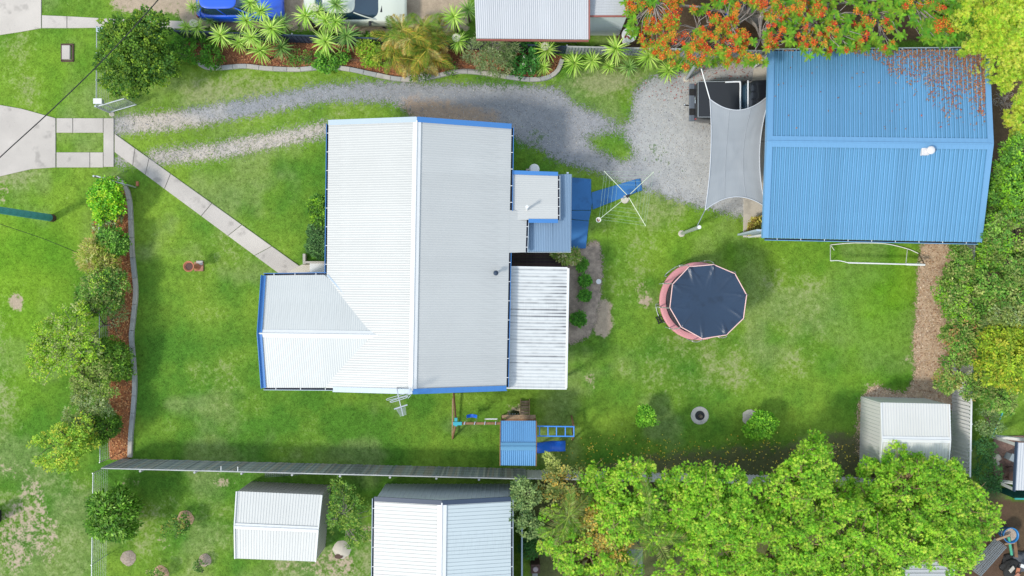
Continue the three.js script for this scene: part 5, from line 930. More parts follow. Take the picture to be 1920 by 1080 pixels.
// ---------------------------------------------------------------- neighbour's patio at the lower right edge, and the junk heap
{
  reseed(71);
  const s = thing('neighbour_patio', "neighbour's patio with white roof beams and a brown floor at the right edge", 'patio', P(1900, 870));
  part(s, 'floor', slab(pxs([[1862, 818], [2000, 814], [2000, 910], [1862, 906]]), 0.06, 0.1), mulchMat([0.13, 0.075, 0.06], [0.3, 0.19, 0.15]));
  const h = 2.5; laySheets(s, P(1906, 830, h), P(1990, 830, h), P(1990, 920, h), P(1901, 919, h), 3, 6, SINE, 0.025, M.galv, { smooth: true });
  part(s, 'fascia', bar(P(1906, 828, h), P(1901, 921, h), 0.05, 0.12), M.trimNavy);
  for (const [a, b] of [[[1862, 819, 0.1], [1906, 834, h - 0.08]], [[1866, 818, 0.3], [1960, 829, h - 0.05]], [[1862, 900, 0.1], [1902, 918, h - 0.08]], [[1864, 900, 0.3], [1930, 910, h - 0.3]]]) part(s, 'beam', bar(P(...a), P(...b), 0.13, 0.1), M.trimWhite);
  const b1 = thing('storage_box', 'grey plastic storage box turned askew on the neighbour patio', 'box', P(1888, 855)), p1 = P(1888, 855); const g1 = new RoundedBoxGeometry(0.36, 0.4, 0.3, 2, 0.03); g1.rotateY(-0.5); g1.translate(p1.x, 0.26, p1.z); part(b1, 'body', g1, std([0.2, 0.24, 0.27], 0.6)); const g2 = new RoundedBoxGeometry(0.4, 0.05, 0.34, 2, 0.02); g2.rotateY(-0.5); g2.translate(p1.x, 0.48, p1.z); part(b1, 'lid', g2, std([0.26, 0.3, 0.33], 0.6));
  const b2 = thing('bench', 'brown and grey bench in the shade of the neighbour patio roof', 'bench', P(1890, 885)), p2 = P(1884, 884), p3 = P(1894, 884); part(b2, 'seat', box(p2.x, 0.42, p2.z, 0.24, 0.05, 0.62, 0.01), M.timberDark); part(b2, 'cushion', box(p3.x, 0.44, p3.z, 0.26, 0.08, 0.62, 0.02), std([0.13, 0.16, 0.18], 0.8)); for (const k of [-0.25, 0.25]) part(b2, 'leg', box(p2.x + 0.12, 0.22, p2.z + k, 0.3, 0.38, 0.05), M.timberDark);
  const rock = (label, x, y, r) => { const t = thing('rock', label, 'rock', P(x, y)); const g = new THREE.IcosahedronGeometry(r, 3), p = g.attributes.position, q = P(x, y); for (let i = 0; i < p.count; i++) { const k = 0.75 + 0.5 * fbm(p.getX(i) * 6 + x, p.getZ(i) * 6 + p.getY(i) * 4 + 9, 3); p.setXYZ(i, p.getX(i) * k * 1.25, p.getY(i) * k * 0.7, p.getZ(i) * k); } g.computeVertexNormals(); g.translate(q.x, r * 0.5, q.z); part(t, 'stone', boxUV(g), M.apron); };
  rock('larger cream rock on the left edge of the neighbour patio', 1866, 857, 0.16); rock('smaller cream rock below the larger one on the neighbour patio', 1866, 868, 0.12);
  const pole = thing('leaning_pole', 'long turquoise pole leaning over the neighbour lawn at the right edge', 'pole', P(1864, 818)); part(pole, 'shaft', rod(P(1859, 820, 0.1), P(1906, 716, 1.6), 0.03), std([0.1, 0.5, 0.52], 0.4));
  const nt = thing('blue_tub', 'blue plastic tub half filled with soil on the junk heap, bottom right', 'tub', P(1880, 998)); const c = P(1878, 995);
  const tb = new THREE.LatheGeometry([[0, 0.02], [0.26, 0.02], [0.34, 0.5], [0.37, 0.52], [0.34, 0.53], [0.31, 0.48], [0.25, 0.06], [0, 0.06]].map(([x, y]) => new THREE.Vector2(x, y)), 32); tb.translate(c.x, 0.1, c.z); part(nt, 'tub', tb, std([0.02, 0.17, 0.42], 0.45)); const so = new THREE.CircleGeometry(0.31, 24); so.rotateX(-Math.PI / 2); so.rotateZ(0.25); so.translate(c.x - 0.03, 0.5, c.z); part(nt, 'soil', so, M.straw);
  const roll = thing('wire_roll', 'grey wire mesh roll lying diagonally on the junk heap', 'wire roll', P(1850, 1045)), r0 = P(1828, 1072, 0.3), r1 = P(1876, 1018, 0.35), wr = []; const dir = r1.clone().sub(r0).normalize(), sd = V().crossVectors(dir, UPV).normalize(), u2 = V().crossVectors(sd, dir);
  for (let i = 0; i < 20; i++) { const a = i / 20 * 6.283, o = sd.clone().multiplyScalar(0.3 * Math.cos(a)).addScaledVector(u2, 0.22 * Math.sin(a)); wr.push(rod(r0.clone().add(o), r1.clone().add(o), 0.009, 0.009, 4)); }
  for (let j = 0; j < 24; j++) { const cc = r0.clone().lerp(r1, j / 23), ring = []; for (let i = 0; i < 14; i++) { const a = i / 14 * 6.283; ring.push(cc.clone().addScaledVector(sd, 0.3 * Math.cos(a)).addScaledVector(u2, 0.22 * Math.sin(a))); } wr.push(tube(ring, 0.008, 24, 4, true)); } part(roll, 'mesh', join(wr), std([0.3, 0.34, 0.36], 0.5, 0.4));
  const plank = (label, a, b, w, m, h = 0.03) => { const t = thing('plank', label, 'plank', P(...a).lerp(P(...b), 0.5)); part(t, 'board', bar(P(...a), P(...b), w, h), m); };
  plank('orange timber plank propped against the blue tub', [1868, 1012, 0.6], [1893, 1003, 0.66], 0.1, M.timberPale, 0.05); plank('rusty brown plank standing up right of the blue tub', [1902, 1006, 0.2], [1906, 1045, 0.5], 0.14, M.timber); plank('short orange stick crossing the green pipe', [1884, 1020, 0.55], [1902, 1018, 0.6], 0.05, M.timberPale, 0.04);
  const gp = thing('green_pipe', 'green plastic pipe lying on the junk heap beside the wire roll', 'pipe', P(1893, 1030)); part(gp, 'pipe', rod(P(1891, 1006, 0.6), P(1897, 1040, 0.35), 0.06), std([0.05, 0.3, 0.18], 0.5));
  const jk = ['black crumpled plastic sheet on the junk heap near the corner', 'dark grey folded tarpaulin in the bottom right corner']; [[1895, 1062, 0.5, M.rubber], [1912, 1050, 0.45, std([0.07, 0.075, 0.085], 0.7)]].forEach(([x, y, r, m], i) => { const t = thing('tarpaulin', jk[i], 'tarpaulin', P(x, y)); const g = new THREE.SphereGeometry(r, 24, 14), p = g.attributes.position, q = P(x, y); for (let k = 0; k < p.count; k++) { const f = 0.6 + 0.9 * fbm(p.getX(k) * 5 + x, p.getZ(k) * 5 + p.getY(k) * 5, 3); p.setXYZ(k, p.getX(k) * f, Math.max(0, p.getY(k) * f * 0.55), p.getZ(k) * f); } g.computeVertexNormals(); g.translate(q.x, 0.02, q.z); part(t, 'sheet', boxUV(clean(g)), m); });
  ['broken terracotta tile piece lying uppermost on the junk heap', 'pale broken tile piece left of the terracotta one', 'pinkish broken tile piece lowest on the junk heap', 'white broken tile piece beside the plastic sheet'].forEach((lab, i) => { const [x, y] = [[1896, 1064], [1884, 1060], [1892, 1072], [1905, 1054]][i], t = thing('broken_tile', lab, 'tile', P(x, y)), q = P(x, y); const g = box(0, 0, 0, 0.32, 0.035, 0.16, 0.005); g.rotateZ(rr(-0.4, 0.4)); g.rotateY(rr(0, 3)); g.translate(q.x, 0.42 + i * 0.03, q.z); part(t, 'piece', g, [M.terracotta, M.apron, M.brickPaver, M.trimWhite][i]); });
  // things under the orange-flowered tree
  const tb2 = thing('garden_table', 'round white garden table with dark red pattern beside the orange-flowered tree', 'table', P(1170, 85)), tc = P(1179.5, 66, 0.75);
  part(tb2, 'top', rod(V(tc.x, 0.72, tc.z), V(tc.x, 0.76, tc.z), 0.33, 0.34, 36), M.whitePaint); const red = std([0.25, 0.03, 0.04], 0.7); part(tb2, 'inlay', join([0.3, 1.6, 3.4, 4.7].map((a, i) => { const g = new THREE.CircleGeometry(0.13, 14); g.scale(1, 0.35, 1); g.rotateZ(a + 0.8); g.rotateX(-Math.PI / 2); g.translate(tc.x + 0.15 * Math.cos(a), 0.7645 + i * 0.0006, tc.z - 0.13 * Math.sin(a)); return g; })), red); part(tb2, 'leg', rod(V(tc.x, 0, tc.z), V(tc.x, 0.72, tc.z), 0.04), M.whitePaint); part(tb2, 'foot', rod(V(tc.x, 0, tc.z), V(tc.x, 0.03, tc.z), 0.2, 0.18, 20), M.whitePaint);
  const pool = thing('blue_ring', 'blue plastic ring glimpsed under the orange-flowered tree', 'plastic ring', P(1378, 22)), pc = P(1380, 22, 0.4); const tg = new THREE.TorusGeometry(0.42, 0.07, 12, 40); tg.rotateX(Math.PI / 2); tg.translate(pc.x, 0.4, pc.z); part(pool, 'ring', tg, std([0.01, 0.08, 0.6], 0.4)); part(pool, 'wall', (() => { const g = new THREE.CylinderGeometry(0.42, 0.4, 0.36, 36, 1, true); g.translate(pc.x, 0.2, pc.z); return g; })(), std([0.02, 0.1, 0.4], 0.5));
  const dk = thing('incinerator', 'dark rusty square drum with a round lid beside the neighbour garage', 'drum', P(1002, 1052)), dc = P(1003, 1054); part(dk, 'drum', box(dc.x, 0.4, dc.z, 0.42, 0.8, 0.42, 0.03), M.timberDark); part(dk, 'lid', rod(V(dc.x, 0.8, dc.z), V(dc.x, 0.86, dc.z), 0.13, 0.11, 18), std([0.35, 0.27, 0.28], 0.7));
  const pv = thing('paving_stone', 'square pale paving stone below the dark drum at the bottom edge', 'paving stone', P(1003, 1076)); part(pv, 'stone', box(P(1003, 1076).x, 0.04, P(1003, 1076).z, 0.25, 0.07, 0.36, 0.01), M.kerb[1]);
  const fr = thing('narrow_fence', 'thin steel-topped fence between the neighbour garage and the trees', 'fence', P(978, 1040)); const fa = P(978, 925), fb = P(978, 1160); for (let i = 0; i < 3; i++) { const p = fa.clone().lerp(fb, i / 3), q = fa.clone().lerp(fb, (i + 1) / 3); part(fr, 'panel', ribSheet(V(p.x, 1.3, p.z), V(q.x, 1.3, q.z), q, p, 10, TRAP, 0.02, { normal: V(1, 0, 0) }), M.trimNavy); } part(fr, 'top_rail', bar(V(fa.x, 1.31, fa.z), V(fb.x, 1.31, fb.z), 0.07, 0.04), M.trimPale);
  const ga = (label, c, n) => { const t = thing('corrugated_roof', label, 'roof', P(c[0][0], c[0][1])); const q = c.map(([x, y]) => P(x, y, 2.4)); laySheets(t, q[0], q[1], q[2], q[3], n, 6, TRAP, 0.03, M.galv); for (const p of q) part(t, 'post', rod(p.clone().lerp(q[0], 0.05).setY(0), p.clone().lerp(q[0], 0.05).setY(2.38), 0.05), M.galvSteel); };
  ga('grey slatted roof peeping out under the palms at the bottom edge', [[1150, 1030], [1205, 1030], [1205, 1150], [1150, 1150]], 2); ga('silver corrugated roof peeping out below the bright green trees, bottom edge', [[1690, 1180], [1690, 1050], [1790, 1050], [1790, 1180]], 3);
  const ws = thing('white_post', 'thin white post in the shade at the bottom edge left of the palms', 'post', P(1080, 1070)); part(ws, 'shaft', bar(P(1078, 1064, 0), P(1083, 1074, 0.9), 0.06, 0.06), M.whitePaint);
}
// ---------------------------------------------------------------- vehicles (all point to the right of the picture)
function gridGeo(rows, closed = false) {
  const n = rows[0].length, pos = [], idx = []; rows.forEach((r) => r.forEach((p) => pos.push(p.x, p.y, p.z)));
  for (let j = 0; j < rows.length - 1; j++) for (let i = 0; i < (closed ? n : n - 1); i++) { const a = j * n + i, b = j * n + (i + 1) % n; idx.push(a, a + n, b, b, a + n, b + n); }
  const g = new THREE.BufferGeometry(); g.setAttribute('position', new THREE.Float32BufferAttribute(pos, 3)); g.setIndex(idx); g.computeVertexNormals(); return boxUV(g);
}
const ring = (x0, x1, w, y, n = 48, e = 4.5, bow = 0) => { const r = []; for (let i = 0; i < n; i++) { const a = i / n * 6.2832, c = Math.cos(a), s = Math.sin(a), px = Math.sign(c) * Math.pow(Math.abs(c), 2 / e), pz = Math.sign(s) * Math.pow(Math.abs(s), 2 / e); r.push(V((x0 + x1) / 2 + px * (x1 - x0) / 2 + bow * (1 - pz * pz) * Math.sign(px) * (Math.abs(px) > 0.6 ? 1 : 0), y, pz * w)); } return r; };
function car(name, label, cat, at, L, W, paint, o) {
  const t = thing(name, label, cat, at), w = W / 2, add = (geo, nm, mat, par = t) => { const m = flag(new THREE.Mesh(geo, mat)); m.name = nm; par.add(m); return m; };
  const xs = [-1, -0.985, -0.95, -0.85, -0.7, -0.4, 0, 0.4, 0.7, 0.85, 0.94, 0.98, 1].map((k) => k * L / 2);
  const deckAt = (x) => { const p = o.deck; for (let i = 1; i < p.length; i++) if (x <= p[i][0]) return lerp(p[i - 1][1], p[i][1], (x - p[i - 1][0]) / (p[i][0] - p[i - 1][0])); return p[p.length - 1][1]; };
  const rows = xs.map((x) => { const k = Math.abs(x) / (L / 2), hw = w * (k > 0.7 ? 1 - 0.16 * Math.pow((k - 0.7) / 0.3, 2.2) : 1), d = deckAt(x), end = k > 0.99 ? 0.55 : 1, h = [[0.9, 0.24], [0.985, 0.32], [1, 0.52], [0.995, d * 0.8], [0.97, d - 0.035], [0.9, d], [0.5, d + 0.02], [0, d + 0.03]]; const half = h.map(([a, y]) => V(x, lerp(0.5, y, end), -a * hw)); return [...half, ...half.slice(0, -1).reverse().map((p) => V(p.x, p.y, -p.z))]; });
  add(gridGeo(rows), 'body', paint); add(gridGeo([rows[0], rows[0].map(() => V(-L / 2 + 0.01, 0.5, 0))]), 'rear_panel', paint); add(gridGeo([rows[12], rows[12].map(() => V(L / 2 - 0.01, 0.5, 0))]), 'front_panel', paint);
  const [b0, b1, r0, r1, rh] = o.cab, bd = Math.min(deckAt(b0), deckAt(b1)) - 0.01, base = ring(b0, b1, w * 0.9, bd), mid = ring(lerp(b0, r0, 0.5) - 0.03, lerp(b1, r1, 0.5) + 0.04, w * 0.85, lerp(bd, rh, 0.55)), top = ring(r0, r1, w * 0.74, rh - 0.02);
  add(gridGeo([base, mid, top], true), 'glass', M.glass);
  const rows2 = [0.999, 0.97, 0.8, 0.5, 0.2, 0.01].map((k) => ring(lerp((r0 + r1) / 2, r0 - 0.03, k), lerp((r0 + r1) / 2, r1 + 0.03, k), (w * 0.74 + 0.03) * k, rh + (k > 0.99 ? -0.02 : 0.012 + 0.035 * (1 - k * k)))); add(gridGeo(rows2, true), 'roof', paint);
  for (const s of [-1, 1]) { for (const [xb, xr] of [[b0 + 0.12, r0 + 0.04], [b1 - 0.14, r1 - 0.04], [(b0 + b1) / 2 - 0.05, (r0 + r1) / 2 - 0.1]]) add(tube([V(xb, bd - 0.01, s * w * 0.885), V(lerp(xb, xr, 0.55) + (xb > xr ? 0.04 : -0.02), lerp(bd, rh, 0.55), s * w * 0.845), V(xr, rh - 0.02, s * w * 0.735)], 0.032, 12, 6), 'pillar', paint);
    const mir = new RoundedBoxGeometry(0.13, 0.12, 0.2, 2, 0.04); mir.translate(b1 - 0.45, bd + 0.06, s * (w + 0.08)); add(mir, 'mirror', o.mirror || paint);
    for (const x of [-L * 0.29, L * 0.3]) { const g = new THREE.TorusGeometry(0.25, 0.085, 10, 28); const wh = add(g, 'wheel', M.rubber); wh.position.set(x, 0.335, s * (w - 0.1)); const rim = new THREE.CylinderGeometry(0.2, 0.2, 0.12, 20); rim.rotateX(Math.PI / 2); add(rim, 'rim', M.steel, wh); }
    const hl = new RoundedBoxGeometry(0.22, 0.14, 0.36, 2, 0.05); hl.translate(L / 2 - 0.16, deckAt(L / 2 - 0.2) - 0.1, s * w * 0.66); add(hl, 'headlight', M.chrome);
    const tl = new RoundedBoxGeometry(0.1, 0.2, 0.26, 2, 0.03); tl.translate(-L / 2 + 0.07, 0.72, s * w * 0.74); add(tl, 'tail_light', std([0.35, 0.01, 0.015], 0.25)); }
  const wiper = bar(V(b1 - 0.03, bd + 0.02, -w * 0.6), V(b1 + 0.02, bd + 0.02, w * 0.5), 0.16, 0.02); add(wiper, 'scuttle', M.black);
  return { t, add, w };
}
reseed(81);
car('parked_car', 'bright blue parked hatchback half hidden by yuccas at the top edge', 'car', P(453, 5, 0.5).setY(0), 3.95, 1.72, new THREE.MeshPhysicalMaterial({ color: C([0.008, 0.09, 0.62]), roughness: 0.35, clearcoat: 1, clearcoatRoughness: 0.08, side: THREE.DoubleSide }), { deck: [[-2, 0.8], [-1.6, 0.95], [0.6, 0.95], [1.5, 0.86], [2, 0.66]], cab: [-1.85, 1.0, -1.5, 0.1, 1.46] });
car('parked_car', 'cream white parked sedan behind the yuccas and golden palm at the top edge', 'car', P(667, 10, 0.6).setY(0), 4.7, 1.78, new THREE.MeshPhysicalMaterial({ color: C([0.6, 0.62, 0.52]), roughness: 0.35, clearcoat: 1, clearcoatRoughness: 0.1, side: THREE.DoubleSide }), { deck: [[-2.4, 0.82], [-1.9, 0.95], [0.9, 0.93], [1.7, 0.86], [2.4, 0.62]], cab: [-1.85, 1.18, -1.28, 0.12, 1.43], mirror: M.black });
{
  const paint = new THREE.MeshPhysicalMaterial({ color: C([0.012, 0.013, 0.017]), roughness: 0.35, clearcoat: 1, clearcoatRoughness: 0.1, side: THREE.DoubleSide });
  const c = P(1412, 188, 1).setY(0), { t, add, w } = car('pickup_ute', 'black utility truck with covered tray, parked under the shade sail and blue shed', 'pickup truck', c, 5.2, 1.82, paint, { deck: [[-2.6, 1.06], [-0.6, 1.1], [-0.5, 1.12], [1.2, 1.1], [2.2, 1.02], [2.6, 0.8]], cab: [-0.62, 1.5, -0.42, 0.75, 1.74], mirror: M.black });
  const cover = new RoundedBoxGeometry(1.86, 0.05, 1.56, 2, 0.02); cover.translate(-1.6, 1.14, 0); add(cover, 'tonneau_cover', std([0.024, 0.028, 0.036], 0.75, 0, { bumpMap: rep(fine, 2), bumpScale: 0.004 }));
  const edge = join([bar(V(-2.54, 1.155, -0.8), V(-2.54, 1.155, 0.8), 0.025, 0.02), bar(V(-2.54, 1.155, 0.8), V(-0.7, 1.155, 0.8), 0.02, 0.02), bar(V(-2.54, 1.155, -0.8), V(-0.7, 1.155, -0.8), 0.02, 0.02)]); add(edge, 'cover_edge', M.galvSteel);
  const sport = tube([V(-1.35, 1.28, -0.74), V(-0.76, 1.34, -0.74), V(-0.7, 1.36, -0.66), V(-0.7, 1.36, 0), V(-0.7, 1.36, 0.66), V(-0.76, 1.34, 0.74), V(-1.35, 1.28, 0.74)], 0.038, 60, 8); add(sport, 'sports_bar', M.brightBar);
  add(bar(V(-0.5, 1.77, -0.66), V(-0.5, 1.77, 0.66), 0.05, 0.03), 'roof_trim', M.brightBar);
  for (let i = 0; i < 4; i++) add(bar(V(-0.35, 1.79, -0.5 + i * 0.33), V(0.6, 1.79, -0.5 + i * 0.33), 0.05, 0.012), 'roof_ridge', paint);
  const bump = new RoundedBoxGeometry(0.26, 0.16, 1.72, 2, 0.05); bump.translate(-2.68, 0.62, 0); const bm = add(bump, 'rear_bumper', std([0.11, 0.13, 0.16], 0.6)); for (const z of [-0.45, 0.45]) { const g = new RoundedBoxGeometry(0.28, 0.04, 0.3, 1, 0.015); g.translate(-2.68, 0.71, z); add(g, 'step_pad', M.rubber, bm); }
  add(join([rod(V(-2.75, 0.5, 0.1), V(-3.0, 0.52, 0.1), 0.03), rod(V(-3.0, 0.5, 0.1), V(-3.0, 0.6, 0.1), 0.03)]), 'tow_bar', M.black); const ball = new THREE.SphereGeometry(0.045, 14, 10); ball.translate(-3.0, 0.62, 0.1); add(ball, 'tow_ball', M.chrome);
  const hd = new RoundedBoxGeometry(0.05, 0.08, 0.3, 2, 0.02); hd.translate(-2.63, 1.0, 0); add(hd, 'tailgate_handle', M.chrome);
}
// ---------------------------------------------------------------- plants
class Leaves {
  constructor(gain = 1.45) { this.k = gain; this.p = []; this.n = []; this.c = []; this.i = []; }
  v(x, y, z, n, c) { this.p.push(x, y, z); this.n.push(n[0], n[1], n[2]); this.c.push(Math.min(0.8, c[0] * this.k), Math.min(0.8, c[1] * this.k), Math.min(0.8, c[2] * this.k * 0.85)); return this.p.length / 3 - 1; }
  // one pointed leaf: base, direction, across, normal, length, width
  leaf(b, d, s, n, L, w, c, droop = 0.1) {
    const mx = b[0] + d[0] * L * 0.45, my = b[1] + d[1] * L * 0.45, mz = b[2] + d[2] * L * 0.45, f = w * 0.22;
    const a = this.v(b[0], b[1], b[2], n, c), l = this.v(mx - s[0] * w + n[0] * f, my - s[1] * w + n[1] * f, mz - s[2] * w + n[2] * f, [n[0] + s[0] * 0.35, n[1] + s[1] * 0.35, n[2] + s[2] * 0.35], c), r = this.v(mx + s[0] * w + n[0] * f, my + s[1] * w + n[1] * f, mz + s[2] * w + n[2] * f, [n[0] - s[0] * 0.35, n[1] - s[1] * 0.35, n[2] - s[2] * 0.35], c), t = this.v(b[0] + d[0] * L, b[1] + d[1] * L - droop * L, b[2] + d[2] * L, n, c);
    this.i.push(a, t, l, a, r, t);
  }
  tri(a, b, c, n, col) { this.i.push(this.v(...a, n, col), this.v(...b, n, col), this.v(...c, n, col)); }
  geo() { const g = new THREE.BufferGeometry(); g.setAttribute('position', new THREE.Float32BufferAttribute(this.p, 3)); g.setAttribute('normal', new THREE.Float32BufferAttribute(this.n, 3)); g.setAttribute('color', new THREE.Float32BufferAttribute(this.c, 3)); g.setIndex(this.i); return g; }
}
const norm = (a) => { const l = Math.hypot(a[0], a[1], a[2]) || 1; return [a[0] / l, a[1] / l, a[2] / l]; };
const cross = (a, b) => [a[1] * b[2] - a[2] * b[1], a[2] * b[0] - a[0] * b[2], a[0] * b[1] - a[1] * b[0]];
const sph = () => { const y = rr(-1, 1), a = rr(0, 6.2832), r = Math.sqrt(1 - y * y); return [r * Math.cos(a), y, r * Math.sin(a)]; };
// a crown of leaf clumps spread over blobs [px, py, height, radius px(ground scale), flattening]
function crownOf(o) {
  const L = new Leaves(o.gain || 1.75), tips = [];
  const blobs = o.blobs.map(([x, y, h, r, f = 0.75]) => { const p = P(x, y, h); return { p, r: r * (H - h) / 1280, f }; });
  const tot = blobs.reduce((a, b) => a + b.r * b.r, 0);
  for (let k = 0; k < o.clumps; k++) {
    let q = rnd() * tot, b = blobs[0]; for (const c of blobs) { q -= c.r * c.r; if (q <= 0) { b = c; break; } }
    let d = sph(); if (d[1] < -0.25) d[1] = -d[1] * 0.6; d = norm(d);
    const wob = (o.wob0 ?? 0.66) + 0.62 * fbm(d[0] * 2.3 + b.p.x, d[2] * 2.3 + b.p.z + d[1], 3), rad = b.r * wob * (rnd() < (o.inner ?? 0.25) ? rr(0.35, 0.8) : rr(0.82, 1.0));
    const c = [b.p.x + d[0] * rad, b.p.y + d[1] * rad * b.f, b.p.z + d[2] * rad];
    if (c[1] < 0.05) c[1] = 0.05 + rnd() * 0.1;
    if (o.gap && fbm(c[0] * o.gap[0] + 40, c[2] * o.gap[0] + c[1], 2) < o.gap[1]) continue;
    tips.push(V(...c));
    const rc = rr(o.rc[0], o.rc[1]), base = pick(o.pal), tint = rr(0.78, 1.22), m = Math.round(o.m * rr(0.7, 1.3));
    for (let j = 0; j < m; j++) {
      const e = sph(), rr_ = rc * Math.cbrt(rnd()), p = [c[0] + e[0] * rr_, Math.max(0.03, c[1] + e[1] * rr_ * (o.flat ?? 0.6)), c[2] + e[2] * rr_];
      const jn = o.jit ?? 0.45, n = norm([rr(-jn, jn) + d[0] * 0.35, 1, rr(-jn, jn) + d[2] * 0.35]);
      let dir = norm([e[0] * 0.9 + d[0] * 0.6 + rr(-0.5, 0.5), (o.up ?? 0.25) + rr(-0.35, 0.35), e[2] * 0.9 + d[2] * 0.6 + rr(-0.5, 0.5)]);
      const s = norm(cross(dir, n)), nn = norm(cross(s, dir)); if (nn[1] < 0) { nn[0] *= -1; nn[1] *= -1; nn[2] *= -1; }
      const kk = tint * rr(0.75, 1.25), bc = rnd() < 0.2 ? pick(o.pal) : base, col = [bc[0] * kk, bc[1] * kk, bc[2] * kk], len = rr(o.len[0], o.len[1]), wd = len * o.wid;
      if (o.type === 'spray') {      // feathery compound leaf
        const k2 = o.pairs || 4; for (let a = 0; a < k2; a++) { const t = (a + 0.6) / (k2 + 0.4), q0 = [p[0] + dir[0] * len * t, p[1] + dir[1] * len * t - 0.25 * len * t * t, p[2] + dir[2] * len * t]; for (const sg of [-1, 1]) { const ll = wd * (1.15 - 0.6 * Math.abs(t - 0.4)), ld = [s[0] * sg * 0.85 + dir[0] * 0.6, s[1] * sg * 0.85 + dir[1] * 0.6 + rr(-0.1, 0.15), s[2] * sg * 0.85 + dir[2] * 0.6], wq = len / k2 * 0.62, c2 = col.map((v) => v * rr(0.85, 1.15)); const wz = -wq * sg; L.tri([q0[0] - dir[0] * wz, q0[1] - dir[1] * wz, q0[2] - dir[2] * wz], [q0[0] + dir[0] * wz, q0[1] + dir[1] * wz, q0[2] + dir[2] * wz], [q0[0] + ld[0] * ll, q0[1] + ld[1] * ll, q0[2] + ld[2] * ll], nn, c2); } }
      } else if (o.type === 'star') {      // leaflets in a ring
        const k2 = o.pairs || 7, a0 = rr(0, 6.283); for (let a = 0; a < k2; a++) { const an = a0 + a / k2 * 6.283 + rr(-0.25, 0.25), ca = Math.cos(an), sa = Math.sin(an), ll = len * rr(0.7, 1.15), ld = [dir[0] * ca + s[0] * sa, dir[1] * ca + s[1] * sa - 0.18, dir[2] * ca + s[2] * sa], lx = [-dir[0] * sa + s[0] * ca, -dir[1] * sa + s[1] * ca, -dir[2] * sa + s[2] * ca], c2 = col.map((v) => v * rr(0.82, 1.18)), m1 = [p[0] + ld[0] * ll * 0.4, p[1] + ld[1] * ll * 0.3, p[2] + ld[2] * ll * 0.4], n2 = norm([nn[0] + ld[0] * 0.25, nn[1], nn[2] + ld[2] * 0.25]), ia = L.v(p[0], p[1], p[2], nn, c2), ib = L.v(m1[0] - lx[0] * wd, m1[1] - lx[1] * wd, m1[2] - lx[2] * wd, n2, c2), ic = L.v(m1[0] + lx[0] * wd, m1[1] + lx[1] * wd, m1[2] + lx[2] * wd, n2, c2), id = L.v(p[0] + ld[0] * ll, p[1] + ld[1] * ll, p[2] + ld[2] * ll, n2, c2); L.i.push(ia, ic, ib, ib, ic, id); }
      } else L.leaf(p, dir, s, nn, len, wd, col, o.droop ?? 0.15);
    }
  }
  return { geo: L.geo(), tips };
}
function limbs(foot, tips, r, n, thin = 0.012, fork = 0.45, twigs = 0) {
  const g = [], cen = tips.reduce((a, p) => a.add(p), V()).multiplyScalar(1 / tips.length), f = V(lerp(foot.x, cen.x, 0.35), lerp(0, cen.y, fork), lerp(foot.z, cen.z, 0.35));
  const mid = foot.clone().lerp(f, 0.5).add(V(rr(-0.08, 0.08), 0, rr(-0.08, 0.08))); g.push(rod(foot, mid, r, r * 0.85, 9), rod(mid, f, r * 0.85, r * 0.7, 9));
  const forks = []; for (let i = 0; i < Math.max(3, n / 7); i++) { const t = pick(tips), q = f.clone().lerp(t, rr(0.4, 0.6)).add(V(rr(-0.15, 0.15), rr(0, 0.2), rr(-0.15, 0.15))); forks.push(q); g.push(rod(f, q, r * 0.55, r * 0.3, 7)); }
  for (let i = 0; i < n; i++) { const t = pick(tips); let q = forks[0], bd = 1e9; for (const k of forks) { const d = k.distanceTo(t); if (d < bd) { bd = d; q = k; } } const m = q.clone().lerp(t, 0.5).add(V(rr(-0.12, 0.12), rr(-0.05, 0.15), rr(-0.12, 0.12))); g.push(rod(q, m, r * 0.26, r * 0.16 + 0.004, 5), rod(m, t, r * 0.16 + 0.004, thin * 0.6, 5)); }
  for (let i = 0; i < twigs; i++) { const t = pick(tips), a = rr(0, 6.28), L = rr(0.25, 0.55), b = t.clone().add(V(L * Math.cos(a), rr(-0.02, 0.08), L * Math.sin(a))), m = t.clone().lerp(b, 0.5).add(V(rr(-0.05, 0.05), 0.06, rr(-0.05, 0.05))); t.y += 0.06; g.push(rod(t.clone().add(V(-0.3 * Math.cos(a), -0.25, -0.3 * Math.sin(a))), t, 0.016, 0.012, 4), rod(t, m, 0.012, 0.009, 4), rod(m, b, 0.009, 0.005, 4)); }
  return join(g);
}
function tree(name, label, cat, foot, o, group) {
  reseed(o.seed); const f = P(foot[0], foot[1]), t = thing(name, label, cat, f, group), { geo, tips } = crownOf(o);
  part(t, 'trunk', limbs(f, tips, o.trunk || 0.09, o.limbs ?? 40, o.thin, o.fork, o.twigs), o.barkMat || M.bark);
  const c = part(t, 'crown', geo, o.mat || M.leaf);
  if (o.flowers) { const F = new Leaves(1.1); for (let k = 0; k < o.flowers.n; k++) { const q = pick(tips), rc = rr(...o.flowers.r), base = pick(o.flowers.pal); for (let j = 0; j < o.flowers.m; j++) { const e = sph(), p = [q.x + e[0] * rc, q.y + Math.abs(e[1]) * rc * 0.7 + (o.flowers.lift || 0.05), q.z + e[2] * rc], dir = norm([e[0] + rr(-0.4, 0.4), rr(-0.1, 0.7), e[2] + rr(-0.4, 0.4)]), s = norm(cross(dir, norm([rr(-0.5, 0.5), 1, rr(-0.5, 0.5)]))), nn = norm(cross(s, dir)); if (nn[1] < 0) nn.forEach((v, i2) => { nn[i2] = -v; }); const kk = rr(0.75, 1.25); F.leaf(p, dir, s, nn, rr(...o.flowers.len), o.flowers.w, base.map((v) => v * kk), 0.1); } } part(t, 'blossom', F.geo(), M.petal); }
  return t;
}
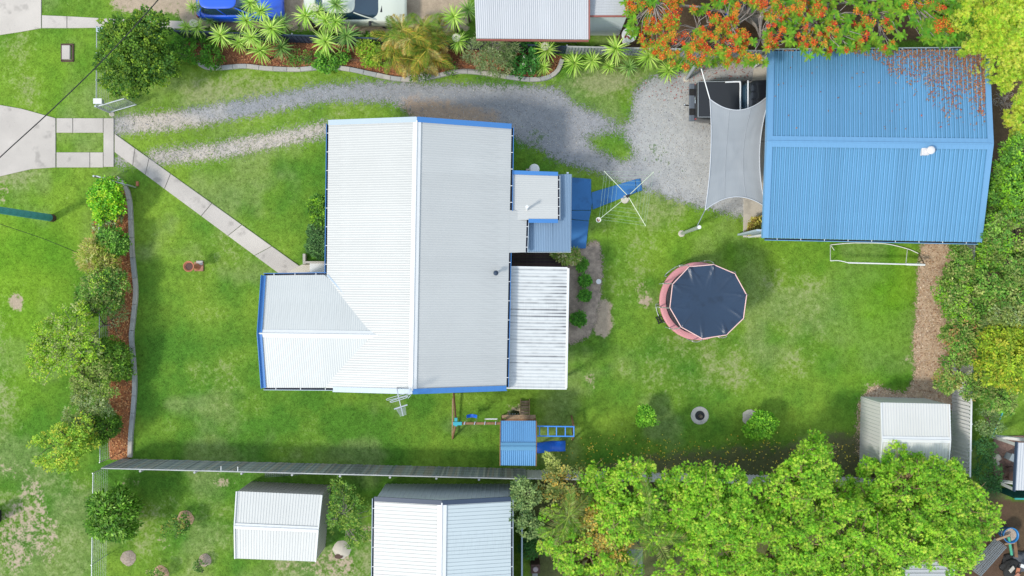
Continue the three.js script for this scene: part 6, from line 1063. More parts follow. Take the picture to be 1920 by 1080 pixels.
// palettes (linear base colours)
const G = {
  dark: [[0.035, 0.1, 0.014], [0.05, 0.13, 0.016], [0.075, 0.17, 0.018], [0.11, 0.21, 0.02]],
  bright: [[0.13, 0.27, 0.014], [0.17, 0.32, 0.018], [0.21, 0.35, 0.024], [0.085, 0.21, 0.012], [0.27, 0.37, 0.045], [0.15, 0.29, 0.016], [0.11, 0.24, 0.014], [0.2, 0.3, 0.03]],
  yellow: [[0.3, 0.36, 0.04], [0.24, 0.32, 0.035], [0.38, 0.4, 0.07], [0.2, 0.29, 0.03]],
  olive: [[0.13, 0.17, 0.045], [0.17, 0.21, 0.06], [0.1, 0.15, 0.035], [0.22, 0.24, 0.09]],
  mid: [[0.07, 0.17, 0.025], [0.1, 0.21, 0.03], [0.05, 0.13, 0.02], [0.14, 0.24, 0.045]],
  grey: [[0.19, 0.24, 0.12], [0.14, 0.2, 0.08], [0.24, 0.27, 0.16], [0.1, 0.16, 0.05]],
  orange: [[0.36, 0.27, 0.07], [0.3, 0.28, 0.08], [0.42, 0.26, 0.05], [0.22, 0.25, 0.07]],
  bluish: [[0.13, 0.2, 0.08], [0.09, 0.16, 0.06], [0.18, 0.25, 0.1]],
};
// ---- top left
tree('round_tree', 'dense dark green round tree beside the upper gate and narrow concrete strip', 'tree', [275, 112], { seed: 101, blobs: [[255, 100, 1.9, 66, 0.8], [225, 75, 2.2, 40], [280, 60, 2.2, 42], [240, 140, 1.8, 46], [295, 120, 1.8, 44], [215, 110, 1.8, 36]], clumps: 1150, rc: [0.12, 0.24], m: 24, len: [0.08, 0.15], wid: 0.3, up: 0.4, pal: [...G.dark, [0.12, 0.22, 0.018], [0.18, 0.28, 0.022]], trunk: 0.1, gap: [1.7, 0.31], gain: 1.55, wob0: 0.6 });
tree('low_shrub', 'low bright green shrub trailing over the left end of the wavy kerb', 'shrub', [385, 100], { seed: 102, blobs: [[372, 92, 0.45, 30, 0.6], [400, 108, 0.35, 22, 0.6], [345, 88, 0.5, 24, 0.6]], clumps: 150, rc: [0.09, 0.16], m: 14, len: [0.07, 0.12], wid: 0.36, up: 0.4, pal: [[0.07, 0.2, 0.015], [0.1, 0.24, 0.02], [0.045, 0.13, 0.012]], trunk: 0.03, limbs: 14 });
// ---- yuccas: one rosette of strap leaves on a trunk, copied
function yucca(seed, r, pal) {
  reseed(seed); const L = new Leaves(1.7), n = 62;
  for (let k = 0; k < n; k++) {
    const u = (k + 0.5) / n, el = lerp(1.35, -0.35, Math.pow(u, 0.8)) + rr(-0.12, 0.12), a = k * 2.39996 + rr(-0.2, 0.2), len = r * (0.72 + 0.35 * Math.sin(u * 2.6)) * rr(0.88, 1.1), w = 0.021 * rr(0.85, 1.15) * (r / 0.6), h0 = lerp(0.16, 0, u), base = pick(pal), kk = rr(0.8, 1.2), col = base.map((v) => v * kk);
    const ca = Math.cos(a), sa = Math.sin(a), S = [-sa, 0, ca], pts = []; let x = 0, y = h0, e = el;
    for (let j = 0; j <= 4; j++) { pts.push([x * ca, y, x * sa, e]); x += Math.cos(e) * len / 4; y += Math.sin(e) * len / 4; e -= 0.13 + 0.1 * u; }
    const ids = pts.map(([px, py, pz, ee], j) => { const t = j / 4, ww = w * [0.75, 1, 0.95, 0.65, 0.06][j], nx = -Math.sin(ee), ny = Math.cos(ee), nn = [nx * ca, ny, nx * sa]; const c = col.map((v, q) => v * (t > 0.9 ? 1.15 : 1)); return [L.v(px - S[0] * ww, py + ww * 0.35, pz - S[2] * ww, norm([nn[0] + S[0] * 0.4, nn[1], nn[2] + S[2] * 0.4]), c), L.v(px, py, pz, nn, c), L.v(px + S[0] * ww, py + ww * 0.35, pz + S[2] * ww, norm([nn[0] - S[0] * 0.4, nn[1], nn[2] - S[2] * 0.4]), c)]; });
    for (let j = 0; j < 4; j++) for (let q = 0; q < 2; q++) L.i.push(ids[j][q], ids[j][q + 1], ids[j + 1][q], ids[j][q + 1], ids[j + 1][q + 1], ids[j + 1][q]);
  }
  return L.geo();
}
const YP = [[0.2, 0.33, 0.05], [0.26, 0.38, 0.07], [0.15, 0.28, 0.035], [0.33, 0.43, 0.12]], YG = [[0.1, 0.2, 0.05], [0.14, 0.24, 0.06], [0.19, 0.28, 0.09]];
const YK = [yucca(201, 0.6, YP), yucca(202, 0.6, YP), yucca(203, 0.6, YP), yucca(204, 0.6, YG)];
const trunkGeo = (() => { const g = new THREE.CylinderGeometry(0.05, 0.075, 1, 10, 6), p = g.attributes.position; for (let i = 0; i < p.count; i++) { const k = 1 + 0.15 * Math.sin(p.getY(i) * 40); p.setX(i, p.getX(i) * k); p.setZ(i, p.getZ(i) * k); } g.translate(0, 0.5, 0); g.computeVertexNormals(); return g; })();
const heartGeo = (() => { const L = new Leaves(); reseed(206); for (let k = 0; k < 26; k++) { const a = rr(0, 6.28), el = rr(0.7, 1.5), d = [Math.cos(a) * Math.cos(el), Math.sin(el), Math.sin(a) * Math.cos(el)], s = norm(cross(d, [0.3, 1, 0.2])), n = norm(cross(s, d)); L.leaf([0, 0.08, 0], d, s, n, rr(0.1, 0.2), 0.012, pick([[0.42, 0.3, 0.2], [0.3, 0.32, 0.12], [0.45, 0.38, 0.25]]), 0); } return L.geo(); })();
const flowerGeo = (() => { const L = new Leaves(1); reseed(205); for (let k = 0; k < 110; k++) { const u = k / 110, a = k * 2.4, r = 0.17 * Math.sin(Math.PI * (0.15 + 0.8 * u)), p = [r * Math.cos(a), 0.2 + 0.34 * u, r * Math.sin(a)], d = norm([Math.cos(a) + rr(-0.5, 0.5), rr(-0.2, 0.7), Math.sin(a) + rr(-0.5, 0.5)]), s = norm(cross(d, [0.1, 1, 0.2])), n = norm(cross(s, d)); const c = rr(0.65, 0.82); L.leaf(p, d, s, n, 0.09, 0.028, [c, c * 0.97, c * 0.9], 0); } return L.geo(); })();
const yuc = [ // px, py, height, spread factor, kind, flower, label
  [363, 15, 0.9, 0.62, 0, 0, 'small yucca at the left front corner of the blue car'], [381, 11, 1.0, 0.55, 1, 0, 'tuft of yucca leaves nearest the roof of the blue car, left side'],
  [350, 52, 0.9, 0.7, 2, 0, 'leftmost small yucca beside the narrow concrete strip'], [372, 53, 0.9, 0.8, 1, 1, 'small yucca with a white flower cluster left of the blue car'],
  [395, 40, 0.6, 0.6, 3, 0, 'small grey-green yucca below the blue car window'], [417, 69, 1.3, 1.05, 0, 0, 'large yucca in front of the blue car, leftmost of the big ones'],
  [450, 82, 0.9, 0.85, 1, 0, 'mid-sized yucca between the two largest by the blue car'], [464, 42, 1.8, 0.95, 2, 0, 'yucca standing over the lower door of the blue car'],
  [473, 71, 1.5, 0.95, 0, 0, 'yucca in the middle of the group in front of the blue car'], [471, 9, 2.0, 0.85, 1, 0, 'yucca covering the windscreen of the blue car'],
  [491, 23, 1.9, 0.95, 2, 0, 'yucca spreading over the bonnet base of the blue car'], [511, 56, 1.8, 1.15, 0, 0, 'biggest yucca, right of the blue car group'],
  [491, 98, 1.0, 1.1, 1, 0, 'large yucca nearest the wavy kerb in the left group'], [529, 92, 0.5, 1.0, 3, 0, 'dark green low yucca right of the left group by the kerb'],
  [530, 46, 0.8, 0.95, 3, 0, 'shaded yucca behind the biggest one, right of the blue car'],
  [575, 31, 1.5, 1.0, 2, 0, 'yucca at the rear left corner of the cream sedan'], [597, 24, 1.5, 0.85, 0, 1, 'yucca with a white flower cluster over the cream sedan boot'],
  [632, 10, 1.9, 0.9, 3, 0, 'spiky yucca standing over the roof of the cream sedan'], [612, 41, 1.6, 0.9, 1, 0, 'yucca against the side of the cream sedan, left one of two close heads'],
  [630, 44, 1.6, 0.9, 2, 0, 'yucca against the side of the cream sedan, right one of two close heads'], [612, 81, 1.3, 1.15, 0, 0, 'large pale yucca below the cream sedan, nearest the kerb'],
  [652, 70, 1.1, 1.15, 3, 0, 'large darker green yucca right of the pale one below the sedan'],
  [851, 33, 1.7, 1.05, 0, 0, 'bright yucca at the left corner of the silver roof'], [878, 20, 1.2, 0.9, 3, 0, 'darker yucca tucked against the silver roof'], [860, 80, 1.2, 0.9, 2, 1, 'yucca with a white flower cluster right of the golden palm'],
  [1025, 96, 1.2, 1.0, 0, 1, 'yucca with a white flower cluster at the right end of the wavy kerb'], [1018, 126, 0.35, 0.8, 1, 0, 'low yucca inside the rounded end of the wavy kerb'],
  [1077, 120, 0.45, 1.05, 2, 0, 'low bushy yucca just outside the rounded kerb end'], [1110, 114, 0.6, 0.9, 0, 0, 'yucca between the bushy one and the tallest of the right row'], [1154, 94, 1.2, 1.2, 1, 0, 'tallest yucca of the row left of the orange-flowered tree'],
  [1142, 126, 0.3, 0.7, 2, 0, 'little yucca in front of the tallest one of the right row'], [1178, 126, 0.4, 0.85, 3, 0, 'low dark yucca right of the tallest one'], [1216, 108, 0.8, 1.1, 0, 0, 'yucca half under the left edge of the orange flowers'], [1253, 134, 0.4, 0.95, 2, 0, 'yucca at the foot of the orange-flowered tree by the gravel'], [1292, 128, 0.35, 0.65, 3, 0, 'small grey yucca under the orange flowers beside the sail rope'],
];
yuc.forEach(([x, y, h, s, k, fl, label], i) => {
  reseed(300 + i); const p = P(x, y, h), t = thing('yucca', label, 'yucca', V(p.x, 0, p.z), 'yuccas in the bed along the driveway'), add = (g, n, m) => { const q = flag(new THREE.Mesh(g, m)); q.name = n; t.add(q); return q; };
  const tr = add(trunkGeo, 'trunk', M.bark); tr.scale.set(1, h, 1);
  const hd = add(YK[k], 'foliage', M.leafGloss); hd.position.y = h; hd.scale.setScalar(s); hd.rotation.set(rr(-0.14, 0.14), rr(0, 6.28), rr(-0.14, 0.14));
  const ht = add(heartGeo, 'heart', M.leafDry); ht.position.y = h; ht.scale.setScalar(s);
  if (fl) { const f = add(flowerGeo, 'flower_spike', M.petal); f.position.set(-0.08, h, -0.12); f.scale.set(0.85, 0.8, 0.75); }
});
// ---- palm fronds
function frondGeo(seed, L, n, w, arch, pal, gap = 0) {
  reseed(seed); const G2 = new Leaves(1.8), pts = []; let x = 0, y = 0, e = arch[0];
  for (let j = 0; j <= n; j++) { pts.push([x, y, e]); x += Math.cos(e) * L / n; y += Math.sin(e) * L / n; e -= arch[1] / n; }
  for (let j = 1; j <= n; j++) { const [px, py, pe] = pts[j], t = j / n, ll = w * Math.pow(Math.sin(Math.PI * (0.12 + 0.84 * t)), 0.7); for (const s of [-1, 1]) { if (rnd() < gap) continue; const d = norm([0.55 + 0.4 * t + rr(-0.08, 0.08), -0.12 + rr(-0.2, 0.08) + (0.3 - 0.4 * t), s * (1 - 0.35 * t)]), sd = [-s * Math.cos(pe), -s * Math.sin(pe), 0], n2 = norm([-Math.sin(pe) + rr(-0.2, 0.2), 1, -s * 0.35]); const c = pick(pal).map((v) => v * rr(0.8, 1.2)); G2.leaf([px, py, 0], d, sd, n2, ll * rr(0.9, 1.1), 0.017, c, 0.28); } }
  for (let j = 0; j < n; j++) { const [ax, ay] = pts[j], [bx, by] = pts[j + 1], r = 0.022 * (1 - j / n) + 0.006, c = pal[0].map((v, q) => v * [1.6, 1.3, 1.2][q]); G2.tri([ax, ay + 0.006, -r], [ax, ay + 0.006, r], [bx, by + 0.006, 0], [0, 1, 0], c); }
  return G2.geo();
}
function palm(name, label, px, py, h, seed, geos, heads, n, mat = M.leaf) {
  reseed(seed); const c = P(px, py, h), t = thing(name, label, 'palm', V(c.x, 0, c.z));
  heads.forEach(([dx, dy, dh]) => { const q = P(px + dx, py + dy, h + dh); part(t, 'trunk', rod(V(lerp(c.x, q.x, 0.3), 0, lerp(c.z, q.z, 0.3)), q, 0.05, 0.04, 8), M.timberPale);
    for (let k = 0; k < n; k++) { const f = flag(new THREE.Mesh(pick(geos), mat)); f.name = 'frond'; f.position.set(q.x - c.x, q.y + rr(-0.1, 0.05), q.z - c.z); f.rotation.order = 'YXZ'; f.rotation.set(rr(-0.25, 0.25), k / n * 6.283 + rr(-0.35, 0.35), rr(-0.3, 0.25)); const s = rr(0.8, 1.1); f.scale.setScalar(s); t.add(f); } });
}
const gold = [[0.3, 0.3, 0.05], [0.38, 0.31, 0.06], [0.2, 0.26, 0.035], [0.14, 0.22, 0.03]], straw = [[0.46, 0.33, 0.12], [0.5, 0.4, 0.2], [0.4, 0.27, 0.08]], pg = [[0.13, 0.22, 0.04], [0.18, 0.27, 0.06], [0.27, 0.32, 0.12]];
const FG = [frondGeo(401, 1.15, 30, 0.36, [0.95, 1.7], gold), frondGeo(402, 1.05, 28, 0.34, [0.7, 1.5], [[0.13, 0.22, 0.03], [0.18, 0.27, 0.04]]), frondGeo(403, 1.0, 28, 0.32, [0.5, 1.4], straw), frondGeo(404, 1.2, 30, 0.36, [1.1, 1.8], gold)];
palm('golden_cane_palm', 'clump of golden cane palm with yellow and brown fronds between sedan and silver roof', 772, 78, 1.8, 405, FG, [[0, -4, 0.4], [-34, 22, -0.6], [30, 14, -0.3], [-18, -22, 0.1], [22, -28, 0.1], [8, 36, -0.8], [-32, -6, -0.2], [44, -14, -0.4], [36, 34, -0.9]], 9);
tree('shrub', 'small dark leafy shrub at the kerb in front of the golden palm', 'shrub', [788, 128], { seed: 110, blobs: [[785, 128, 0.3, 26, 0.6], [700, 108, 0.3, 16, 0.6]], clumps: 110, rc: [0.08, 0.14], m: 12, len: [0.06, 0.1], wid: 0.33, pal: [...G.mid, [0.3, 0.3, 0.32]], trunk: 0.03, limbs: 10 });
tree('low_shrub', 'bright green leafy ground plant at the kerb below the large pale yucca', 'shrub', [618, 115], { seed: 111, blobs: [[612, 116, 0.2, 22, 0.5], [640, 108, 0.2, 14, 0.5], [598, 120, 0.2, 10, 0.5]], clumps: 80, rc: [0.08, 0.13], m: 12, len: [0.08, 0.13], wid: 0.4, pal: [[0.09, 0.24, 0.02], [0.13, 0.28, 0.03], [0.06, 0.18, 0.02]], trunk: 0.02, limbs: 8 });
tree('low_shrub', 'yellowish green bush between the darker yucca and the golden palm', 'shrub', [700, 90], { seed: 112, blobs: [[690, 90, 0.6, 22, 0.8], [708, 112, 0.4, 16, 0.7], [690, 112, 0.4, 14]], clumps: 120, rc: [0.08, 0.15], m: 12, len: [0.07, 0.14], wid: 0.22, pal: [...G.bright, ...G.yellow], trunk: 0.03, limbs: 10 });
tree('wispy_shrub', 'wispy grey-green fine-leaved shrub at the lower left corner of the silver roof', 'shrub', [925, 105], { seed: 113, blobs: [[918, 92, 1.3, 40, 0.8], [945, 88, 1.2, 28], [895, 100, 1.0, 26], [930, 118, 0.7, 30]], clumps: 260, rc: [0.1, 0.22], m: 18, len: [0.09, 0.17], wid: 0.1, up: 0.4, pal: G.grey, trunk: 0.05, limbs: 30, barkMat: M.barkPale, gap: [2, 0.3] });
tree('white_flowered_shrub', 'dark green bush with small white flowers beside the wispy shrub', 'shrub', [985, 112], { seed: 114, blobs: [[985, 108, 0.6, 30, 0.8], [972, 125, 0.4, 18], [1000, 90, 0.6, 18]], clumps: 170, rc: [0.08, 0.15], m: 13, len: [0.07, 0.12], wid: 0.38, pal: [[0.04, 0.16, 0.03], [0.06, 0.2, 0.035], [0.03, 0.11, 0.02]], trunk: 0.04, limbs: 14, flowers: { n: 16, r: [0.01, 0.03], m: 4, len: [0.04, 0.06], w: 0.02, pal: [[0.75, 0.75, 0.6]] } });
tree('ground_plants', 'straggly low green plants along the kerb in the left yucca bed', 'plants', [555, 112], { seed: 115, blobs: [[560, 112, 0.2, 16, 0.5], [545, 118, 0.15, 12, 0.5], [575, 108, 0.2, 14, 0.5], [845, 128, 0.2, 14, 0.5], [1008, 132, 0.15, 10, 0.5]], clumps: 70, rc: [0.08, 0.14], m: 8, len: [0.06, 0.11], wid: 0.3, pal: G.mid, trunk: 0.02, limbs: 8 });
// ---- the poinciana
{
  reseed(501); const foot = P(1420, 42), t = thing('poinciana_tree', 'spreading orange-flowered tree with pale branches across the top edge', 'tree', foot);
  const tips = [], A = new Leaves(1.3), F = new Leaves(1.05), fork = P(1400, 30, 2.2), W = [];
  const spots = []; let guard = 0;
  while (spots.length < 950 && guard++ < 60000) { const x = rr(1172, 1800), y = rr(-150, 140); const edgeY = x < 1240 ? 60 + (x - 1172) * 0.75 : x < 1300 ? 128 : x < 1440 ? 122 : x < 1560 ? 108 : x < 1720 ? 98 : 80; if (y > edgeY) continue; if (x < 1190 && y > 70) continue; if (fbm(x / 46 + 3, y / 46, 2) < 0.33) continue; if (spots.some((s) => Math.hypot(s[0] - x, s[1] - y) < 6.5)) continue; spots.push([x, y]); }
  W.push(rod(foot, fork, 0.22, 0.17, 12));
  const mains = []; for (let i = 0; i < 30; i++) { const a = i / 15 * 6.283, q = P(1450 + 250 * Math.cos(a) * rr(0.4, 1.15), -5 + 90 * Math.sin(a) * rr(0.5, 1.15), 3.4 + rr(-0.3, 0.4)); const m = fork.clone().lerp(q, 0.5).add(V(0, 0.25, 0)); W.push(rod(fork, m, 0.075, 0.045, 7), rod(m, q, 0.045, 0.026, 7)); mains.push(q); }
  spots.forEach(([x, y]) => {
    const h = 4.1 - 0.9 * Math.pow(Math.hypot((x - 1450) / 360, (y + 40) / 240), 2) + rr(-0.35, 0.35), c = P(x, y, h); let q = mains[0], bd = 1e9; for (const k of mains) { const d = k.distanceTo(c); if (d < bd) { bd = d; q = k; } }
    const m = q.clone().lerp(c, 0.55).add(V(rr(-0.2, 0.2), rr(-0.1, 0.1), rr(-0.2, 0.2))); W.push(rod(q, m, 0.02, 0.013, 5), rod(m, c.clone().add(V(0, -0.05, 0)), 0.013, 0.007, 5));
    const red = x < 1560 ? (fbm(x / 26 + 60, y / 26, 2) + rr(-0.14, 0.14) > 0.44) : fbm(x / 26 + 60, y / 26, 2) + rr(-0.12, 0.12) > 0.6, green = !red || rnd() < 0.75;
    if (green) { const n = Math.round(rr(6, 9)), a0 = rr(0, 6.28), pal = red ? [[0.2, 0.32, 0.025], [0.27, 0.33, 0.03]] : [[0.15, 0.31, 0.015], [0.2, 0.36, 0.02], [0.1, 0.25, 0.015]]; for (let k = 0; k < n; k++) { const a = a0 + k / n * 6.283 + rr(-0.2, 0.2), len = rr(0.15, 0.27), dir = norm([Math.cos(a), rr(-0.1, 0.35), Math.sin(a)]), s = norm(cross(dir, [rr(-0.2, 0.2), 1, rr(-0.2, 0.2)])), nn = norm(cross(s, dir)); if (nn[1] < 0) nn.forEach((v, i) => { nn[i] = -v; }); const col = pick(pal).map((v) => v * rr(0.8, 1.2)); for (let j = 0; j < 9; j++) { const tt = (j + 0.5) / 9, p = [c.x + dir[0] * len * tt, c.y + dir[1] * len * tt - 0.3 * len * tt * tt, c.z + dir[2] * len * tt], ll = 0.07 * Math.sin(Math.PI * (0.16 + 0.74 * tt)) * (len / 0.22); for (const sg of [-1, 1]) A.tri([p[0] + dir[0] * 0.019 * sg, p[1], p[2] + dir[2] * 0.019 * sg], [p[0] - dir[0] * 0.019 * sg, p[1], p[2] - dir[2] * 0.019 * sg], [p[0] + (s[0] * sg + dir[0] * 0.4) * ll, p[1] + 0.01, p[2] + (s[2] * sg + dir[2] * 0.4) * ll], nn, col.map((v) => v * rr(0.85, 1.15))); } } }
    if (red) { const n = Math.round(rr(26, 64)), R = rr(0.08, 0.24), base = pick([[0.72, 0.11, 0.022], [0.78, 0.15, 0.025], [0.64, 0.07, 0.025], [0.75, 0.24, 0.03]]); for (let k = 0; k < n; k++) { const e = sph(), r = R * Math.sqrt(rnd()), p = [c.x + e[0] * r, c.y + 0.06 + Math.abs(e[1]) * 0.1, c.z + e[2] * r], dir = norm([rr(-1, 1), rr(-0.2, 0.5), rr(-1, 1)]), s = norm(cross(dir, [rr(-0.4, 0.4), 1, rr(-0.4, 0.4)])), nn = norm(cross(s, dir)); if (nn[1] < 0) nn.forEach((v, i) => { nn[i] = -v; }); const cc = rnd() < 0.12 ? [0.7, 0.5, 0.05] : base; F.leaf(p, dir, s, nn, rr(0.04, 0.075), rr(0.016, 0.028), cc.map((v) => v * rr(0.75, 1.2)), 0.1); } }
  });
  part(t, 'trunk', join(W), M.barkPale); part(t, 'crown', A.geo(), M.leaf); part(t, 'blossom', F.geo(), M.petal);
}
// ---- top right and right
tree('feathery_tree', 'yellow-green feathery tree in the top right corner', 'tree', [1905, 60], { seed: 120, blobs: [[1895, 40, 3.6, 60, 0.8], [1850, 50, 3.3, 44], [1830, 105, 3.2, 30, 0.6], [1880, 120, 3.0, 40], [1925, 100, 3.4, 50], [1800, 15, 3.2, 36], [1915, 160, 2.7, 34], [1930, 0, 3.8, 50], [1915, 225, 2.2, 30], [1860, -20, 3.6, 60], [1890, 75, 3.4, 40]], gain: 2.0, clumps: 1700, rc: [0.14, 0.26], m: 14, len: [0.06, 0.12], wid: 0.16, type: 'star', pairs: 6, up: 0.3, pal: [[0.24, 0.34, 0.025], [0.3, 0.37, 0.04], [0.18, 0.29, 0.02], [0.36, 0.4, 0.06]], trunk: 0.16, gap: [1.3, 0.4], inner: 0.2 });
tree('leafy_tree', 'soft bright green tree between the orange flowers and the yellow corner tree', 'tree', [1790, 20], { seed: 121, blobs: [[1790, 20, 2.8, 44, 0.7], [1770, 60, 2.6, 24], [1815, 45, 2.8, 30]], clumps: 200, rc: [0.14, 0.26], m: 12, len: [0.12, 0.24], wid: 0.3, type: 'spray', pairs: 6, gain: 1.25, pal: [[0.12, 0.3, 0.03], [0.17, 0.36, 0.04]], trunk: 0.1, gap: [1.4, 0.34] });
const hedge = (lab, seed, foot, blobs, pal, more = {}) => tree('hedge_tree', lab, 'tree', foot, { seed, blobs, gain: 2.25, clumps: 620, rc: [0.1, 0.22], m: 20, len: [0.08, 0.15], wid: 0.28, up: 0.35, pal, trunk: 0.08, gap: [1.5, 0.3], ...more }, 'trees in the row along the right edge');
hedge('dense green tree beside the upper right end of the blue shed, below the dark litter', 130, [1900, 320], [[1895, 330, 2.4, 46, 0.9], [1905, 290, 2.4, 34], [1875, 370, 2.2, 34], [1920, 370, 2.6, 46]], [...G.mid, ...G.bright.slice(0, 2)]);
hedge('dense green tree right of the lower corner of the blue shed', 131, [1895, 430], [[1890, 440, 2.5, 52, 0.9], [1865, 420, 2.2, 30], [1915, 410, 2.6, 40], [1870, 480, 2.3, 34]], [...G.mid, ...G.olive, ...G.bright.slice(0, 2)]);
hedge('dense green tree in the right edge row, level with the goal frame', 132, [1890, 530], [[1890, 530, 2.6, 52, 0.9], [1862, 520, 2.2, 30], [1920, 500, 2.7, 40], [1868, 570, 2.2, 32]], [...G.mid, ...G.olive]);
hedge('grey-green tree in the right edge row, above the yellow-green one', 133, [1895, 595], [[1895, 590, 2.5, 44, 0.9], [1925, 560, 2.6, 40], [1870, 610, 2.2, 26]], [...G.olive, ...G.grey]);
hedge('bright yellow-green tree at the right edge beside the turquoise pole', 134, [1895, 660], [[1890, 660, 2.9, 50, 0.8], [1860, 690, 2.6, 34], [1915, 630, 2.8, 38], [1905, 700, 2.6, 36], [1870, 640, 2.7, 30]], [[0.2, 0.3, 0.02], [0.27, 0.34, 0.025], [0.13, 0.22, 0.015], [0.34, 0.33, 0.04]], { gain: 1.8, clumps: 700, gap: [1.4, 0.35] });
hedge('dull green shrub under the yellow-green tree at the right edge', 135, [1866, 735], [[1868, 735, 1.8, 30, 0.8], [1885, 755, 1.6, 18], [1855, 715, 1.7, 22]], [...G.mid, ...G.olive], { clumps: 190 });
const inner = (lab, seed, foot, blobs, pal, more = {}) => tree('hedge_shrub', lab, 'shrub', foot, { seed, blobs, gain: 2.3, clumps: 440, rc: [0.1, 0.2], m: 19, len: [0.07, 0.14], wid: 0.27, up: 0.35, pal, trunk: 0.06, gap: [1.7, 0.34], barkMat: M.barkPale, ...more }, 'shrubs along the leaf litter strip');
inner('hedge shrub just below the lower right corner of the blue shed', 140, [1782, 492], [[1785, 490, 1.5, 32, 0.9], [1800, 515, 1.6, 28], [1775, 520, 1.3, 22]], [...G.olive, ...G.mid]);
inner('hedge shrub beside the middle of the leaf litter strip, bright green', 141, [1786, 565], [[1785, 560, 1.6, 34, 0.9], [1805, 545, 1.6, 26], [1800, 590, 1.6, 28]], [...G.mid, ...G.bright.slice(0, 2), ...G.olive]);
inner('brownish-tipped hedge shrub with bare twigs beside the leaf litter strip', 142, [1788, 630], [[1795, 630, 1.6, 30, 0.9], [1810, 610, 1.6, 24], [1780, 625, 1.3, 18], [1812, 655, 1.6, 24]], [...G.olive, ...G.mid, [0.24, 0.14, 0.06]]);
inner('lowest hedge shrub of the strip, above the white garden shed', 143, [1790, 695], [[1790, 695, 1.5, 36, 0.9], [1810, 680, 1.6, 26], [1775, 715, 1.2, 22], [1815, 720, 1.6, 26]], [...G.mid, ...G.olive, [0.2, 0.16, 0.05]]);
tree('shrub', 'pale green sprawling shrub between the white fence and the turquoise pole', 'shrub', [1852, 790], { seed: 144, blobs: [[1850, 790, 0.9, 26, 0.7], [1866, 798, 0.8, 16], [1838, 770, 0.9, 12]], clumps: 130, rc: [0.09, 0.16], m: 11, len: [0.06, 0.11], wid: 0.3, pal: G.bluish, trunk: 0.04, limbs: 20, gap: [2, 0.36] });
tree('shrub', 'dark green shrub between the white fence and the rocks of the patio', 'shrub', [1852, 885], { seed: 145, blobs: [[1850, 885, 0.8, 26, 0.7], [1842, 840, 0.7, 22], [1855, 905, 0.8, 18]], clumps: 180, rc: [0.09, 0.16], m: 13, len: [0.06, 0.11], wid: 0.3, pal: [[0.03, 0.1, 0.03], [0.045, 0.13, 0.035]], trunk: 0.04, limbs: 12 });
// ---- bottom right: bright green feathery trees
const big = (lab, seed, foot, blobs, clumps, pal = G.bright, more = {}) => tree('bright_tree', lab, 'tree', foot, { seed, blobs, gain: 2.05, flat: 0.6, jit: 0.55, twigs: 90, clumps: Math.round(clumps * 1.75), rc: [0.14, 0.28], m: 17, len: [0.035, 0.095], wid: 0.2, type: 'star', pairs: 6, up: 0.2, pal, trunk: 0.15, limbs: 170, gap: [2.9, 0.38], inner: 0.3, barkMat: M.twigPale, ...more }, 'bright green trees along the bottom right edge');
big('bright green tree nearest the play set slide, over the white fence', 150, [1180, 940], [[1180, 925, 3.2, 62, 0.7], [1120, 900, 3, 34], [1235, 930, 3.2, 50], [1160, 970, 3.2, 50], [1220, 985, 3.2, 46], [1125, 940, 3, 30]], 520);
big('lowest left of the bright green trees, at the bottom edge', 151, [1110, 1030], [[1085, 1020, 2.8, 60, 0.7], [1045, 990, 2.4, 38], [1035, 1015, 2.2, 24], [1135, 1050, 2.9, 46], [1175, 1085, 3, 46], [1100, 1085, 2.8, 40]], 380);
big('bright green tree with a rounded top left of the tall one', 152, [1330, 960], [[1330, 945, 3.4, 72, 0.7], [1290, 910, 3.2, 40], [1375, 925, 3.3, 46], [1330, 1010, 3.4, 60], [1280, 970, 3.2, 44], [1385, 985, 3.4, 50]], 620);
big('tall bright green tree reaching highest over the shaded lawn', 153, [1515, 910], [[1510, 880, 3.0, 54, 0.7], [1530, 845, 2.4, 30], [1500, 925, 3, 60, 0.7], [1560, 915, 1.9, 40, 0.6], [1455, 925, 2.9, 46], [1490, 855, 2.9, 22]], 520);
big('bright green tree in the bottom middle of the right-hand group', 154, [1440, 1040], [[1440, 1035, 3.5, 76, 0.7], [1390, 1070, 3.4, 60], [1500, 1010, 3.5, 60], [1340, 1085, 3.3, 56], [1480, 1085, 3.4, 60], [1260, 1060, 3.1, 46]], 680);
big('broad bright green tree overhanging the white garden shed', 155, [1700, 940], [[1700, 925, 2.3, 84, 0.6], [1640, 900, 1.7, 46, 0.5], [1755, 900, 2.2, 56, 0.6], [1800, 945, 2.2, 52, 0.6], [1690, 870, 2.0, 40, 0.35], [1630, 960, 2.3, 60, 0.6], [1750, 985, 2.4, 70, 0.6], [1835, 975, 2.1, 36]], 900);
big('bright green tree at the bottom edge beside the junk heap', 156, [1680, 1050], [[1640, 1035, 3.3, 66, 0.7], [1580, 990, 3.3, 60], [1770, 1030, 3.2, 50], [1570, 1060, 3.2, 60], [1700, 1010, 3.3, 50], [1805, 1020, 3, 40], [1550, 1095, 3.2, 50], [1640, 1090, 3, 30]], 760);
tree('orange_tipped_shrub', 'olive and orange-tinted tree left of the bright green ones by the white fence', 'tree', [1070, 915], { seed: 160, blobs: [[1075, 905, 2.6, 40, 0.8], [1040, 905, 2.2, 26], [1060, 935, 2.5, 36], [1105, 925, 2.6, 24], [1018, 925, 1.8, 14]], clumps: 300, rc: [0.1, 0.2], m: 14, len: [0.08, 0.15], wid: 0.3, up: 0.4, pal: [...G.olive, ...G.orange, ...G.olive], trunk: 0.08, gap: [1.6, 0.36] });
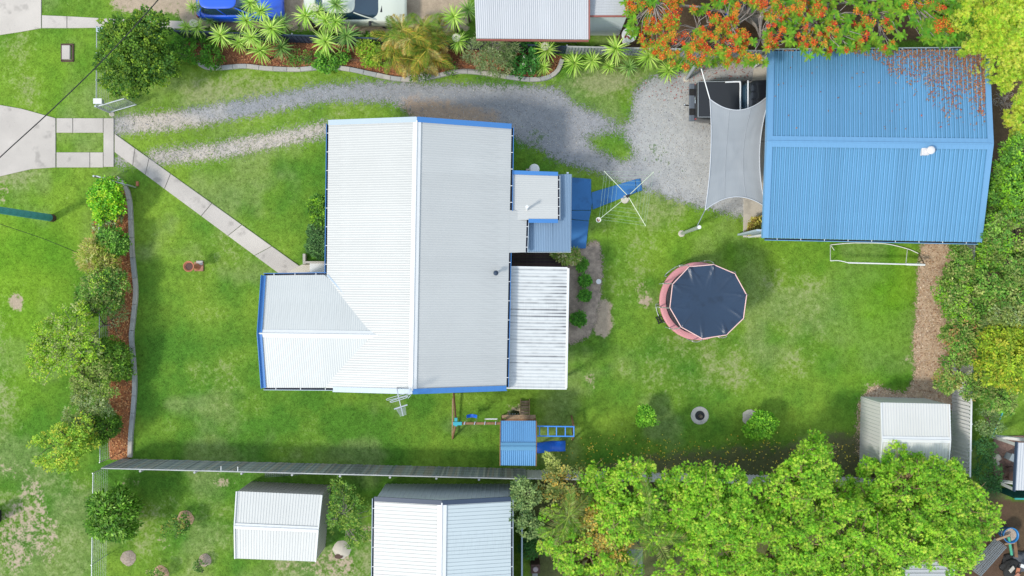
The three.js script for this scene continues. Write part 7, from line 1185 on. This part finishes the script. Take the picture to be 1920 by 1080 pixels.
tree('orange_tipped_shrub', 'orange-leaved tree between the two palms', 'tree', [1130, 985], { seed: 161, blobs: [[1130, 980, 3.1, 42, 0.8], [1150, 1015, 3.1, 34], [1110, 960, 3, 24], [1140, 1040, 3, 22], [1115, 1005, 3, 26]], clumps: 300, rc: [0.1, 0.2], m: 14, len: [0.08, 0.14], wid: 0.3, up: 0.5, pal: [...G.orange, [0.26, 0.3, 0.1], [0.46, 0.3, 0.07]], trunk: 0.08, gap: [1.6, 0.32] });
tree('pale_shrub', 'pale yellow-green sprig standing up beside the play set slide', 'shrub', [1042, 880], { seed: 162, blobs: [[1035, 865, 1.9, 12, 0.9], [1042, 880, 1.9, 11], [1028, 858, 1.9, 8]], clumps: 46, rc: [0.07, 0.13], m: 12, len: [0.07, 0.12], wid: 0.34, pal: [[0.33, 0.36, 0.12], [0.28, 0.33, 0.1]], trunk: 0.03, limbs: 10 });
tree('blue_green_tree', 'blue-green leafy tree beside the top right corner of the neighbour garage', 'tree', [990, 940], { seed: 163, blobs: [[985, 925, 2.4, 26, 0.9], [975, 960, 2.2, 22], [992, 985, 2.2, 22], [975, 910, 2.2, 16]], clumps: 220, rc: [0.09, 0.17], m: 15, len: [0.07, 0.12], wid: 0.36, up: 0.45, pal: [...G.bluish, [0.2, 0.27, 0.1]], trunk: 0.06, gap: [1.8, 0.32] });
tree('shrub', 'dark bush in the shade at the bottom edge beside the narrow fence', 'shrub', [1000, 1015], { seed: 164, blobs: [[1005, 1012, 0.7, 26, 0.8], [990, 1030, 0.6, 16]], clumps: 130, rc: [0.09, 0.16], m: 13, len: [0.06, 0.11], wid: 0.33, pal: [[0.03, 0.11, 0.02], [0.045, 0.14, 0.025]], trunk: 0.04, limbs: 12 });
const PF = [frondGeo(411, 1.5, 38, 0.42, [0.5, 1.2], pg), frondGeo(412, 1.4, 36, 0.4, [0.35, 1.0], pg)];
palm('fan_palm', 'palm with long arching fronds in front of the orange-tinted tree, bottom edge', 1066, 968, 3.5, 413, PF, [[0, 0, 0]], 7);
palm('fan_palm', 'palm poking through the bright tree, right of the orange-leaved tree', 1216, 948, 3.9, 414, PF.slice(1), [[0, 0, 0]], 3);
palm('fan_palm', 'lower palm with drooping fronds above the grey slatted roof', 1228, 1008, 3.8, 415, PF, [[0, 0, 0]], 5);
// ---- bottom left
tree('large_leaved_shrub', 'round glossy large-leaved shrub beside the wire fence, bottom left', 'shrub', [222, 960], { seed: 170, blobs: [[215, 965, 1.3, 44, 0.85], [200, 985, 1.1, 26], [235, 985, 1.1, 26], [195, 945, 1.1, 24], [240, 945, 1.1, 22], [225, 930, 1.0, 18]], clumps: 520, rc: [0.08, 0.15], m: 10, len: [0.14, 0.23], wid: 0.21, up: 0.45, pal: [[0.07, 0.17, 0.015], [0.1, 0.22, 0.02], [0.05, 0.13, 0.012], [0.17, 0.29, 0.05]], trunk: 0.06, mat: M.leafGloss, gain: 1.7 });
tree('small_shrub', 'small green shrub in front of the orange mulch patch, bottom left yard', 'shrub', [335, 992], { seed: 171, blobs: [[330, 990, 0.6, 24, 0.8], [342, 980, 0.5, 14]], clumps: 100, rc: [0.08, 0.13], m: 11, len: [0.07, 0.12], wid: 0.3, pal: [...G.mid, [0.2, 0.2, 0.04]], trunk: 0.03, limbs: 14, gap: [2, 0.3] });
tree('small_shrub', 'tiny dark plant on the mulch patch left of the cream garden shed', 'shrub', [377, 1058], { seed: 172, blobs: [[376, 1060, 0.35, 12, 0.7]], clumps: 30, rc: [0.06, 0.1], m: 10, len: [0.05, 0.08], wid: 0.3, pal: G.dark.slice(0, 2), trunk: 0.02, limbs: 8 });
tree('small_shrub', 'little bronze-green shrub at the bottom edge of the left yard', 'shrub', [296, 1082], { seed: 173, blobs: [[293, 1080, 0.5, 16, 0.7]], clumps: 46, rc: [0.07, 0.11], m: 10, len: [0.06, 0.1], wid: 0.3, pal: [...G.olive, ...G.mid], trunk: 0.02, limbs: 8 });
tree('twiggy_shrub', 'mid-green twiggy shrub between the cream garden shed and the garage', 'shrub', [655, 960], { seed: 174, blobs: [[650, 955, 1.4, 36, 0.85], [670, 990, 1.2, 28], [640, 920, 1.3, 22], [630, 985, 1.1, 20], [680, 960, 1.3, 20], [655, 1005, 1.0, 18], [635, 905, 1.2, 12]], clumps: 360, rc: [0.09, 0.17], m: 13, len: [0.07, 0.12], wid: 0.28, up: 0.45, pal: [...G.mid, [0.16, 0.25, 0.03], [0.2, 0.27, 0.05]], trunk: 0.06, limbs: 60, barkMat: M.barkPale, gap: [1.8, 0.37] });
// ---- front garden bed along the curved kerb
const bed = (name, lab, seed, foot, blobs, pal, more = {}) => tree(name, lab, 'shrub', foot, { seed, blobs: blobs.map(([x, y, h, r, f]) => [x, y, h, r * (x < 250 ? 1.18 : 1), f]), clumps: Math.round((more.clumps || 160) * 1.5), rc: [0.09, 0.17], m: 15, len: [0.07, 0.13], wid: 0.28, up: 0.4, pal, trunk: 0.045, limbs: 26, gap: [1.8, 0.3], gain: 2.1, ...more, clumps: Math.round((more.clumps || 160) * 2.2) });
bed('glossy_shrub', 'bright glossy green shrub at the top of the curved mulch bed', 180, [208, 375], [[202, 365, 1.0, 26, 0.9], [205, 392, 0.9, 24], [185, 375, 0.9, 14]], [[0.1, 0.27, 0.012], [0.15, 0.32, 0.015], [0.06, 0.18, 0.012], [0.24, 0.36, 0.02]], { clumps: 210, wid: 0.36, mat: M.leafGloss });
bed('grey_shrub', 'small sparse grey-green shrub with orange flowers below the glossy one', 181, [212, 415], [[208, 415, 0.6, 18, 0.8], [194, 425, 0.6, 14], [218, 408, 0.5, 10]], [...G.grey, [0.3, 0.14, 0.05]], { clumps: 90, gap: [2.2, 0.42] });
bed('leafy_shrub', 'dark leafy shrub beside the second bend of the curved kerb', 182, [218, 455], [[214, 452, 0.8, 22, 0.8], [225, 462, 0.7, 16], [200, 450, 0.8, 14]], [...G.mid, ...G.bright.slice(3, 4)], { clumps: 140, wid: 0.36 });
bed('grassy_shrub', 'tall yellow-tipped grassy shrub leaning over the verge', 183, [195, 488], [[180, 480, 0.9, 26, 0.9], [195, 495, 0.9, 24], [170, 470, 0.9, 16], [205, 505, 0.8, 18]], [[0.28, 0.34, 0.05], [0.36, 0.34, 0.12], [0.22, 0.3, 0.05], [0.4, 0.3, 0.16]], { clumps: 170, len: [0.14, 0.26], wid: 0.07, m: 16, up: 0.7 });
bed('green_shrub', 'dense green shrub in the bed level with the birdbath', 184, [200, 545], [[190, 540, 1.1, 30, 0.85], [215, 530, 1.0, 24], [165, 550, 1.0, 18], [205, 565, 1.0, 20]], [...G.mid, [0.2, 0.3, 0.03], ...G.olive], { clumps: 250 });
bed('dark_shrub', 'dark-centred small shrub between the denser ones, left of the bed', 185, [170, 568], [[168, 570, 0.9, 20, 0.9], [155, 580, 0.9, 14]], [...G.dark, [0.16, 0.22, 0.03]], { clumps: 110 });
bed('straggly_tree', 'straggly yellow-green tree sprawling widest over the verge lawn', 186, [178, 640], [[105, 640, 2.0, 40, 0.6], [75, 665, 2.0, 26, 0.6], [130, 615, 2.0, 34, 0.6], [150, 600, 1.8, 26], [80, 690, 1.8, 22], [115, 675, 2.0, 34], [150, 650, 1.9, 34], [65, 640, 1.8, 12]], [[0.19, 0.3, 0.02], [0.26, 0.34, 0.03], [0.13, 0.24, 0.02], [0.15, 0.27, 0.02], [0.22, 0.25, 0.1]], { clumps: 420, limbs: 90, trunk: 0.07, gap: [1.7, 0.42], barkMat: M.barkPale });
bed('fine_shrub', 'soft grey-green fine-leaved shrub beside the bare mulch patch', 187, [200, 610], [[195, 600, 1.0, 28, 0.8], [215, 585, 0.8, 20], [180, 620, 1.1, 24], [200, 635, 1.0, 24]], G.grey, { clumps: 150, len: [0.09, 0.16], wid: 0.1, gap: [2, 0.4] });
bed('leafy_shrub', 'dark green leafy shrub against the kerb below the spiky plant', 188, [225, 680], [[220, 670, 0.9, 24, 0.85], [228, 695, 0.8, 18], [210, 650, 0.9, 16], [205, 690, 0.9, 18]], [[0.085, 0.17, 0.016], [0.12, 0.22, 0.02], [0.05, 0.115, 0.014]], { clumps: 190 });
bed('green_shrub', 'mottled olive shrub with pale flecks in the middle of the bed', 189, [185, 705], [[180, 700, 1.2, 34, 0.8], [160, 725, 1.1, 24], [200, 720, 1.1, 22], [170, 680, 1.2, 22]], [...G.olive, [0.19, 0.28, 0.04], [0.12, 0.22, 0.03]], { clumps: 260, gap: [1.8, 0.36] });
bed('straggly_shrub', 'sparse olive shrub above the orange mulch patch', 190, [178, 765], [[165, 760, 1.3, 28, 0.8], [145, 775, 1.2, 20], [190, 775, 1.1, 20], [165, 790, 1.2, 22]], [...G.olive, ...G.grey], { clumps: 190, len: [0.08, 0.14], wid: 0.16, gap: [2, 0.42] });
bed('leafy_shrub', 'dark green shrub beside the lowest orange mulch patch', 191, [202, 802], [[200, 795, 0.8, 22, 0.85], [190, 812, 0.8, 16], [212, 788, 0.7, 12]], [[0.085, 0.17, 0.016], [0.12, 0.22, 0.02], [0.05, 0.115, 0.014]], { clumps: 140 });
bed('straggly_tree', 'yellow-flecked tree at the bottom end of the bed, over the end of the paling fence', 192, [175, 830], [[130, 835, 1.9, 40, 0.65], [95, 838, 1.8, 26], [165, 850, 1.8, 30], [150, 810, 1.8, 26], [70, 842, 1.7, 14], [110, 862, 1.7, 20], [180, 825, 1.6, 18]], [[0.17, 0.28, 0.025], [0.23, 0.31, 0.03], [0.3, 0.3, 0.04], [0.12, 0.22, 0.025], [0.15, 0.25, 0.03]], { clumps: 380, limbs: 80, trunk: 0.07, gap: [1.7, 0.4] });
{ reseed(340); const p = P(177, 663, 1.3), t = thing('spiky_plant', 'single spiky rosette plant among the front garden shrubs', 'yucca', V(p.x, 0, p.z)); const tr = flag(new THREE.Mesh(trunkGeo, M.bark)); tr.name = 'trunk'; tr.scale.set(0.8, 1.3, 0.8); t.add(tr); const h = flag(new THREE.Mesh(YK[3], M.leafGloss)); h.name = 'foliage'; h.position.y = 1.3; h.scale.setScalar(0.95); t.add(h); }
// ---- round the house and in the back lawn
bed('house_shrub', 'bright-tipped upper shrub against the left wall of the white-roofed house', 195, [606, 390], [[600, 385, 1.0, 18, 0.9], [606, 410, 1.0, 18], [595, 400, 0.9, 12]], [...G.dark, [0.16, 0.28, 0.02]], { clumps: 150, wid: 0.36 });
bed('house_shrub', 'darker lower shrub against the house wall above the porch step', 196, [604, 450], [[597, 440, 0.9, 20, 0.9], [603, 462, 0.9, 20], [590, 460, 0.8, 14], [604, 425, 0.9, 16]], [[0.055, 0.12, 0.045], [0.075, 0.16, 0.055], [0.04, 0.09, 0.03], [0.1, 0.19, 0.06]], { clumps: 190, wid: 0.3 });
bed('citrus_shrub', 'small round bright green citrus shrub in the back lawn, left of the planting ring', 197, [1213, 779], [[1215, 775, 0.7, 18, 0.85], [1205, 785, 0.6, 12], [1225, 785, 0.6, 10]], [[0.11, 0.26, 0.02], [0.15, 0.3, 0.025], [0.07, 0.19, 0.015]], { clumps: 110, wid: 0.36 });
bed('citrus_shrub', 'larger round bright green citrus shrub in the back lawn, right of the planting ring', 198, [1418, 793], [[1425, 797, 0.8, 22, 0.85], [1412, 805, 0.7, 16], [1440, 792, 0.7, 14], [1425, 780, 0.7, 12]], [[0.12, 0.28, 0.02], [0.17, 0.32, 0.025], [0.08, 0.2, 0.015]], { clumps: 170, wid: 0.34 });
bed('small_plant', 'little green plant topmost in the bare garden bed', 199, [1091, 495], [[1091, 496, 0.2, 8, 0.7]], [[0.06, 0.17, 0.02], [0.09, 0.22, 0.025]], { clumps: 26, limbs: 5, trunk: 0.015, gap: null });
const small = (lab, seed, x, y, r = 8) => bed('small_plant', lab, seed, [x, y], [[x, y, 0.25, r, 0.7]], [[0.06, 0.19, 0.02], [0.09, 0.24, 0.025], [0.04, 0.13, 0.015]], { clumps: 34, limbs: 6, trunk: 0.015, gap: null });
small('little green plant in the garden bed, above the white bucket', 601, 1097, 526); small('little green plant in the garden bed, below the white bucket', 602, 1096, 554); small('slightly larger green plant lowest in the garden bed', 603, 1085, 598, 11);
bed('croton', 'low yellow-green plant at the lower corner of the awning', 604, [1066, 480], [[1058, 478, 0.5, 12, 0.6], [1075, 480, 0.4, 10, 0.6], [1045, 476, 0.4, 8]], [[0.2, 0.27, 0.06], [0.12, 0.2, 0.04], [0.4, 0.33, 0.2]], { clumps: 60, len: [0.1, 0.16], wid: 0.25, limbs: 8 });
bed('croton', 'yellow-bronze potted croton on the cream concrete beside the blue shed', 605, [1416, 426], [[1420, 423, 0.5, 13, 0.8], [1412, 430, 0.4, 8]], [[0.36, 0.3, 0.08], [0.24, 0.24, 0.05], [0.18, 0.12, 0.04]], { clumps: 60, len: [0.09, 0.15], wid: 0.24, limbs: 8 });
tree('dead_branches', 'bare grey branches in the dark litter right of the blue shed', 'branches', [1880, 195], { seed: 606, blobs: [[1880, 190, 0.8, 26, 0.6]], clumps: 40, rc: [0.1, 0.2], m: 1, len: [0.05, 0.08], wid: 0.2, pal: [[0.3, 0.2, 0.12]], trunk: 0.04, limbs: 60, barkMat: M.barkPale });

renderer.render(scene, camera);
